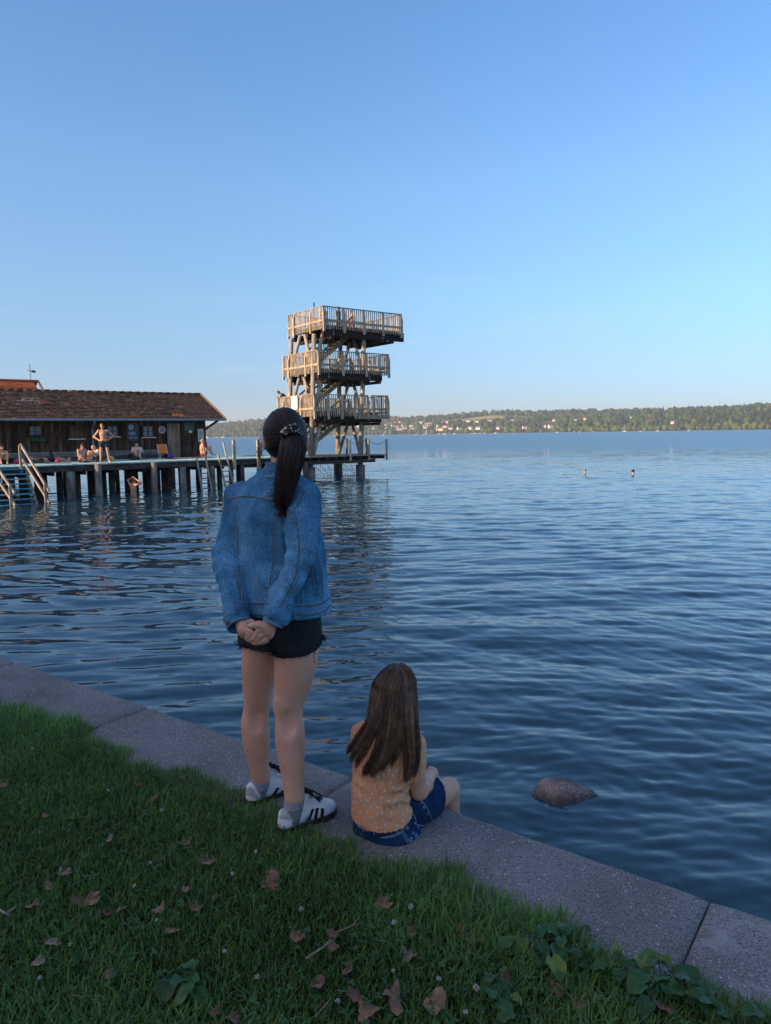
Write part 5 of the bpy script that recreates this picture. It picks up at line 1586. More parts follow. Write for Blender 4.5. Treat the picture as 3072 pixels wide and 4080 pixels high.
# swimmers
for (px, py, lab, hr) in ((2330, 1884, 'left swimmer with grey hair far out on the lake', M('grey hair', (0.2, 0.15, 0.12), (0.3, 0.24, 0.2), scale=30)), (2522, 1889, 'right swimmer with black hair far out on the lake', m_hair_dk)):
    Pz = onz(px, py, 0.0)
    J = with_(STAND, head=(0, .05, 1.62), neck=(0, .0, 1.47), shl=(-.2, -.02, 1.40), shr=(.2, -.02, 1.40), ell=(-.42, .1, 1.30), elr=(.42, .1, 1.30), wrl=(-.3, .36, 1.24), wrr=(.3, .36, 1.24))
    small_person(Pz - [0, 0, 1.475], turn(J, math.radians(-15)), lab, m_skin_sun, [('swim_trunks', m_navy, trunks(.2, .1))], hr)

# belongings on the deck
def bag(px, y, size, colr, label, name='beach_bag', cat='bag'):
    x = plx(px, 1832, y)
    e = empty(name, PW(x, y, DZ), label, cat, 'belongings on the deck')
    s = SDF(np.array([x, y, DZ]) - size * 1.2, np.array([x, y, DZ]) + size * 1.6, size * 0.07)
    s.ell((x, y, DZ + size * 0.42), (size * 0.62, size * 0.36, size * 0.46), None, 0.01); s.half((x, y, DZ + 0.004), (0, 0, -1))
    s.warp(lambda Q: 0.05 * size * wobble(Q, int(px), 12.0 / size * 0.3, 3))
    V, F = s.mesh(2); V = V @ TP[:3, :3].T + TP[:3, 3]
    mesh_obj('body', V, F, M(label, colr, tuple(c * 0.7 for c in colr), rough=0.8, scale=12), parent=e, smooth=True)
    b = MB(TP); b.tube(catmull([(x - size * 0.35, y, DZ + size * 0.7), (x - size * 0.15, y, DZ + size * 1.05), (x + size * 0.15, y, DZ + size * 1.05), (x + size * 0.35, y, DZ + size * 0.7)], 10), size * 0.035, n=5); b.build('handle', m_blackc, e, smooth=True)
def towel(px, y, w, d, colr, label, hgt=0.02):
    x = plx(px, 1832, y)
    V = []; n = 14
    for i in range(n):
        for j in range(n):
            u, v = i / (n - 1) - .5, j / (n - 1) - .5
            V.append((x + u * w, y + v * d, DZ + 0.012 + hgt * (0.5 + 0.5 * math.sin(u * 9 + px) * math.cos(v * 7 + px)) ))
    V = np.array(V); k = len(V)
    V = np.concatenate([V, V - [0, 0, 0.010]])
    F = [(i * n + j, (i + 1) * n + j, (i + 1) * n + j + 1, i * n + j + 1) for i in range(n - 1) for j in range(n - 1)]
    F += [tuple(q + k for q in f[::-1]) for f in F]
    b = MB(TP); b.add(V, F)
    o = b.build('towel', M(label, colr, tuple(c * 0.75 for c in colr), rough=0.95, scale=5, stretch=(6, 1, 1)), None, smooth=True, loc=PW(x, y, DZ))
    tag(o, label, 'towel', 'belongings on the deck')
bag(67, 2.9, 0.26, (0.55, 0.06, 0.14), 'pink beach bag on the deck left of the stair handrail')
bag(159, 2.6, 0.30, (0.05, 0.03, 0.035), 'black and red beach bag right of the stair handrail')
bag(231, 2.7, 0.20, (0.60, 0.07, 0.12), 'small bright pink bag before the bench below the shutter')
bag(441, 2.8, 0.28, (0.50, 0.52, 0.18), 'yellow green bag on the deck just right of the standing man')
bag(535, 3.0, 0.28, (0.02, 0.05, 0.05), 'dark green bag beside the woman in sunglasses')
bag(679, 2.9, 0.26, (0.04, 0.06, 0.40), 'bright blue bag on the deck before the door')
towel(215, 1.9, 1.3, 0.6, (0.35, 0.62, 0.62), 'pale turquoise towel spread on the deck by the stair rail')
towel(362, 1.9, 0.9, 0.5, (0.10, 0.12, 0.40), 'blue towel beside the cross-legged man')
towel(704, 2.6, 1.2, 0.6, (0.5, 0.06, 0.06), 'red towel spread before the door')
towel(806, 2.9, 0.9, 0.7, (0.75, 0.60, 0.45), 'cream towel under the bare-backed bather', 0.05)
# folding beach chair
x = plx(656, 1830, 3.2)
e = empty('beach_chair', PW(x, 3.2, DZ), 'low folding beach chair with orange back before the wall', 'chair')
b = MB(TP)
for dx in (-0.24, 0.24):
    b.tube([(x + dx, 3.0, DZ), (x + dx, 3.35, DZ + 0.28), (x + dx, 3.55, DZ + 0.75)], 0.012, n=6); b.tube([(x + dx, 3.45, DZ), (x + dx, 2.95, DZ + 0.27)], 0.012, n=6)
b.build('frame', m_white, e)
b = MB(TP); b.box(x - 0.23, x + 0.23, 2.95, 3.35, DZ + 0.24, DZ + 0.26); b.build('seat', m_redc, e)
b = MB(TP); b.bar((x, 3.36, DZ + 0.29), (x, 3.55, DZ + 0.75), 0.46, 0.015, up=(0, -1, 0.4)); b.build('backrest', M('orange canvas', (0.65, 0.20, 0.05), rough=0.9), e)
# red cloth hung by the corner
o = MB(TP); V = []; n = 12
x0 = 6.74
for i in range(n):
    for j in range(n):
        V.append((x0 + 0.42 * i / (n - 1), 4.50 + 0.02 * math.sin(i * 1.7), 1.55 + 0.68 * j / (n - 1)))
V = np.array(V); k = len(V); F = [(i * n + j, (i + 1) * n + j, (i + 1) * n + j + 1, i * n + j + 1) for i in range(n - 1) for j in range(n - 1)]
o.add(np.concatenate([V, V + [0, -0.008, 0]]), F + [tuple(q + k for q in f[::-1]) for f in F])
o = o.build('hanging_towel', m_redc, None, smooth=True, loc=PW(6.95, 4.5, 1.55)); tag(o, 'dark red towel hanging below the framed poster', 'towel')
# ================================================================== THE GIRL STANDING ON THE QUAY
def g8(X, Y, D): return aty(820 + .461 * X, 1580 + .461 * Y, D)
def g4(X, Y, D): return aty(880 + .452 * X, 2350 + .452 * Y, D)
def px8(X, Y): return (820 + .461 * X, 1580 + .461 * Y)
def px4(X, Y): return (880 + .452 * X, 2350 + .452 * Y)

m_skin = M('girl skin', (0.62, 0.33, 0.23), (0.70, 0.39, 0.28), rough=0.5, scale=7, spec=0.35, bump=0.05, bscale=300, bdist=0.001, sss=0.15)
m_hair = add_attr_tint(M('black brown hair', (0.016, 0.011, 0.010), (0.034, 0.022, 0.018), rough=0.42, scale=30, spec=0.5))
m_hair2 = add_attr_tint(M('chestnut hair', (0.085, 0.047, 0.029), (0.155, 0.088, 0.055), rough=0.38, scale=30, spec=0.5))
def denim(name, c1, c2, wear=0.55):
    m = M(name, c1, c2, rough=0.9, scale=7, detail=5, spec=0.15, fine=0.42, fscale=170, bump=0.35, bscale=300, bdist=0.0015, lo=0.35, hi=0.72)
    return add_attr_tint(m)
m_denim = denim('blue denim', (0.040, 0.150, 0.285), (0.115, 0.295, 0.465))
m_seam = add_attr_tint(M('denim seam', (0.05, 0.10, 0.155), (0.13, 0.21, 0.28), rough=0.9, scale=160, detail=2, spec=0.1, lo=0.42, hi=0.58))
m_stitch = M('pale stitching', (0.22, 0.29, 0.34), (0.30, 0.36, 0.40), rough=0.9, scale=200)
m_bdenim = denim('black denim', (0.014, 0.017, 0.022), (0.030, 0.034, 0.042))
m_thread = M('frayed thread', (0.012, 0.014, 0.02), rough=0.9)

RV = np.array([.848, -.53, 0]); FV = np.array([.53, .848, 0])
girl = empty('person', (-.46, 2.85, 1.0), 'girl with dark ponytail in denim jacket and black shorts standing on the quay', 'person')

# ---- body: legs, trunk, arms, neck and head as one surface; hands sculpted finer
s = SDF((-.74, 2.56, 1.05), (-.22, 3.04, 2.66), 0.0026)
Lg = [(g4(335, 300, 2.93), .078), (g4(352, 520, 2.93), .077), (g4(340, 700, 2.93), .071), (g4(325, 850, 2.935), .061), (g4(322, 985, 2.94), .0545), (g4(312, 1070, 2.94), .0515), (g4(300, 1180, 2.925), .0555), (g4(305, 1330, 2.92), .051), (g4(325, 1480, 2.92), .043), (g4(348, 1640, 2.92), .0365), (g4(352, 1680, 2.925), .034)]
Rg = [(g4(665, 380, 2.82), .088), (g4(665, 600, 2.80), .084), (g4(645, 740, 2.79), .0755), (g4(622, 880, 2.785), .066), (g4(592, 1010, 2.78), .059), (g4(600, 1100, 2.775), .0525), (g4(611, 1250, 2.755), .0555), (g4(618, 1420, 2.742), .0515), (g4(632, 1620, 2.725), .0435), (g4(648, 1800, 2.712), .0375), (g4(650, 1840, 2.712), .036)]
for ch in (Lg, Rg): s.limb([q[0] for q in ch], [q[1] for q in ch], 0.006, 44)
hipc = np.array([-.435, 2.865, 1.80])
s.loft([((-.435, 2.865, 1.70), .150, .105), ((-.435, 2.865, 1.80), .155, .110), ((-.42, 2.86, 1.95), .118, .085), ((-.415, 2.86, 2.15), .135, .09), ((-.41, 2.86, 2.30), .15, .08), ((-.41, 2.86, 2.36), .08, .06)], RV, k=0.03)
LA = [g8(330, 870, 2.94), g8(240, 1200, 2.93), g8(185, 1430, 2.88), g8(300, 1945, 2.715)]
RA_ = [g8(840, 900, 2.77), g8(828, 1150, 2.70), g8(805, 1420, 2.665), g8(590, 1940, 2.635)]
s.chain([np.array([-.43, 2.875, 2.29])] + LA, [.05, .046, .04, .036, .025], 0.008); s.chain([np.array([-.39, 2.85, 2.29])] + RA_, [.05, .046, .04, .036, .025], 0.008)
HC = np.array([-.390, 2.862, 2.526])
hf = np.array([-.25, .968, 0]); hx = np.array([.968, .25, 0]); hu = np.array([0, 0, 1.0])
HR = np.stack([hx, hf, hu], 1)
s.cone((-.408, 2.86, 2.33), HC + hf * -.005 - hu * .07, .057, .052, 0.02)
s.ell(HC, (.0745, .092, .104), HR, 0.012)
s.ell(HC + hf * .035 - hu * .062, (.055, .060, .058), HR, 0.02)
s.cone(HC + hf * .088 + hu * .005, HC + hf * .107 - hu * .028, .010, .014, .008)                  # nose
s.ell(HC + hf * .090 - hu * .060, (.024, .012, .010), HR, .006); s.ell(HC + hf * .080 - hu * .098, (.022, .02, .018), HR, .012)
for sg in (-1, 1):
    s.ell(HC + hf * .094 + hx * sg * .031 + hu * .012, (.016, .012, .010), HR, .006, sub=True)
    s.ell(HC + hx * sg * .080 - hu * .012 - hf * .004, (.012, .024, .034), HR, .006)
# backs of the knees: hollow between two tendons, and the two heads of the calf
for kn, sg in ((Lg[4][0], 1), (Rg[4][0], 1)):
    bk = np.array([.12, -.99, 0]); lt = np.array([.99, .12, 0])
    s.ell(kn + bk * .067 - [0, 0, .055], (.022, .016, .040), None, .03, sub=True)
    for q in (-1, 1): s.cone(kn + bk * .034 + lt * q * .030 + [0, 0, .03], kn + bk * .032 + lt * q * .029 - [0, 0, .075], .012, .010, .018)
    for q in (-1, 1): s.ell(kn + bk * .026 + lt * q * .020 - [0, 0, .150 + .012 * q], (.022, .022, .066), None, .03)
def hh(X, Y, D): return aty(840 + .192 * X, 2400 + .192 * Y, D)
# left hand, held
s.chain([LA[2] * .1 + LA[3] * .9, hh(640, 440, 2.700), hh(690, 560, 2.675)], [.025, .024, .026], .008)
s.ell(hh(715, 585, 2.672), (.026, .018, .033), None, .010)
s.chain([hh(715, 640, 2.666), hh(772, 715, 2.655), hh(850, 765, 2.645)], [.0105, .0095, .008], .0008)
s.chain([hh(735, 600, 2.655), hh(800, 655, 2.645), hh(862, 700, 2.640)], [.0105, .0095, .008], .0008)
s.chain([hh(760, 560, 2.650), hh(830, 600, 2.640), hh(890, 640, 2.636)], [.010, .009, .0078], .0008)
s.chain([hh(690, 660, 2.675), hh(750, 760, 2.665), hh(835, 810, 2.655)], [.0095, .0085, .0072], .0008)
s.chain([hh(760, 420, 2.69), hh(850, 400, 2.685), hh(900, 430, 2.68)], [.012, .0105, .009], .001)
# right hand, clasping it
s.chain([RA_[2] * .08 + RA_[3] * .92, hh(1190, 480, 2.628), hh(1160, 560, 2.622)], [.026, .025, .026], .008)
s.ell(hh(1165, 600, 2.622), (.030, .019, .034), None, .010)
s.chain([hh(1120, 500, 2.612), hh(1000, 470, 2.606), hh(890, 480, 2.605), hh(800, 492, 2.610)], [.0185, .0150, .0118, .0095], .006)
s.chain([hh(1080, 560, 2.612), hh(985, 575, 2.604), hh(950, 660, 2.606), hh(905, 735, 2.610), hh(872, 775, 2.615)], [.0105, .0105, .0100, .0092, .0080], .0008)
s.chain([hh(1110, 640, 2.614), hh(1025, 690, 2.606), hh(980, 770, 2.610), hh(905, 820, 2.618)], [.0110, .0105, .0098, .0082], .0008)
s.chain([hh(1170, 690, 2.618), hh(1110, 790, 2.612), hh(1010, 835, 2.614), hh(900, 848, 2.620)], [.0120, .0112, .0100, .0085], .001)
s.chain([hh(1205, 660, 2.628), hh(1160, 790, 2.635), hh(1060, 845, 2.640)], [.0115, .0100, .0085], .001)
Vb, Fb_ = s.mesh(3)
body = mesh_obj('body', Vb, Fb_, m_skin, parent=girl, smooth=True)
surf_body = Surf(Vb, Fb_)
mb = MB()
m_eye = M('eye white', (0.8, 0.78, 0.75), rough=0.2)
for sg in (-1, 1): mb.ball(HC + hf * .083 + hx * sg * .031 + hu * .012, .0115)
mb.build('eye', m_eye, girl, smooth=True)
# moles on the calves
mb = MB()
for (X, Y, r) in [(262, 1390, .0016), (238, 1418, .0030), (318, 1503, .0024), (350, 1293, .0018), (255, 1563, .0014), (706, 1405, .0030), (714, 1455, .0020), (560, 1560, .0018), (635, 980, .0016), (672, 1123, .0018), (618, 708, .0014)]:
    P, N = surf_body.shot(*px4(X, Y))
    if P is not None: mb.disc(P - N * .0005, N, r, .001, 8)
mb.build('mole', M('mole', (0.06, 0.025, 0.018)), body)

# ---- shorts
HEM_R, HEM_L = 1.692, 1.684
s = SDF((-.72, 2.60, 1.60), (-.16, 3.10, 2.02), 0.0042)
s.loft([((-.432, 2.865, 1.70), .168, .128), ((-.435, 2.865, 1.76), .170, .132), ((-.43, 2.865, 1.84), .160, .120), ((-.42, 2.86, 1.96), .132, .098)], RV, k=0.02, power=2.2)
r0, r1 = Rg[0][0], Rg[1][0]; l0, l1 = Lg[0][0], Lg[1][0]
sr = SDF((-.72, 2.60, 1.60), (-.16, 3.10, 2.02), 0.0042)
def cut_leg(a, b, ra, rb, z, slope):
    t = SDF((-.72, 2.60, 1.60), (-.16, 3.10, 2.02), 0.0042)
    t.cone(a, b, ra, rb, 0); t.half((b[0], b[1], z), (slope[0], slope[1], -1.0))
    return t.F
FR = cut_leg(r0 + [0, 0, .03], r1 - [0, 0, .06], .100, .101, HEM_R, (0.14, 0.10)); FL_ = cut_leg(l0 + [0, 0, .03], l1 - [0, 0, .06], .090, .091, HEM_L, (0, 0.05))
legs = np.minimum(FR, FL_)
hmix = np.clip(.5 + .5 * (s.F - legs) / .02, 0, 1); s.F = s.F * (1 - hmix) + legs * hmix - .02 * hmix * (1 - hmix)
s.warp(lambda P: .0022 * wobble(P * np.array([1, 1, .6]), 41, 34, 3) + .0025 * np.exp(-((P[:, 2] - 1.735) / .012) ** 2) * (P[:, 0] > -.44) * (0.5 + .5 * wobble(P, 42, 20, 1)))
Vs, Fs = s.mesh(2)
shorts = mesh_obj('shorts', Vs, Fs, m_bdenim, parent=girl, smooth=True, tint=np.ones((len(Vs), 3)) * (1 + .25 * wobble(Vs, 44, 20, 3))[:, None])
shorts['label'] = 'black denim shorts with frayed hems'
surf_sh = Surf(Vs, Fs)
# frayed hems
rf_ = np.random.default_rng(8)
S_, R_ = [], []
low = Vs[(Vs[:, 2] < 1.735)]
for leg, hem, n in ((r1, HEM_R, 230), (l1, HEM_L, 170)):
    ringv = [v for v in low if np.hypot(v[0] - leg[0], v[1] - leg[1]) > .078 and abs(v[2] - hem - .002) < .02]
    if not ringv: continue
    ringv = np.array(ringv)
    for i in range(n):
        p = ringv[rf_.integers(len(ringv))] + [0, 0, 0.002]
        o = p - np.array([leg[0], leg[1], p[2]]); o /= np.linalg.norm(o) + 1e-9
        ln = rf_.choice([rf_.uniform(.006, .014), rf_.uniform(.012, .03)], p=[.85, .15])
        t = np.linspace(0, 1, 6)[:, None]; sw = np.array([rf_.normal(0, .3), rf_.normal(0, .3), 0])
        S_.append(p + t * ln * (o * rf_.uniform(.0, .45) + [0, 0, -.8] + sw) + ln * .18 * np.sin(t * rf_.uniform(2, 7) + i) * np.array([rf_.normal(), rf_.normal(), 0.3]))
        R_.append(np.full(6, rf_.uniform(.0006, .0011)))
for (X, Y, k) in ((200, 470, 26), (930, 420, 30)):                # the two tassels at the outer seams
    for i in range(k):
        p = g4(X + rf_.normal(0, 14), Y + rf_.normal(0, 22), 2.90 if X < 500 else 2.80)
        p, _ = surf_sh.snap(p)
        out = np.array([-1.0, -.1, 0]) if X < 500 else np.array([1.0, .1, 0])
        t = np.linspace(0, 1, 6)[:, None]; ln = rf_.uniform(.012, .03)
        S_.append(p + t * ln * (out * rf_.uniform(.3, 1) + [0, 0, rf_.uniform(-.9, .3)]) + ln * .15 * np.sin(t * 6 + i) * rf_.normal(size=3)); R_.append(np.full(6, .001))
for pts in ([(825, 520), (828, 560), (818, 600), (826, 640)], [(575, 585), (620, 602), (675, 590)], [(375, 500), (370, 525), (390, 540), (382, 515)], [(415, 500), (430, 520), (440, 545), (436, 505)], [(385, 498), (400, 515), (430, 530)]):
    q = np.array([g4(X, Y, 2.70 if X > 450 else 2.84) for X, Y in pts]); q = catmull(q, 10)
    S_.append(q[np.linspace(0, 9, 6).astype(int)]); R_.append(np.full(6, .0011))
Vt, Ft = strand_mesh(np.array(S_), np.array(R_))
mesh_obj('frayed_hem', Vt, Ft, m_thread, parent=shorts)

# ---- seams and prints laid on a surface along lines measured in the photo
def ribbon(surf, pxs, width, lift, mb, side=0.0, n=26):
    P0 = catmull([np.array([x, y, 0.0]) for x, y in pxs], n)
    L, last = [], None
    for q in P0:
        h, nn = surf.shot(q[0], q[1])
        if h is None: continue
        if last is not None and np.linalg.norm(h - last) > 0.06:
            if len(L) > 2: _lay(L, width, lift, mb, side)
            L = []
        L.append((h, nn)); last = h
    if len(L) > 2: _lay(L, width, lift, mb, side)
def _lay(L, width, lift, mb, side):
    H = np.array([q[0] for q in L]); N = np.array([q[1] for q in L])
    T = np.gradient(H, axis=0); T /= np.linalg.norm(T, axis=1)[:, None] + 1e-12
    B = np.cross(N, T); k = len(H)
    a, b_ = side - width / 2, side + width / 2
    V = np.concatenate([H + B * a - N * .0008, H + B * (a + width * .2) + N * lift, H + B * (b_ - width * .2) + N * lift, H + B * b_ - N * .0008])
    F = [(j * k + i, j * k + i + 1, (j + 1) * k + i + 1, (j + 1) * k + i) for i in range(k - 1) for j in range(3)]
    mb.add(V, F)
def seam(surf, pxs, parent, w=.009, n=26, stitch=True):
    b = MB(); ribbon(surf, pxs, w, .0016, b, 0, n)
    if b.n: b.build('seam', m_seam, parent, smooth=True)
    if stitch:
        b = MB(); ribbon(surf, pxs, .0022, .0020, b, w * .55, n)
        if b.n: b.build('stitching', m_stitch, parent, smooth=True)

# ---- denim jacket
def build_jacket():
    s = SDF((-.76, 2.50, 1.80), (-.14, 3.10, 2.46), 0.0040)
    def sec(X, Y, A, B, D=2.87): return (g8(X, Y, D), A, B)
    s.loft([sec(632, 640, .060, .055), sec(622, 690, .110, .070), sec(612, 750, .160, .088), sec(604, 840, .180, .108), sec(592, 1000, .190, .122), sec(616, 1200, .186, .126), sec(648, 1400, .182, .130), sec(662, 1600, .196, .140), sec(678, 1760, .200, .146), sec(680, 1880, .195, .142)], RV, k=0.02, power=2.15)
    Lp = [(330, 850, 2.945, .060), (320, 960, 2.945, .062), (245, 1200, 2.93, .059), (186, 1430, 2.885, .054), (232, 1650, 2.80, .049), (270, 1890, 2.735, .046)]
    Rp = [(845, 870, 2.775, .062), (832, 1000, 2.745, .062), (826, 1150, 2.705, .057), (818, 1330, 2.675, .052), (792, 1450, 2.665, .051), (728, 1620, 2.655, .047), (662, 1770, 2.645, .044), (618, 1885, 2.640, .043)]
    for ch in (Lp, Rp):
        pts = [g8(a, b, c) for a, b, c, r in ch]; s.limb(pts, [q[3] for q in ch], 0.008, 30)
    LP = np.array([g8(a, b, c) for a, b, c, r in Lp]); RP = np.array([g8(a, b, c) for a, b, c, r in Rp])
    def folds(P):
        w = .0044 * wobble(P * np.array([1, 1, .45]), 51, 26, 3) + .0085 * (.45 - np.abs(wobble(P * np.array([1, 1, .7]) + P[:, [2, 2, 0]] * np.array([.5, .3, 0]), 58, 13, 2)))
        w += .0014 * wobble(P, 52, 60, 2)
        for sd_, st_, am_ in ((151, np.array([[1, 0, .6], [0, 1, .3], [0, 0, .5]]), .0055), (152, np.array([[1, 0, -.8], [0, 1, -.3], [0, 0, .6]]), .0050), (153, np.array([[.5, 0, 0], [0, .5, 0], [.3, .2, 1]]), .0040)):
            w += am_ * np.exp(-(wobble(P @ st_, sd_, 11, 2) / .13) ** 2)
        # gathers below the yoke and down the back
        u = P @ RV
        w += .0022 * np.sin(u * 95 + 1.5 * wobble(P, 53, 9, 1)) * np.exp(-((P[:, 2] - 2.20) / .10) ** 2)
        w += .0050 * np.sin(u * 34 + P[:, 2] * 22 + .8) * np.exp(-((P[:, 2] - 1.93) / .09) ** 2)
        for C, r, ax, ph, am, fq in ((LP[3], .085, LP[4] - LP[2], 0.2, .0048, 95), (RP[4], .085, RP[5] - RP[3], 1.1, .0046, 88), (RP[1] + [-.05, -.02, -.01], .075, np.array([.7, 0, .7]), 0.5, .0055, 85), (LP[2], .08, LP[3] - LP[1], 2.0, .004, 80), (RP[6], .07, RP[7] - RP[5], 2.2, .0036, 105), (LP[4], .07, LP[5] - LP[3], .6, .0036, 96), (LP[1] + [.06, -.05, -.02], .07, np.array([.6, 0, -.8]), .5, .006, 100)):
            d = P - C; ax = ax / np.linalg.norm(ax)
            g = np.exp(-((d ** 2).sum(1)) / r ** 2)
            w += am * g * np.sin((d @ ax) * fq + ph + 2.6 * wobble(P, 57, 17, 2))
        return w
    s.warp(folds, 0.03)
    s.half((0, 0, 1.836), (0, 0, -1))
    # band round the hem
    hb = s.like()
    hb.loft([sec(679, 1790, .2035, .1495), (sec(680, 1920, .197, .144))], RV, k=0, power=2.15)
    zz = s.ax[2][None, None, :]
    hb.F = np.maximum(hb.F, np.maximum(1.832 - zz, zz - 1.884))
    s.F = np.minimum(s.F, hb.F)
    return s.mesh(2)
Vj, Fj = build_jacket()
rj = wobble(Vj * np.array([1, 1, .5]), 61, 9, 3)
fade = 1 + .30 * rj + .16 * wobble(Vj * np.array([1, 1, .6]), 62, 40, 2) + .22 * np.exp(-(((Vj - g8(430, 1300, 2.74)) * np.array([5, 3, 3])) ** 2).sum(1))
jacket = mesh_obj('jacket', Vj, Fj, m_denim, parent=girl, smooth=True, tint=np.stack([fade, fade, fade], 1))
jacket['label'] = 'mid blue denim jacket'
surf_j = Surf(Vj, Fj)
for pxs in ([(205, 884), (290, 870), (400, 868), (500, 884), (600, 912), (690, 950), (735, 985)],
            [(284, 878), (272, 1000), (274, 1200), (285, 1400), (296, 1560), (298, 1760)],
            [(604, 930), (596, 1080), (586, 1250), (580, 1400), (574, 1500), (552, 1620), (530, 1780)],
            [(925, 800), (870, 812), (832, 870), (795, 945), (750, 995), (712, 1050), (700, 1090)],
            [(772, 1005), (796, 1150), (806, 1300), (797, 1440), (762, 1590), (702, 1715), (640, 1830)],
            [(832, 1660), (834, 1790)], [(944, 1290), (985, 1430), (1005, 1560), (1006, 1740)],
            [(240, 1500), (268, 1580), (284, 1660), (300, 1730)],
            [(262, 1776), (330, 1786), (440, 1792), (545, 1792)], [(262, 1868), (340, 1884), (440, 1888), (520, 1886)], [(720, 1800), (850, 1808), (980, 1795), (1080, 1735)], [(780, 1880), (900, 1884), (1000, 1862), (1085, 1800)]):
    seam(surf_j, [px8(*q) for q in pxs], jacket)
b = MB()
for pxs in ([(905, 1460), (918, 1540), (932, 1630), (944, 1722)], [(928, 1452), (945, 1530), (960, 1620), (966, 1712)], [(944, 1722), (966, 1712)]): ribbon(surf_j, [px8(*q) for q in pxs], .0055, .002, b)
if b.n: b.build('pocket', m_seam, jacket, smooth=True)

def lathe(a, c, prof, n=40, squash=1.0, wob=0.0, seed=1):
    """round profile (share of the way, radius) turned about the axis a-c"""
    a = np.asarray(a, float); c = np.asarray(c, float); d = (c - a); L = np.linalg.norm(d); d /= L
    s_ = np.cross(d, [0, 0, 1.0]); s_ /= np.linalg.norm(s_); u = np.cross(s_, d)
    V = []
    for (t, r) in prof:
        for j in range(n):
            an = 2 * math.pi * j / n
            V.append(a + d * L * t + r * (math.cos(an) * s_ + math.sin(an) * u * squash))
    V = np.array(V)
    if wob: V = V + wob * np.stack([wobble(V, seed + k, 40, 2) for k in range(3)], 1)
    k = len(prof)
    F = [(i * n + j, i * n + (j + 1) % n, (i + 1) * n + (j + 1) % n, (i + 1) * n + j) for i in range(k - 1) for j in range(n)]
    return V, F
CUF = [(-.10, .030), (0, .0435), (.05, .0475), (.5, .0480), (.93, .0485), (1.0, .0470), (.98, .0435), (.4, .0420), (-.3, .038)]
for (A, C, sc) in ((g8(258, 1893, 2.735), g8(300, 1985, 2.700), 1.04), (g8(617, 1868, 2.640), g8(574, 1968, 2.628), .93)):
    V, F = lathe(A, C, [(t, r * sc) for t, r in CUF], squash=.86, wob=.0016)
    cf = mesh_obj('cuff', V, F, m_denim, parent=jacket, smooth=True, tint=np.ones((len(V), 3)))
    for t in (.08, .90):
        V, F = lathe(A, C, [(t - .03, r * sc) for r in (.0470, .0492)] + [(t + .03, .0492 * sc), (t + .03, .0470 * sc)], squash=.87, wob=.0016); mesh_obj('stitching', V, F, m_stitch, parent=cf, smooth=True)
m_brass = M('brass button', (0.35, 0.27, 0.13), (0.5, 0.42, 0.25), metallic=0.9, rough=0.35, scale=200)
P = g8(188, 1955, 2.672)
b = MB(); b.disc(P, (-.25, -.95, .1), .0085, .004, 20); b.disc(P + np.array([-.25, -.95, .1]) * .004, (-.25, -.95, .1), .0055, .0015, 16); b.build('button', m_brass, jacket)
# collar
CB = np.array([-.408, 2.862, 2.352]); CT = np.array([-.404, 2.868, 2.428])
V, F = lathe(CB, CT, [(-.2, .080), (.0, .087), (.16, .086), (.30, .080), (.32, .074), (.36, .072), (.44, .072), (.92, .067), (1.0, .064), (.97, .060), (.3, .062)], n=48, squash=1.0, wob=.002, seed=9)
cl = mesh_obj('collar', V, F, m_denim, parent=jacket, smooth=True, tint=np.full((len(V), 3), .9))
V, F = lathe(CB, CT, [(.25, .0835), (.275, .084), (.30, .0812)], n=48, wob=.002, seed=9); mesh_obj('stitching', V, F, m_stitch, parent=cl, smooth=True)

# ---- hair: cap, combed strands, scrunchie, ponytail
HCC = HC + hu * .006 - hf * .004
HRAD = np.array([.0865, .102, .110])
s = SDF(HCC - .16, HCC + .16, .0042)
s.ell(HCC, HRAD * .985, HR, 0)
s.half(HC + hf * .045 + hu * .035, hf * .85 - hu * .5)
s.half(HC - hu * .080 - hf * .05, -hu * .9 + hf * .45)
for sg in (-1, 1): s.ell(HC + hx * sg * .088 - hu * .022 - hf * -.006, (.020, .026, .036), HR, .004, sub=True)
Vc, Fc = s.mesh(2)
Sd = g8(728, 318, 2.76) - HCC; Sd /= np.linalg.norm(Sd)
rs = np.random.default_rng(17)
S_, R_, T_ = [], [], []
tries = 0
while len(S_) < 1500 and tries < 20000:
    tries += 1
    d = rs.normal(size=3); d /= np.linalg.norm(d)
    lx, lf, lu = d @ hx, d @ hf, d @ hu
    if lf > .50 + .35 * lu: continue
    if lu < -.62 - .1 * lf: continue
    if abs(lx) > .80 and -.5 < lu < .12 and -.30 < lf < .32: continue
    k = 12; t = np.linspace(0, .985, k)
    om = math.acos(np.clip(d @ Sd, -1, 1)); so = math.sin(om) + 1e-6
    D = (np.sin((1 - t) * om)[:, None] * d + np.sin(t * om)[:, None] * Sd) / so
    loc = D @ HR
    r = 1 / np.sqrt(((loc / HRAD) ** 2).sum(1))
    lift = rs.uniform(.985, 1.022) + .012 * np.sin(rs.uniform(0, 6) + 3 * t) * rs.uniform(0, 1)
    S_.append(HCC + D * (r * lift)[:, None] + hu * 0)
    R_.append(np.linspace(.0010, .0014, k)); T_.append(rs.choice([rs.uniform(.5, 1.1), rs.uniform(1.1, 2.4)], p=[.6, .4]))
Va, Fa = strand_mesh(np.array(S_), np.array(R_)); TCAP = np.repeat(np.array(T_), 12 * 3)
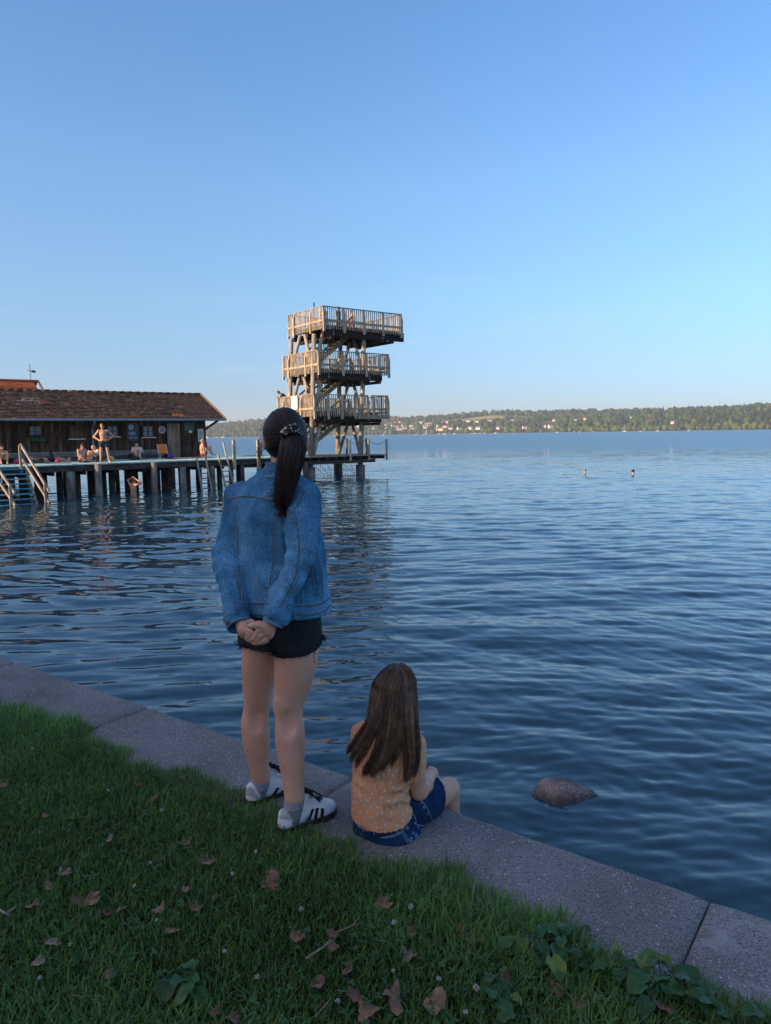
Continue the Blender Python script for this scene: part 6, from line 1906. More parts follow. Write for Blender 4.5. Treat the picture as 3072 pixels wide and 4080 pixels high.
# stray hairs
S_, R_ = [], []
for i in range(90):
    X, Y = (rs.normal(470, 12), rs.uniform(330, 480)) if i < 45 else (rs.uniform(480, 870), rs.uniform(110, 300))
    if i >= 45:
        a = rs.uniform(.1, 3.0); X, Y = 678 + 198 * math.cos(a), 330 - 212 * math.sin(a)
        q = [(X, Y), (X + 8 * math.cos(a) + rs.normal(0, 6), Y - 8 * math.sin(a)), (X + 14 * math.cos(a) + rs.normal(0, 14), Y - 10 * math.sin(a) + rs.normal(0, 8))]
        S_.append(catmull([g8(x, y, 2.86) for x, y in q], 8))
    else:
        S_.append(catmull([g8(X + 22, Y, 2.88), g8(X + rs.normal(0, 8), Y + 40, 2.88), g8(X + rs.normal(-4, 10), Y + 90, 2.88), g8(X + rs.normal(5, 14), Y + rs.uniform(110, 160), 2.88)], 8))
    R_.append(np.full(8, .0005))
Vq, Fq = strand_mesh(np.array(S_), np.array(R_))
STRAY = (Vq, Fq)

tint = np.concatenate([np.full(len(Vc), .8), TCAP, np.ones(len(Vq))])
Vh, Fh = join([(Vc, Fc), (Va, Fa), STRAY])
hair = mesh_obj('hair', Vh, Fh, m_hair, parent=girl, smooth=True, tint=np.stack([tint] * 3, 1))
# scrunchie
SA = g8(725, 292, 2.748); SB = g8(752, 352, 2.724)
d = (SB - SA); d /= np.linalg.norm(d)
ax1 = np.cross(d, [0, 0, 1.0]); ax1 /= np.linalg.norm(ax1); ax2 = np.cross(ax1, d)
V, n1, n2 = [], 64, 18
for i in range(n1):
    a = 2 * math.pi * i / n1
    rad_ = math.cos(a) * ax1 + math.sin(a) * ax2
    mj = .025 + .002 * math.sin(a * 4 + 1); mn = .0155 + .0016 * math.sin(a * 11) + .0014 * math.sin(a * 6 + 2)
    for j in range(n2):
        q = 2 * math.pi * j / n2
        rr_ = mn * (1 + .12 * math.sin(q * 3 + a * 9))
        V.append((SA + SB) / 2 + rad_ * (mj + rr_ * math.cos(q)) + d * rr_ * 1.15 * math.sin(q))
F = [(i * n2 + j, ((i + 1) % n1) * n2 + j, ((i + 1) % n1) * n2 + (j + 1) % n2, i * n2 + (j + 1) % n2) for i in range(n1) for j in range(n2)]
m_scr = M('black and cream scrunchie', (0.012, 0.011, 0.012), (0.50, 0.42, 0.34), rough=0.7, scale=75, detail=2, lo=0.545, hi=0.575, bump=0.3, bscale=60)
mesh_obj('scrunchie', np.array(V), F, m_scr, parent=hair, smooth=True)
# ponytail
GY = np.array([318, 380, 450, 600, 750, 850, 950, 1035]); GX = np.array([735, 752, 757, 728, 702, 678, 664, 668]); GW = np.array([58, 95, 112, 118, 98, 90, 62, 22]); GD = np.array([2.742, 2.712, 2.700, 2.690, 2.688, 2.690, 2.695, 2.70])
k = 22
yy = np.linspace(318, 1035, k)
gx = np.interp(yy, GY, GX); gw = np.interp(yy, GY, GW); gd = np.interp(yy, GY, GD)
Gc = np.array([g8(a, b_, c) for a, b_, c in zip(gx, yy, gd)])
Gw = gw * .461 * gd / FPX
S_, R_, T_ = [], [], []
for lk in range(30):
    a = rs.uniform(0, 6.283); q = math.sqrt(rs.uniform()) * .80
    cu, cw = q * math.cos(a), q * math.sin(a)
    lend = 1 - abs(rs.normal(0, .11)) - (.16 if cu < -.45 else 0) * rs.uniform(0, 1); lph, lam_, lf = rs.uniform(0, 6.28), rs.uniform(.05, .22), rs.uniform(1.5, 4); ltint = rs.choice([rs.uniform(.5, 1.0), rs.uniform(1.0, 2.3)], p=[.55, .45]); lkick = -.5 * (rs.uniform() < .30) * rs.uniform(.3, 1)
    for i in range(66):
        a = rs.uniform(0, 6.283); q = math.sqrt(rs.uniform()) * rs.choice([.26, .45], p=[.8, .2])
        du, dw = q * math.cos(a), q * math.sin(a)
        tt_ = np.linspace(0, np.clip(lend - abs(rs.normal(0, .05)), .45, 1.0), 16)
        fr_ = rs.uniform(0, .07) * np.sin(rs.uniform(4, 11) * tt_ + rs.uniform(0, 6.28)) * tt_
        idx = tt_ * (k - 1)
        C = np.stack([np.interp(idx, np.arange(k), Gc[:, j_]) for j_ in range(3)], 1); W = np.interp(idx, np.arange(k), Gw)
        uu = cu + lam_ * np.sin(lf * tt_ * 2.2 + lph) * np.clip(tt_ * 1.6, 0, 1) + du * (1 - .55 * np.clip(tt_ / max(lend, .4) - .5, 0, .5) * 2 * .9) + fr_ + lkick * np.clip(tt_ - .66, 0, 1)
        ww = cw * .85 + dw
        S_.append(C + uu[:, None] * W[:, None] * np.array([1, 0, 0]) + (ww * np.minimum(W, .036))[:, None] * np.array([0, 1, 0]))
        R_.append(np.linspace(.0011, .0005, 16)); T_.append(ltint * rs.uniform(.75, 1.35))
for i in range(420):
    left = rs.uniform() < .62
    y0 = rs.uniform(420, 860); X0 = np.interp(y0, GY, GX); W0 = np.interp(y0, GY, GW); D0 = np.interp(y0, GY, GD) - .012
    e0 = rs.uniform(.2, 1.0) * (-1 if left else 1); y1 = min(y0 + rs.uniform(120, 330), 1050); X1 = np.interp(y1, GY, GX); W1 = np.interp(y1, GY, GW)
    kick = rs.uniform(.0, 75) * (-1 if left else .45) * (1 if y1 > 760 else .35)
    P_ = catmull([g8(X0 + e0 * W0 * .9, y0, D0), g8(X0 * .6 + X1 * .4 + e0 * (W0 * .6 + W1 * .4) * .98 + rs.normal(0, 6), y0 * .6 + y1 * .4, D0), g8(X0 * .25 + X1 * .75 + e0 * W1 * .95 + kick * .35, y0 * .25 + y1 * .75, D0 + .004), g8(X1 + e0 * W1 + kick, y1 - abs(kick) * .3, D0 + .008)], 16)
    S_.append(P_); R_.append(np.linspace(.0009, .0004, 16)); T_.append(rs.uniform(.7, 2.4))
Vp, Fp = strand_mesh(np.array(S_), np.array(R_))
b = MB(); b.tube(Gc[:17], Gw[:17] * .40, n=14); Vc2 = np.concatenate(b.v); 
ce = np.repeat(Gc[:17], 14, 0); Vc2[:, 1] = ce[:, 1] + (Vc2[:, 1] - ce[:, 1]) * .45
Fc2 = [f for f in b.f if len(f) == 4]
V_, F_ = join([(Vp, Fp), (Vc2, np.array(Fc2))])
tint = np.concatenate([np.repeat(np.array(T_), 16 * 3), np.full(len(Vc2), .7)])
pt = mesh_obj('ponytail', V_, F_, m_hair, parent=hair, smooth=True, tint=np.stack([tint] * 3, 1) * np.array([1.12, 1.0, 1.0]))
# ---- socks and shoes
m_sock = M('grey sock', (0.16, 0.165, 0.18), (0.24, 0.245, 0.26), rough=0.95, scale=60, bump=0.4, bscale=200, bdist=0.001)
m_sockb = M('lilac grey sock rib', (0.26, 0.26, 0.33), (0.34, 0.34, 0.42), rough=0.95, scale=220, stretch=(1, 1, .1), bump=0.6, bscale=260, bdist=0.001)
m_upper = M('white leather', (0.62, 0.64, 0.68), (0.70, 0.72, 0.75), rough=0.45, scale=15, spec=0.4, bump=0.08, bscale=120, bdist=0.001)
m_suede = M('grey suede', (0.36, 0.35, 0.34), (0.46, 0.45, 0.43), rough=0.95, scale=25, bump=0.3, bscale=250, bdist=0.001)
m_sole = M('dark brown gum sole', (0.022, 0.016, 0.014), (0.045, 0.032, 0.026), rough=0.6, scale=12, bump=0.1, bscale=100)
m_lace = M('black lace', (0.010, 0.010, 0.012), (0.02, 0.02, 0.022), rough=0.9, scale=80)
m_inner = M('shoe lining', (0.40, 0.44, 0.52), rough=0.9)
def px6(X, Y): return (960 + .2521 * X, 2950 + .2521 * Y)
def patch(surf, quad, mb, lift=.0011, n=9, m=9):
    """lay a four-cornered print (photo pixels) on a surface"""
    q = [np.array(p, float) for p in quad]; G = {}; V = []
    for i in range(n + 1):
        for j in range(m + 1):
            a, c = i / n, j / m
            p = q[0] * (1 - a) * (1 - c) + q[1] * a * (1 - c) + q[2] * a * c + q[3] * (1 - a) * c
            h, nn = surf.shot(p[0], p[1])
            if h is not None: G[i, j] = len(V); V.append(h + nn * lift)
    F = [tuple(G[x] for x in ((i, j), (i + 1, j), (i + 1, j + 1), (i, j + 1))) for i in range(n) for j in range(m) if all(x in G for x in ((i, j), (i + 1, j), (i + 1, j + 1), (i, j + 1)))]
    F = [f for f in F if max(np.linalg.norm(V[f[0]] - V[f[2]]), np.linalg.norm(V[f[1]] - V[f[3]])) < .03]
    if F: mb.add(np.array(V), F)

def shoe(heel, dirn, ankle, right, L=.278):
    heel = np.array(heel); f = np.array([dirn[0], dirn[1], 0.0]); f /= np.linalg.norm(f); r = np.array([f[1], -f[0], 0])
    sgn = 1 if right else -1
    def W(x, y, z): return heel + r * x + f * y + np.array([0, 0, z])
    R = np.stack([r, f, [0, 0, 1.0]], 1)
    e = empty('shoe', (0, 0, 0), None, None); e.parent = girl; e.location = (0, 0, 0)
    e['label'] = ('right' if right else 'left') + ' white shoe with black stripes and laces'
    # sole
    ys = np.linspace(0, L, 26); wl = np.interp(ys / L, [0, .04, .12, .35, .55, .72, .88, .96, 1.0], [.006, .024, .034, .033, .038, .045, .038, .024, .006]); cxs = np.interp(ys / L, [0, .4, .75, 1], [0, .002, .002, -.006]) * sgn
    out = [(cx + w, y) for y, w, cx in zip(ys, wl, cxs)] + [(cx - w, y) for y, w, cx in zip(ys[::-1], wl[::-1], cxs[::-1])]
    n = len(out); V = []
    rings = [(0.0, .96), (.004, 1.0), (.016, 1.015), (.027, 1.01), (.031, .97)]
    for (z, k) in rings: V += [W(x * k, (y - L / 2) * (1 + (k - 1) * .4) + L / 2, z + (.006 * max(0, (y / L - .8) / .2) ** 2 if z < .01 else 0)) for x, y in out]
    F = [(i * n + j, i * n + (j + 1) % n, (i + 1) * n + (j + 1) % n, (i + 1) * n + j) for i in range(len(rings) - 1) for j in range(n)] + [tuple(range(n))[::-1], tuple((len(rings) - 1) * n + j for j in range(n))]
    mesh_obj('sole', np.array(V), F, m_sole, parent=e, smooth=False, bevel=.002)
    lo = np.min([W(x, y, z) for x in (-.07, .07) for y in (-.02, L + .02) for z in (0, .16)], 0); hi = np.max([W(x, y, z) for x in (-.07, .07) for y in (-.02, L + .02) for z in (0, .16)], 0)
    s = SDF(lo, hi, .0026)
    s.ell(W(-.002 * sgn, L * .77, .040), (.041, L * .205, .034), R, .0)
    s.cone(W(0, .045, .045), W(0, L * .68, .042), .033, .039, .02)
    s.cone(W(0, .038, .040), W(0, .034, .072), .033, .026, .012)
    s.cone(W(0, .10, .078), W(0, L * .72, .048), .031, .030, .02)
    s.cone(W(0, .112, .095), W(0, .125, .118), .022, .020, .012)          # tongue
    s.cone(W(0, .070, .070), W(0, .068, .17), .0285, .040, .004, sub=True)
    s.ell(W(0, .070, .112), (.08, .034, .042), R, .006, sub=True)
    s.half(W(0, 0, .027), (0, 0, -1))
    V, Q = s.mesh(2)
    up = mesh_obj('upper', V, Q, m_upper, parent=e, smooth=True)
    sf = Surf(V, Q)
    # sock
    a = np.asarray(ankle); dn = W(0, .066, .045)
    bnd = a + (a - dn) / np.linalg.norm(a - dn) * .012
    sk = SDF(np.minimum(dn, a) - .07, np.maximum(dn, a) + .07, .0032)
    sk.chain([dn, dn + (a - dn) * .5, a + (a - dn) * .25], [.037, .0375, .0405], .004)
    sk.warp(lambda P: .0006 * np.sin(np.arctan2(P[:, 1] - a[1], P[:, 0] - a[0]) * 46) * (P[:, 2] > a[2] - .022))
    sk.half(a + [0, 0, .006], (.15, .25, 1))
    V, Q = sk.mesh(1)
    zc = V[Q].mean(1)[:, 2]
    so = mesh_obj('sock', V, Q, [m_sock, m_sockb], parent=e, smooth=True, mi=(zc > a[2] - .024).astype(int))
    return e, up, sf, W, f, r
eR, upR, sfR, WR, fR, rR = shoe((-.437, 2.666, .992), (.80, .60), g4(648, 1850, 2.712), True, .272)
eL, upL, sfL, WL, fL, rL = shoe((-.603, 2.884, .992), (.79, .61), g4(350, 1690, 2.925), False, .272)
for e, sf, stripes, heelp in ((upR, sfR, [[(1112, 1088), (1160, 1080), (1078, 1305), (1032, 1330)], [(1180, 1072), (1230, 1066), (1192, 1280), (1142, 1296)], [(1262, 1068), (1312, 1075), (1306, 1222), (1252, 1240)]],
                              [[(640, 1085), (690, 1072), (640, 1240), (622, 1235)], [(690, 1072), (770, 1160), (735, 1258), (640, 1240)], [(770, 1160), (852, 1216), (838, 1278), (735, 1258)]]),
                             (upL, sfL, [[(560, 748), (614, 742), (500, 930), (438, 958)], [(640, 792), (690, 790), (640, 900), (585, 915)]],
                              [[(100, 745), (150, 730), (110, 870), (78, 860)], [(150, 730), (215, 820), (190, 905), (110, 870)], [(215, 820), (292, 868), (268, 934), (190, 905)]])):
    for q in stripes:
        b = MB(); patch(sf, [px6(*p) for p in q], b, .0016)
        if b.n: b.build('stripe', m_lace, e, smooth=True)
    b = MB()
    for q in heelp: patch(sf, [px6(*p) for p in q], b, .0014)
    if b.n: b.build('heel_patch', m_suede, e, smooth=True)
# small boxed word on the right shoe
b = MB()
P, N = sfR.shot(*px6(1038, 1238))
if P is not None:
    P2, _ = sfR.shot(*px6(1062, 1192)); ex_ = (P2 - P) / np.linalg.norm(P2 - P) if P2 is not None else fR
    ez_ = np.cross(N, ex_)
    V, F = text_verts('adidas', .0085, .0002); b.add(P + V[:, :1] * ex_ + V[:, 1:2] * ez_ + N * .0022, F)
    for k_ in (-1, 1):
        b.bar(P + ez_ * k_ * .006 - ex_ * .017 + N * .0018, P + ez_ * k_ * .006 + ex_ * .017 + N * .0018, .0008, .0008); b.bar(P + ex_ * k_ * .017 - ez_ * .006 + N * .0018, P + ex_ * k_ * .017 + ez_ * .006 + N * .0018, .0008, .0008)
    b.build('lettering', m_lace, upR)
# laces
for (e, sf, W) in ((upR, sfR, WR), (upL, sfL, WL)):
    b = MB()
    def on(x, y, up_=.0035):
        p, nn = sf.snap(W(x, y, .16 - .4 * (y - .1))); return p + nn * up_
    for k_ in range(6):
        y = .118 + .015 * k_
        for sg in (-1, 1):
            b.tube(catmull([on(sg * .024, y), on(0, y + .006, .006), on(-sg * .024, y + .013)], 9), .0030, n=6)
    for (pts) in ([(0, .118, .012), (.025, .125, .020), (.044, .150, .012), (.040, .180, .006), (.020, .165, .012), (0, .125, .012)], [(0, .118, .012), (-.02, .13, .018), (-.035, .155, .010), (-.030, .175, .006), (-.01, .15, .012), (0, .12, .012)], [(0, .118, .013), (.012, .16, .016), (.010, .205, .012)], [(0, .118, .013), (.035, .15, .010), (.050, .185, .004)]):
        b.tube(catmull([on(x, y, u_) for x, y, u_ in pts], 22), .0033, n=6)
    b.build('laces', m_lace, e, smooth=True)
# ================================================================== THE YOUNGER GIRL SITTING ON THE QUAY
def s5(X, Y, D): return aty(1340 + .3525 * X, 2620 + .3525 * Y, D + .05)
def px5(X, Y): return (1340 + .3525 * X, 2620 + .3525 * Y)
SX_ = np.array([.866, -.5, 0]); SF_ = np.array([.5, .866, 0])
m_shirt = M('apricot ribbed jersey', (0.68, 0.33, 0.17), (0.76, 0.39, 0.22), rough=0.9, scale=6, spec=0.15, fine=0.12, fscale=350, bump=0.2, bscale=400, bdist=0.001)
m_print = M('white print', (0.72, 0.68, 0.63), rough=0.9)
m_fden = denim('dark blue denim', (0.007, 0.026, 0.080), (0.016, 0.052, 0.135))
m_fprint = M('pale blue flower print', (0.085, 0.15, 0.25), (0.14, 0.22, 0.34), rough=0.9, scale=60)
kid = empty('person', (.02, 2.62, 1.0), 'younger girl with long brown hair in apricot shirt sitting on the quay edge', 'person')
KH = s5(648, 405, 2.625)
# body
s = SDF((-.24, 2.48, .60), (.37, 3.16, 1.68), .0030)
s.loft([(s5(560, 1960, 2.62), .115, .088), (s5(525, 1700, 2.62), .105, .075), (s5(505, 1400, 2.62), .100, .072), (s5(540, 1100, 2.62), .112, .07), (s5(575, 960, 2.62), .10, .055), (s5(600, 860, 2.62), .045, .045)], SX_, k=.02)
s.cone(s5(605, 880, 2.62), KH - [0, 0, .05], .042, .040, .015)
s.ell(KH, (.069, .086, .096), np.stack([SX_, SF_, [0, 0, 1]], 1), .01)
s.ell(KH + SF_ * .030 - [0, 0, .055], (.052, .055, .052), np.stack([SX_, SF_, [0, 0, 1]], 1), .02)
s.cone(KH + SF_ * .082, KH + SF_ * .098 - [0, 0, .022], .009, .012, .008)
for sg in (-1, 1): s.ell(KH + SX_ * sg * .070 - [0, 0, .01], (.012, .022, .030), np.stack([SX_, SF_, [0, 0, 1]], 1), .006)
arm = [s5(880, 990, 2.585), s5(892, 1330, 2.60), s5(940, 1505, 2.625), s5(1000, 1440, 2.69), s5(1062, 1335, 2.775)]
s.chain(arm, [.038, .035, .033, .031, .021], .014)
OFF = -SX_ * .20
larm = [arm[0] + OFF * 1.12 + [0, 0, .0], arm[2] + OFF * 1.35 + [0, 0, .02], arm[4] + OFF * .55 + SF_ * .02]
s.chain(larm, [.037, .031, .021], .014)
hip = s5(800, 1815, 2.655); knee = s5(1268, 1492, 2.865)
hip[2] = 1.070
thi = [hip, hip * .5 + knee * .5 + [0, 0, -.004], knee]
s.chain(thi, [.072, .060, .0465], .015)
KD = knee + SF_ * .006
ank = np.array([KD[0] + .012, KD[1] + .055, .70]); calf = KD * .62 + ank * .38 + [0, -.006, 0]
s.chain([KD, calf, ank], [.045, .041, .027], .014)
s.cone(ank + [0, 0, -.02], ank + SF_ * .10 + [0, 0, -.055], .027, .020, .012)
O2 = -SX_ * .15
s.chain([hip + O2, knee + O2 * .9], [.072, .0465], .015); s.chain([KD + O2 * .9, calf + O2 * .85, ank + O2 * .8], [.045, .041, .027], .014)
s.cone(ank + O2 * .8 + [0, 0, -.02], ank + O2 * .8 + SF_ * .10 + [0, 0, -.055], .027, .020, .012)
s.chain([arm[3] * .2 + arm[4] * .8, arm[4], s5(1078, 1310, 2.79)], [.0225, .021, .022], .008)
s.ell(s5(1090, 1315, 2.800), (.024, .022, .028), None, .008)
s.chain([s5(1065, 1285, 2.80), s5(1058, 1252, 2.81), s5(1078, 1246, 2.825)], [.009, .0082, .007], .004)                  # thumb
s.chain([s5(1105, 1290, 2.81), s5(1128, 1325, 2.825), s5(1118, 1360, 2.84)], [.0095, .0088, .0075], .004)
s.chain([s5(1112, 1320, 2.80), s5(1142, 1352, 2.815), s5(1132, 1372, 2.835)], [.0095, .0088, .0075], .004)
s.chain([s5(1100, 1345, 2.795), s5(1130, 1378, 2.81), s5(1118, 1398, 2.83)], [.0095, .0085, .0072], .004)
s.chain([s5(1088, 1362, 2.79), s5(1118, 1402, 2.805), s5(1138, 1410, 2.825)], [.009, .008, .0068], .004)
Vb, Fb_ = s.mesh(3)
kbody = mesh_obj('body', Vb, Fb_, m_skin, parent=kid, smooth=True)
mb = MB()
for sg in (-1, 1): mb.ball(KH + SF_ * .078 + SX_ * sg * .029 + [0, 0, .01], .010)
mb.build('eye', m_eye, kid, smooth=True)

# shorts
s = SDF((-.30, 2.45, .985), (.36, 3.06, 1.22), .0038)
s.loft([(s5(590, 2010, 2.635), .135, .112), (s5(580, 1960, 2.635), .140, .116), (s5(560, 1880, 2.635), .132, .106), (s5(540, 1740, 2.63), .112, .088)], SX_, k=.02, power=2.3)
dl = (knee - hip); dl /= np.linalg.norm(dl)
t = s.like(); t.cone(hip + [0, 0, .004], hip + dl * .19 + [0, 0, .006], .080, .082, 0); t.half(hip + dl * .150, dl + np.array([0, 0, -.25]))
t2 = s.like(); t2.cone(hip + O2 + [0, 0, .004], hip + O2 + dl * .19, .080, .082, 0); t2.half(hip + O2 + dl * .150, dl)
lg = np.minimum(t.F, t2.F); hm = np.clip(.5 + .5 * (s.F - lg) / .025, 0, 1); s.F = s.F * (1 - hm) + lg * hm - .025 * hm * (1 - hm)
s.warp(lambda P: .0028 * wobble(P * np.array([1, 1, .7]), 71, 30, 3) + .005 * np.sin((P - hip) @ dl * 75 + 1.2) * np.exp(-(((P - (hip + dl * .07 + [0.02, -.02, .05])) ** 2).sum(1)) / .075 ** 2))
s.half((0, 0, 1.0025), (0, 0, -1))
Vs, Fs = s.mesh(2)
sfs = Surf(Vs, Fs)

# shirt: ribbed jersey, loose over the waist
def build_shirt():
    s = SDF((-.30, 2.45, 1.03), (.31, 2.86, 1.48), .0034)
    s.loft([(s5(590, 860, 2.62), .050, .050), (s5(582, 905, 2.62), .095, .062), (s5(572, 960, 2.62), .118, .072), (s5(550, 1100, 2.62), .120, .082), (s5(520, 1300, 2.62), .118, .086), (s5(492, 1500, 2.62), .116, .088), (s5(510, 1660, 2.62), .121, .093), (s5(535, 1800, 2.62), .130, .100), (s5(552, 1980, 2.62), .130, .102)], SX_, k=.015, power=2.2)
    a0, a1 = s5(872, 990, 2.588), s5(893, 1335, 2.602)
    t = s.like(); t.chain([s5(800, 975, 2.60), a0, s5(884, 1150, 2.592), a1 + (a1 - a0) * .2], [.046, .046, .0445, .0455], .01); t.half(a1, (a1 - a0) + np.array([.05, 0, .0]))
    b0 = larm[0]; b1 = larm[0] * .55 + larm[1] * .45
    t.chain([b0 + SX_ * .04, b0, b1 + (b1 - b0) * .1], [.046, .046, .046], .01)
    hm = np.clip(.5 + .5 * (s.F - t.F) / .014, 0, 1); s.F = s.F * (1 - hm) + t.F * hm - .014 * hm * (1 - hm)
    c0 = s5(525, 1500, 2.53)
    def folds(P):
        u = P @ SX_; w = P @ SF_
        rib = .0028 * (np.abs(((u - .004 * np.sin(P[:, 2] * 30)) / .0158) % 1 - .5) < .17)      # the knitted ribs
        f = .0020 * wobble(P, 81, 26, 3) + .0040 * np.exp(-(wobble(P @ np.array([[1, 0, .5], [0, 1, 0], [.2, 0, .8]]), 181, 12, 2) / .12) ** 2)
        for (X, Y, r, ax, am, fq, ph) in ((800, 1560, .055, (-.25, 0, 1), .0050, 130, .3), (830, 1640, .045, (.5, 0, .9), .0050, 150, 1.0), (700, 1640, .06, (.3, 0, 1), .004, 120, .2), (160, 1480, .05, (.2, 0, 1), .006, 140, 0), (190, 1000, .05, (.8, 0, .6), .004, 120, 0), (820, 1420, .04, (-.4, 0, 1), .0042, 140, 2)):
            C = s5(X, Y, 2.545); ax = np.array(ax); ax = ax / np.linalg.norm(ax); d = P - C
            f = f + am * np.exp(-(d ** 2).sum(1) / r ** 2) * np.sin(d @ ax * fq + ph + wobble(P, 83, 15, 1))
        return f - rib
    s.warp(folds, .03)
    q1, q2, q3 = s5(350, 1958, 2.54), s5(600, 1945, 2.528), s5(866, 1705, 2.615)
    nn = np.cross(q2 - q1, q3 - q1); nn = nn if nn[2] < 0 else -nn
    s.half(q2, nn)
    return s.mesh(1)
Vq, Fq = build_shirt()
sft = Surf(Vq, Fq)
# little palm trees
rq = np.random.default_rng(4)
palms = [(380, 1150), (345, 1225), (280, 1265), (195, 1250), (150, 1185), (150, 1320), (245, 1325), (215, 1390), (305, 1385), (405, 1375), (470, 1345), (530, 1320), (605, 1270), (685, 1275), (640, 1335), (760, 1200), (825, 1065), (760, 1110), (655, 1150), (710, 1390), (620, 1405), (530, 1415), (440, 1440), (370, 1445), (275, 1442), (170, 1440), (260, 1495), (320, 1512), (405, 1535), (450, 1505), (545, 1500), (640, 1470), (700, 1485), (790, 1510), (750, 1550), (670, 1555), (595, 1555), (515, 1580), (385, 1588), (265, 1552), (200, 1510), (210, 1565), (225, 1635), (285, 1615), (345, 1615), (420, 1645), (510, 1645), (590, 1620), (660, 1620), (740, 1610), (320, 1675), (390, 1690), (470, 1690), (200, 1715), (275, 1740), (360, 1730), (575, 1705), (640, 1690), (710, 1670), (800, 1720), (745, 1760), (620, 1755), (515, 1755), (465, 1780), (400, 1810), (320, 1815), (230, 1810), (300, 1855), (375, 1880), (445, 1860), (530, 1830), (650, 1850), (740, 1840), (820, 1815), (460, 1920), (555, 1890), (700, 1905), (190, 1640), (155, 1560), (955, 1265), (985, 1165), (950, 1110), (930, 1010), (310, 1095), (190, 905), (320, 1020), (450, 980), (985, 1060)]
b = MB()
for (X, Y) in palms:
    P, N = sft.shot(*px5(X, Y))
    if P is None: continue
    t1 = np.cross(N, [0, 0, 1.0]); t1 /= np.linalg.norm(t1) + 1e-9; t2_ = np.cross(t1, N)
    th = rq.choice([rq.uniform(-.5, .5), rq.uniform(1.2, 2.0), rq.uniform(-2, -1.2)], p=[.45, .3, .25])
    c_, s_ = math.cos(th), math.sin(th)
    A_, B_ = t1 * c_ + t2_ * s_, -t1 * s_ + t2_ * c_
    def leafstrip(pts, w0, w1):
        pts = [sft.snap(P + A_ * x * .0012 + B_ * y * .0012) for x, y in pts]
        H = np.array([q[0] + q[1] * .0011 for q in pts]); T = np.gradient(H, axis=0); T /= np.linalg.norm(T, axis=1)[:, None] + 1e-9
        S = np.cross(np.array([q[1] for q in pts]), T); w = np.linspace(w0, w1, len(H))[:, None] * .001
        k = len(H); b.add(np.concatenate([H - S * w, H + S * w]), [(i, i + 1, k + i + 1, k + i) for i in range(k - 1)])
    leafstrip([(0, 0), (.6, -4), (1.8, -8), (3.4, -12)], .45, .75)                                   # trunk
    for a in (15, 60, 110, 155, 195, -15):
        r_ = rq.uniform(5.0, 6.6); a = math.radians(a + rq.uniform(-10, 10))
        leafstrip([(0, 0), (r_ * .5 * math.cos(a), r_ * .5 * math.sin(a) + 1.0), (r_ * math.cos(a), r_ * math.sin(a) - 1.2)], 1.35, .35)
Vpl = np.concatenate(b.v); Fpl = np.array(b.f)
Vall, Fall = join([(Vq, Fq), (Vpl, Fpl)])
shirt = mesh_obj('shirt', Vall, Fall, [m_shirt, m_print], parent=kid, smooth=True, mi=np.concatenate([np.zeros(len(Fq)), np.ones(len(Fpl))]).astype(int)); shirt['label'] = 'apricot ribbed T-shirt with small white palm trees'
b = MB()
for pxs in ([(300, 1905), (450, 1938), (600, 1918), (760, 1830), (860, 1735)],): ribbon(sft, [px5(*q) for q in pxs], .0045, .0012, b)
for pxs in ([(858, 1322), (900, 1338), (960, 1330), (1015, 1300)],): ribbon(sft, [px5(*q) for q in pxs], .004, .0012, b)
if b.n: b.build('hem_seam', m_shirt, shirt, smooth=True)
b = MB()
for (X, Y, r) in [(845, 2055, 11), (905, 2015, 12), (870, 1985, 8), (965, 2005, 10), (1005, 1940, 11), (1050, 1860, 9), (925, 1905, 9), (890, 1870, 7), (1010, 1880, 7), (960, 1950, 7), (800, 1925, 8), (745, 1935, 7), (1040, 1935, 8), (260, 1905, 8), (315, 1950, 7), (225, 1860, 7), (990, 1690, 8), (960, 1640, 6), (1030, 1760, 7), (700, 1975, 6), (860, 2095, 7)]:
    P, N = sfs.shot(*px5(X, Y))
    if P is None: continue
    t1 = np.cross(N, [.1, .2, 1.0]); t1 /= np.linalg.norm(t1); t2_ = np.cross(t1, N); a0 = rq.uniform(0, 6)
    for k_ in range(5):
        a = a0 + k_ * 1.2566; C = P + (t1 * math.cos(a) + t2_ * math.sin(a)) * r * .00052
        V = []; 
        for j in range(8):
            q = 6.283 * j / 8; h, nn = sfs.snap(C + (t1 * math.cos(q) + t2_ * math.sin(q)) * r * .00042 * rq.uniform(.8, 1.15)); V.append(h + nn * .0010)
        b.add(V, [(0, 1, 2, 3), (0, 3, 4, 7), (4, 5, 6, 7)])
Vfl = np.concatenate(b.v); Ffl = np.array(b.f)
Vall, Fall = join([(Vs, Fs), (Vfl, Ffl)])
tk = np.concatenate([1 + .3 * wobble(Vs, 74, 24, 3), np.ones(len(Vfl))])
ksh = mesh_obj('shorts', Vall, Fall, [m_fden, m_fprint], parent=kid, smooth=True, tint=np.stack([tk] * 3, 1), mi=np.concatenate([np.zeros(len(Fs)), np.ones(len(Ffl))]).astype(int)); ksh['label'] = 'dark blue denim shorts with pale flower print'
# shorts: stitched pocket, seams, flower print
b = MB()
for pxs in ([(500, 2036), (620, 2015), (755, 1960)], [(757, 1960), (790, 2020), (830, 2088)], [(520, 2042), (635, 2024), (748, 1978)], [(745, 1985), (775, 2040), (808, 2092)], [(425, 1960), (430, 2010)], [(875, 1775), (905, 1850)], [(880, 1870), (960, 1900), (1060, 1880)], [(190, 1830), (260, 1910), (360, 1965)], [(940, 1600), (1000, 1660), (1050, 1750), (1085, 1840)]): ribbon(sfs, [px5(*q) for q in pxs], .0028, .0016, b)
b.build('stitching', m_stitch, ksh, smooth=True)


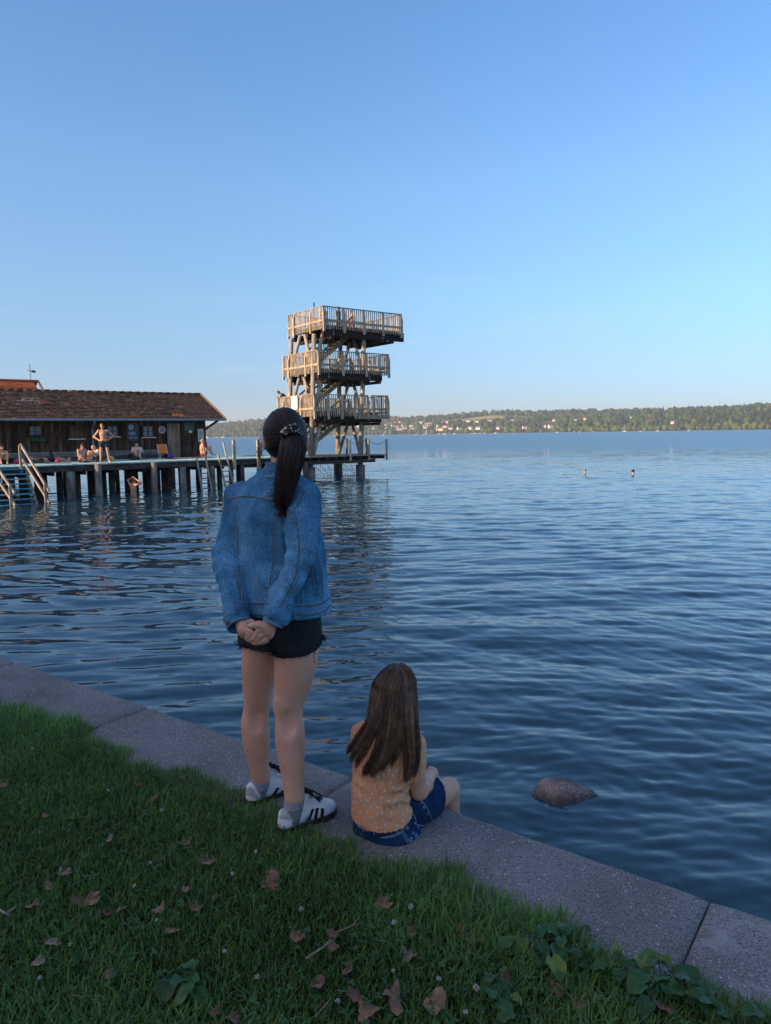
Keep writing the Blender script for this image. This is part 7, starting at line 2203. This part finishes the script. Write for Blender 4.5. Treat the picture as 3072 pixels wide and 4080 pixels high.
# hair: base and many strands in windblown locks
KHC = KH + np.array([0, 0, .006]); KR = np.array([.0865, .098, .104])
s = SDF((-.15, 2.48, 1.31), (.20, 2.86, 1.72), .0042)
s.ell(KHC, KR * np.array([.90, .90, .86]), np.stack([[1, 0, 0], [0, 1, 0], [0, 0, 1.0]], 1), 0)
s.half(KHC + [0.02, .048, .03], (.25, .85, -.45))
s.cone(s5(600, 480, 2.600), s5(590, 800, 2.578), .050, .034, .03); s.cone(s5(720, 480, 2.600), s5(730, 860, 2.572), .050, .032, .03)
s.half((0, 0, 1.385), (0, 0, -1))
Vc, Fc = s.mesh(2)
rk = np.random.default_rng(23)
KE = np.array([.0895, .1015, .1005])
def comb(sx):
    """a strand from the parting down over the back of the head"""
    ph = math.asin(np.clip(sx, -1, 1)); out = []
    o = np.array([.020 + rk.normal(0, .003), rk.uniform(-.02, .05), 0]); lf = rk.uniform(.985, 1.03)
    for th, w in ((10, 1.0), (30, .75), (52, .4), (72, .1)):
        t = math.radians(th); q = KE * np.array([math.sin(t) * math.sin(ph), -math.sin(t) * math.cos(ph), math.cos(t)]) * lf
        out.append(KHC + q + o * w * np.array([1, 1, 0]))
    return out
LOCKS = [  # spread over the head, way points (photo crop), how wide the lock is, how many strands
    ((-1.0, -.70), [(372, 680), (310, 800), (190, 985), (112, 1072)], (36, 12), 95),
    ((-.95, -.45), [(420, 700), (345, 850), (230, 1060), (150, 1155)], (44, 13), 130),
    ((-.80, -.25), [(470, 720), (400, 880), (310, 1080), (215, 1215)], (52, 16), 160),
    ((-.60, .05), [(540, 720), (520, 920), (440, 1140), (310, 1318)], (75, 30), 330),
    ((-.35, .20), [(600, 720), (570, 940), (500, 1170), (390, 1320)], (75, 26), 300),
    ((-.10, .35), [(660, 720), (640, 940), (590, 1120), (500, 1265)], (65, 16), 190),
    ((.10, .55), [(720, 720), (715, 900), (690, 1060), (620, 1215)], (50, 10), 110),
    ((.30, .70), [(770, 720), (780, 930), (790, 1150), (785, 1385)], (48, 16), 190),
    ((.45, .88), [(830, 720), (850, 930), (860, 1140), (815, 1360)], (50, 24), 260),
    ((.65, 1.0), [(880, 700), (905, 900), (920, 1100), (880, 1330)], (38, 20), 230),
    ((.80, 1.0), [(905, 690), (925, 860), (935, 1020), (915, 1210)], (22, 10), 110)]
S_, R_, T_ = [], [], []
K = 20
for (sa, sb), way, (w0, w1), num in LOCKS:
    lock_t = rk.uniform(.75, 1.35)
    for i in range(num):
        q = rk.uniform(); sx = sa + (sb - sa) * q; e = (q - .5) * 2 + rk.normal(0, .12)
        d = rk.uniform(0, 1)
        pts = comb(sx)
        for j, (X, Y) in enumerate(way):
            f = j / (len(way) - 1); w = w0 + (w1 - w0) * f
            D = 2.524 - .018 * d - .010 * math.sin(3 * f) + (.012 if X < 330 else 0) * f
            if X > 860: D += .022
            pts.append(s5(X + e * w + rk.normal(0, 3 + 5 * f), Y + rk.normal(0, 6 + 28 * f), D))
        P_ = catmull(pts, K)
        end = 1 - abs(rk.normal(0, .05))
        ii_ = np.linspace(0, (K - 1) * end, K); P_ = np.stack([np.interp(ii_, np.arange(K), P_[:, c]) for c in range(3)], 1)
        S_.append(P_); R_.append(np.linspace(.0010, .00055, K)); T_.append(lock_t * rk.choice([rk.uniform(.55, 1.0), rk.uniform(1.0, 2.1)], p=[.6, .4]))
for i in range(1100):                                                        # cap strands that cover the rest of the head
    sx = rk.uniform(-1, 1); vz_end = rk.uniform(500, 700)
    pts = comb(sx) + [s5(648 + sx * 278, vz_end + 60, 2.524 + .085 * sx * sx), s5(648 + sx * 285, vz_end + 220, 2.520 + .09 * sx * sx)]
    S_.append(catmull(pts, K)); R_.append(np.linspace(.0011, .0007, K)); T_.append(rk.choice([rk.uniform(.55, 1.0), rk.uniform(1.0, 1.8)], p=[.65, .35]))
Va, Fa = strand_mesh(np.array(S_), np.array(R_))
tint = np.concatenate([np.full(len(Vc), .7), np.repeat(np.array(T_), K * 3)])
Vh, Fh = join([(Vc, Fc), (Va, Fa)])
mesh_obj('hair', Vh, Fh, m_hair2, parent=kid, smooth=True, tint=np.stack([tint] * 3, 1))
# ================================================================== LAWN GROWTH
rg = np.random.default_rng(99)
def edge_n(t):
    """wavy line where the grass ends on the concrete"""
    return QN0 + .045 + .045 * np.sin(t * 5.1 + 1) + .03 * np.sin(t * 13.7) + .02 * np.sin(t * 31 + 2)

def grass(N, tr, nr, hmin, hmax, wid, only_view=False):
    t = rg.uniform(tr[0], tr[1], N); n = rg.uniform(nr[0], nr[1], N)
    ok = n < edge_n(t) + rg.normal(0, .018, N)
    t, n = t[ok], n[ok]
    P = np.stack([DT[0] * t + DN[0] * n, DT[1] * t + DN[1] * n, np.full(len(t), .990)], 1)
    if only_view:
        px = project(P); w = (P - CAM_LOC) @ FW
        k = (w > .2) & (px[:, 0] > -250) & (px[:, 0] < 3300) & (px[:, 1] < 4350) & (px[:, 1] > 2500)
        P, t, n = P[k], t[k], n[k]
    m = len(P)
    clump = wobble(P * np.array([1, 1, 0]), 91, 7.0, 3); cl2 = wobble(P * np.array([1, 1, 0]), 92, 2.2, 2)
    h = rg.uniform(hmin, hmax, m) * (1 + .35 * clump + .2 * cl2).clip(.45, 1.7)
    h = h * np.interp(n, [QN0 - .5, QN0], [1, 1.2])
    az = rg.uniform(0, 6.283, m) + 1.1 * wobble(P * np.array([1, 1, 0]), 93, 5.0, 2)
    lean = rg.beta(2.0, 2.2, m) * 1.25
    d = np.stack([np.cos(az), np.sin(az), np.zeros(m)], 1)
    over = (n > edge_n(t) - .06)
    d[over] = d[over] * .6 + np.array([DN[0], DN[1], 0]) * .5
    s = np.stack([-d[:, 1], d[:, 0], np.zeros(m)], 1); s /= np.linalg.norm(s, axis=1)[:, None] + 1e-9
    w = rg.uniform(wid * .6, wid * 1.4, m)
    V = []
    for (f, ww) in ((0, .85), (.4, 1.0), (.75, .65)):
        hor = h * lean * (f ** 1.7) * .9; ver = h * (f - .38 * lean * f * f)
        C = P + d * hor[:, None] + np.array([0, 0, 1.0]) * ver[:, None]
        V += [C - s * (w * ww / 2)[:, None], C + s * (w * ww / 2)[:, None]]
    f = 1.0; C = P + d * (h * lean * .9)[:, None] + np.array([0, 0, 1.0]) * (h * (1 - .40 * lean))[:, None]
    V.append(C)
    V = np.stack(V, 1).reshape(-1, 3)
    b = np.arange(m)[:, None] * 7
    Q = np.concatenate([b + [0, 1, 3, 2], b + [2, 3, 5, 4]]); T = b + [4, 5, 6]
    base = np.array([0.105, 0.215, 0.052])
    tint = base * rg.uniform(.55, 1.5, (m, 1)) * np.stack([rg.uniform(.75, 1.25, m), np.ones(m), rg.uniform(.7, 1.3, m)], 1)
    tint *= (1 + .22 * clump + .15 * cl2)[:, None]
    dry = rg.uniform(0, 1, m) < .035
    tint[dry] = np.array([0.17, 0.145, 0.06]) * rg.uniform(.6, 1.2, (dry.sum(), 1))
    return V, Q, T, np.repeat(tint, 7, 0)
A = [grass(330000, (-6.6, .9), (-.2, 2.12), .022, .060, .0034, True), grass(26000, (-9, 4), (-3, 2.1), .03, .06, .006)]
off = 0; Vs_, Qs_, Ts_, Cs_ = [], [], [], []
for V, Q, T, C in A: Vs_.append(V); Qs_.append(Q + off); Ts_.append(T + off); Cs_.append(C); off += len(V)
V = np.concatenate(Vs_); Q = np.concatenate(Qs_); T = np.concatenate(Ts_); C = np.concatenate(Cs_)
me = bpy.data.meshes.new('grass')
me.vertices.add(len(V)); me.vertices.foreach_set('co', V.astype(np.float32).ravel())
me.loops.add(Q.size + T.size); me.loops.foreach_set('vertex_index', np.concatenate([Q.ravel(), T.ravel()]).astype(np.int32))
me.polygons.add(len(Q) + len(T)); me.polygons.foreach_set('loop_start', np.concatenate([np.arange(len(Q)) * 4, Q.size + np.arange(len(T)) * 3]).astype(np.int32))
me.update(calc_edges=True)
ca = me.color_attributes.new('tint', 'FLOAT_COLOR', 'POINT'); ca.data.foreach_set('color', np.concatenate([C, np.ones((len(C), 1))], 1).astype(np.float32).ravel())
m_grass = add_attr_tint(M('grass blade', (0.9, 0.9, 0.9), (1.1, 1.1, 1.1), rough=0.55, scale=3, spec=0.25))
def add_translucent(m, fac):
    nt = m.node_tree; p = nt.nodes['Principled BSDF']; o = [x for x in nt.nodes if x.type == 'OUTPUT_MATERIAL'][0]
    tl = _n(nt, 'ShaderNodeBsdfTranslucent'); mx = _n(nt, 'ShaderNodeMixShader'); mx.inputs[0].default_value = fac
    nt.links.new(p.inputs['Base Color'].links[0].from_socket, tl.inputs['Color'])
    nt.links.new(p.outputs[0], mx.inputs[1]); nt.links.new(tl.outputs[0], mx.inputs[2]); nt.links.new(mx.outputs[0], o.inputs['Surface'])
add_translucent(m_grass, .3)
me.materials.append(m_grass)
go = bpy.data.objects.new('grass', me); COL.objects.link(go); go['kind'] = 'stuff'; go['label'] = 'short uneven green lawn grass beside the quay'

# clover leaves and small weeds mixed into the lawn: ground cover
m_clov = add_attr_tint(M('clover leaf', (0.85, 0.85, 0.85), (1.15, 1.15, 1.15), rough=0.6, scale=60, spec=0.2)); add_translucent(m_clov, .2)
b = MB()
n_ = 0
while n_ < 1500:
    t, n = rg.uniform(-5.5, .6), rg.uniform(.1, 1.98)
    P = TN(t, n, .99 + rg.uniform(.022, .05)); px = project(P[None])[0]
    if not (-100 < px[0] < 3200 and 2700 < px[1] < 4200): continue
    if wobble(P[None], 96, 3.0, 2)[0] < rg.uniform(-.6, .5): n_ += .3; continue
    n_ += 1
    a0 = rg.uniform(0, 6.28); r = rg.uniform(.005, .0095); tilt = rg.normal(0, .35, 2)
    k = rg.uniform(.6, 1.35); b.t = (0.050 * k, 0.125 * k, 0.045 * k)
    for q in range(3):
        a = a0 + q * 2.094; c = np.array([math.cos(a), math.sin(a), 0]); s_ = np.array([-c[1], c[0], 0])
        V = [P]
        for (u, v) in ((.5, .42), (1.1, .55), (1.45, .28), (1.38, 0), (1.45, -.28), (1.1, -.55), (.5, -.42)):
            w = c * u * r + s_ * v * r; V.append(P + w + np.array([0, 0, w[0] * tilt[0] + w[1] * tilt[1] + .15 * r * u]))
        b.add(V, [tuple(range(8))])
co = b.build('clover', m_clov); co['kind'] = 'stuff'; co['label'] = 'small clover leaves scattered through the lawn'

# fallen leaves, each where it lies
m_leafb = [add_attr_tint(M('dry leaf', (0.15, 0.088, 0.055), (0.26, 0.165, 0.105), rough=0.85, scale=22, detail=5, bump=0.5, bscale=60, bdist=0.003)), add_attr_tint(M('reddish dry leaf', (0.12, 0.066, 0.040), (0.20, 0.115, 0.07), rough=0.85, scale=22, detail=5, bump=0.5, bscale=60, bdist=0.003)), add_attr_tint(M('pale dry leaf', (0.19, 0.135, 0.10), (0.30, 0.22, 0.165), rough=0.9, scale=22, detail=5, bump=0.5, bscale=60, bdist=0.003))]
def leaf(px, py, size, kind, label, curl=.5, form=0):
    P = onz(px, py, 1.022)
    r = np.random.default_rng(int(px * 7 + py)); na, nr = 40, 6
    a0 = r.uniform(0, 6.28); V = [(0, 0, 0)]
    for j in range(1, nr + 1):
        for i in range(na):
            a = 2 * math.pi * i / na
            if form == 0: R_o = .72 + .24 * math.cos(5 * a) + .10 * math.cos(10 * a + .5) + .05 * math.sin(17 * a) - .25 * max(0, math.cos(a + math.pi)) ** 6
            elif form == 1: R_o = .62 * (1 + .45 * abs(math.cos(a)) ** 1.5) * (1 - .12 * math.cos(2 * a + .8)) + .03 * math.sin(13 * a)
            else: R_o = .66 + .15 * math.cos(3 * a + .4) + .06 * math.cos(8 * a) + .03 * math.sin(15 * a)
            q = j / nr; x, y = R_o * q * math.cos(a), R_o * q * math.sin(a) * .86
            z = curl * (.42 * x * x - .30 * y * y * (1 if form else -1)) + .10 * curl * math.sin(5 * a + 1) * q * q + .05 * math.sin(x * 9 + y * 7 + a0)
            V.append((x, y, z))
    V = np.array(V) * size * .84
    c, s_ = math.cos(a0), math.sin(a0); V = V @ np.array([[c, s_, 0], [-s_, c, 0], [0, 0, 1]])
    tx, ty = r.normal(0, .28, 2); V[:, 2] += V[:, 0] * tx + V[:, 1] * ty
    k = len(V); N = np.concatenate([V, V - [0, 0, .0007]]) + P
    F = [(0, 1 + i, 1 + (i + 1) % na) for i in range(na)]
    for j in range(nr - 1):
        F += [(1 + j * na + i, 1 + (j + 1) * na + i, 1 + (j + 1) * na + (i + 1) % na, 1 + j * na + (i + 1) % na) for i in range(na)]
    F += [tuple(q + k for q in f[::-1]) for f in F]
    F += [(1 + (nr - 1) * na + i, k + 1 + (nr - 1) * na + i, k + 1 + (nr - 1) * na + (i + 1) % na, 1 + (nr - 1) * na + (i + 1) % na) for i in range(na)]
    b = MB(); kk = r.uniform(.8, 1.2); b.t = (kk, kk, kk); b.add(N, F)
    st_ = np.array([math.cos(a0 + math.pi), math.sin(a0 + math.pi), .15]); b.t = (.7, .6, .5); b.tube([P, P + st_ * size * .6, P + st_ * size * 1.15 + [0, 0, .004]], [.0010, .0009, .0007], n=5)
    o = b.build('fallen_leaf', m_leafb[kind], None, smooth=True, loc=P); tag(o, label, 'leaf', 'dry leaves fallen on the lawn')
def la(x, y): return (x * .669, 2600 + y * .669)
def lb(x, y): return (1000 + .6002 * x, 3400 + .6002 * y)
def lc(x, y): return (1500 + .9436 * x, 3200 + .9436 * y)
for args in [(*la(380, 1315), .042, 2, 'pale crinkled dry leaf standing alone in the left middle of the lawn', .7, 0),
             (*la(292, 1392), .022, 0, 'small dull leaf just below the pale crinkled leaf', .8, 1),
             (*la(545, 1470), .062, 0, 'largest dark brown leaf of the left overlapping pair', .6, 2), (*la(462, 1472), .034, 1, 'reddish leaf tucked under the large dark brown leaf', .8, 1),
             (*la(185, 1505), .046, 0, 'long brown leaf near the left edge beside the broken twig', .9, 1),
             (*la(630, 1555), .034, 1, 'dark torn leaf in the cluster right of the large brown leaf', 1.0, 0), (*la(722, 1532), .036, 0, 'folded brown leaf at the right of the dark torn leaf', .9, 1),
             (*la(948, 1525), .034, 2, 'upright pale leaf with a split tip in the centre left', 1.1, 2), (*la(1165, 1520), .036, 0, 'star shaped curled tan leaf in the middle of the lawn', .9, 0),
             (*la(1025, 1655), .038, 0, 'smooth tan oval leaf below the star shaped leaf', .4, 1), (*la(320, 1722), .038, 2, 'flat pale heart shaped leaf in the lower left', .2, 2),
             (*la(228, 1842), .040, 2, 'greyish pointed leaf below the heart shaped leaf', .6, 1), (*la(1105, 1128), .044, 1, 'reddish brown leaf lying left of the quay below the shoes', .6, 2),
             (*la(1232, 1245), .050, 0, 'broad tan leaf in the grass below the standing girl', .7, 0), (*la(1620, 1370), .052, 1, 'cupped orange brown leaf in the middle foreground', .8, 1), (*la(1580, 1390), .024, 1, 'small leaf touching the cupped orange brown leaf', .8, 1),
             (*la(1115, 1408), .026, 2, 'thin rolled pale leaf above the star shaped leaf', 1.4, 1), (*la(652, 1110), .024, 2, 'small whitish leaf in the upper left lawn', .7, 1), (*la(275, 972), .024, 0, 'small tan leaf near the upper left of the lawn', .7, 1),
             (*la(25, 785), .034, 0, 'tan leaf at the left picture edge', .7, 2), (*la(825, 788), .030, 1, 'dark leaf close to the quay edge on the left', .9, 1), (*la(918, 865), .030, 1, 'brown leaf near the grass edge left of the shoes', .9, 1), (*la(1085, 738), .018, 1, 'tiny reddish leaf at the grass edge against the concrete', .9, 1), (*la(100, 360), .022, 1, 'small brown leaf at the far upper left grass edge', .9, 1),
             (*lb(880, 330), .050, 0, 'winged tan leaf with a bent tip right of the middle', .8, 2), (*lb(548, 530), .028, 1, 'small orange leaf beside the fallen twig', .9, 1), (*lb(310, 548), .034, 1, 'mauve brown leaf left of the fallen twig', .6, 1), (*lb(545, 615), .026, 1, 'small rust leaf under the fallen twig', .9, 1),
             (*lb(1058, 670), .044, 2, 'silvery twisted leaf in the right centre', 1.2, 2), (*lb(1450, 560), .062, 1, 'large lobed brown leaf near the concrete on the right', .6, 0), (*lb(640, 775), .032, 1, 'dark rust leaf in the lower centre', .9, 1), (*lb(445, 860), .036, 0, 'dull mauve leaf low in the centre', .7, 1),
             (*lb(695, 945), .034, 1, 'small upright orange brown leaf near the bottom', .8, 1), (*lb(945, 935), .052, 0, 'crumpled grey brown leaf near the bottom centre', 1.1, 2), (*lb(965, 1020), .030, 0, 'curled leaf right under the crumpled grey brown leaf', 1.2, 1), (*lb(1220, 990), .054, 0, 'domed tan leaf at the bottom right of centre', .9, 1), (*lb(770, 1045), .052, 0, 'flat olive brown leaf at the bottom edge', .4, 2),
             (*lc(770, 778), .048, 1, 'reddish leaf below the broad leaved weeds', .6, 0), (*lc(860, 845), .036, 1, 'narrow orange leaf at the lower right', 1.1, 1), (*lc(1218, 860), .044, 1, 'tall brown leaf standing at the right by the concrete', .9, 1), (*lc(150, 545), .028, 1, 'dark small leaf in the grass right of the middle', .8, 1), (*lc(545, 738), .032, 1, 'shadowy brown leaf left of the broad leaved weeds', .8, 1),
             (*la(1275, 2140), .030, 1, 'narrow brown leaf at the bottom edge left of the centre', 1.0, 1), (*la(1385, 2180), .036, 1, 'curled rust leaf at the very bottom edge', 1.0, 1), (*la(650, 1915), .026, 0, 'faint brown leaf half sunk in the lower left grass', .6, 1)]:
    leaf(*args)

# twigs
m_twig = M('bare twig', (0.20, 0.15, 0.11), (0.33, 0.27, 0.21), rough=0.9, scale=30)
def twig(pts, r, label):
    P = [onz(x, y, 1.024 + .006 * (i % 2)) for i, (x, y) in enumerate(pts)]
    b = MB(); b.tube(catmull(P, 14), np.linspace(r, r * .5, 14), n=7)
    q = catmull(P, 14); b.tube([q[8], q[8] + [.012, .012, .006], q[8] + [.022, .03, .008]], [r * .6, r * .5, r * .3], n=5)
    o = b.build('twig', m_twig, None, smooth=True, loc=P[0]); tag(o, label, 'twig')
twig([lb(365, 698), lb(430, 655), lb(490, 615), lb(545, 575)], .0042, 'forked pale twig lying in the middle of the lawn')
twig([lb(590, 512), lb(650, 490), lb(720, 462)], .0026, 'thin pale twig above the forked twig')
twig([la(-20, 1520), la(25, 1550), la(68, 1570)], .0048, 'broken end of a twig at the left picture edge')
twig([lb(425, 1085), lb(460, 1045), lb(512, 990)], .0022, 'thin whitish twig near the bottom edge')

# clover blossoms
m_blos = M('clover blossom', (0.42, 0.42, 0.36), (0.56, 0.55, 0.48), rough=0.8, scale=120); m_stem = M('clover stem', (0.05, 0.10, 0.03))
def blossom(px, py, r, where):
    r = r * .8
    P = onz(px, py, 1.045); q = np.random.default_rng(int(px + py * 3))
    e = empty('clover_blossom', P - [0, 0, .05], f'white clover blossom {where}', 'flower', 'white clover blossoms in the lawn')
    b = MB()
    for i in range(46):
        d = q.normal(size=3); d[2] = d[2] * .7 + .25; d /= np.linalg.norm(d); s_ = np.cross(d, q.normal(size=3)); s_ /= np.linalg.norm(s_)
        b.add([P + d * r * .25 - s_ * r * .12, P + d * r * .8 - s_ * r * .16, P + d * r * 1.1, P + d * r * .8 + s_ * r * .16, P + d * r * .25 + s_ * r * .12], [(0, 1, 2, 3, 4)])
    b.build('flower_head', m_blos, e)
    b = MB(); b.tube([P - [0, 0, .055], P - [0, 0, .02], P], .0009, n=5); b.build('stem', m_stem, e)
for (p, r, w) in [(la(192, 572), .008, 'in the upper left'), (la(645, 820), .008, 'above the small whitish leaf'), (la(963, 938), .010, 'left of the heel of the left shoe'), (la(800, 1390), .009, 'between the dark and the pale split leaves'), (la(1383, 1315), .009, 'right of the broad tan leaf'), (la(1523, 1185), .009, 'below the left shoe'), (la(895, 1250), .007, 'in the middle left grass'), (la(1337, 1777), .008, 'below the small orange leaf in the centre'), (la(1532, 1930), .008, 'low in the middle'), (la(415, 1737), .007, 'beside the heart shaped leaf'), (la(238, 1935), .007, 'below the greyish pointed leaf'), (la(932, 1592), .006, 'under the pale split leaf'), (la(325, 433), .007, 'at the upper left grass edge'),
               (lb(333, 370), .010, 'left of the winged tan leaf'), (lb(1062, 352), .010, 'right of the winged tan leaf'), (lb(948, 458), .010, 'below the winged tan leaf'), (lb(1245, 832), .009, 'above the domed tan leaf'), (lb(1495, 890), .012, 'tall and open at the lower right'), (lb(575, 980), .009, 'left of the small upright leaf'), (lb(42, 818), .008, 'low on the left of the centre'), (lb(945, 778), .007, 'below the silvery twisted leaf'), (lb(1425, 1050), .009, 'at the bottom right edge'), (lc(145, 440), .009, 'near the concrete below the seated girl')]:
    blossom(p[0], p[1], r, w)

# broad-leaved weeds at the edge of the concrete
m_weed = add_attr_tint(M('broad weed leaf', (0.85, 0.85, 0.85), (1.15, 1.12, 1.1), rough=0.45, scale=20, spec=0.4, bump=0.3, bscale=30, bdist=0.004)); add_translucent(m_weed, .15)
def weed(px, py, n, size, spread, label, seed):
    q = np.random.default_rng(seed); P = onz(px, py, 1.0)
    e = empty('broadleaf_weed', P, label, 'plant', 'broad-leaved weeds at the concrete edge')
    b = MB(); sb = MB()
    for i in range(n):
        a = q.uniform(0, 6.28); C = P + np.array([q.normal(0, spread), q.normal(0, spread), 0]); L = size * q.uniform(.6, 1.25); W_ = L * q.uniform(.32, .45); hgt = q.uniform(.015, .055)
        d = np.array([math.cos(a), math.sin(a), 0]); s_ = np.array([-d[1], d[0], 0]); V = []; nu, nv = 9, 5
        rise = q.uniform(-.1, .9)
        for u in np.linspace(0, 1, nu):
            for v in np.linspace(-1, 1, nv):
                w = W_ * (math.sin(math.pi * min(1, u * .93 + .05)) ** .7); z = hgt + L * (rise * u - (.6 + .3 * rise) * u * u) + .22 * W_ * abs(v) + .004 * math.sin(u * 11 + v * 3 + i)
                V.append(C + d * L * u + s_ * w * v * .9 + [0, 0, z])
        k = q.uniform(.65, 1.35); yl = q.uniform() < .18
        b.t = (0.13 * k, 0.19 * k, 0.03 * k) if yl else (0.040 * k, 0.115 * k, 0.032 * k)
        b.add(np.array(V), [(x * nv + y, (x + 1) * nv + y, (x + 1) * nv + y + 1, x * nv + y + 1) for x in range(nu - 1) for y in range(nv - 1)])
        sb.tube([P + (C - P) * .5, C + [0, 0, hgt * .6], C + [0, 0, hgt]], .0013, n=4)
    b.m = 1; b.t = (1, 1, 1); b.T = np.eye(4)
    for v_, f_ in [(np.concatenate(sb.v), sb.f)]: b.add(v_, f_)
    b.build('foliage', [m_weed, m_stem], e, smooth=True)
weed(*lc(715, 640), 26, .062, .055, 'upper broad leaved weed with a yellow leaf at the concrete edge', 1)
weed(*lc(880, 690), 16, .046, .05, 'middle low broad leaved weed at the concrete edge', 2)
weed(*lc(1040, 745), 12, .044, .045, 'small weed spilling onto the concrete', 3)
weed(*lc(1215, 790), 12, .080, .04, 'weed with long drooping leaves near the cracked joint', 4)
weed(*lc(1470, 890), 14, .070, .05, 'dark broad leaved weed in the bottom right corner', 5)
weed(*lc(480, 860), 8, .060, .03, 'broad leaved weed low in the grass right of the domed leaf', 6)
weed(*la(1140, 2050), 8, .085, .04, 'broad plantain weed at the bottom left of the centre', 7)
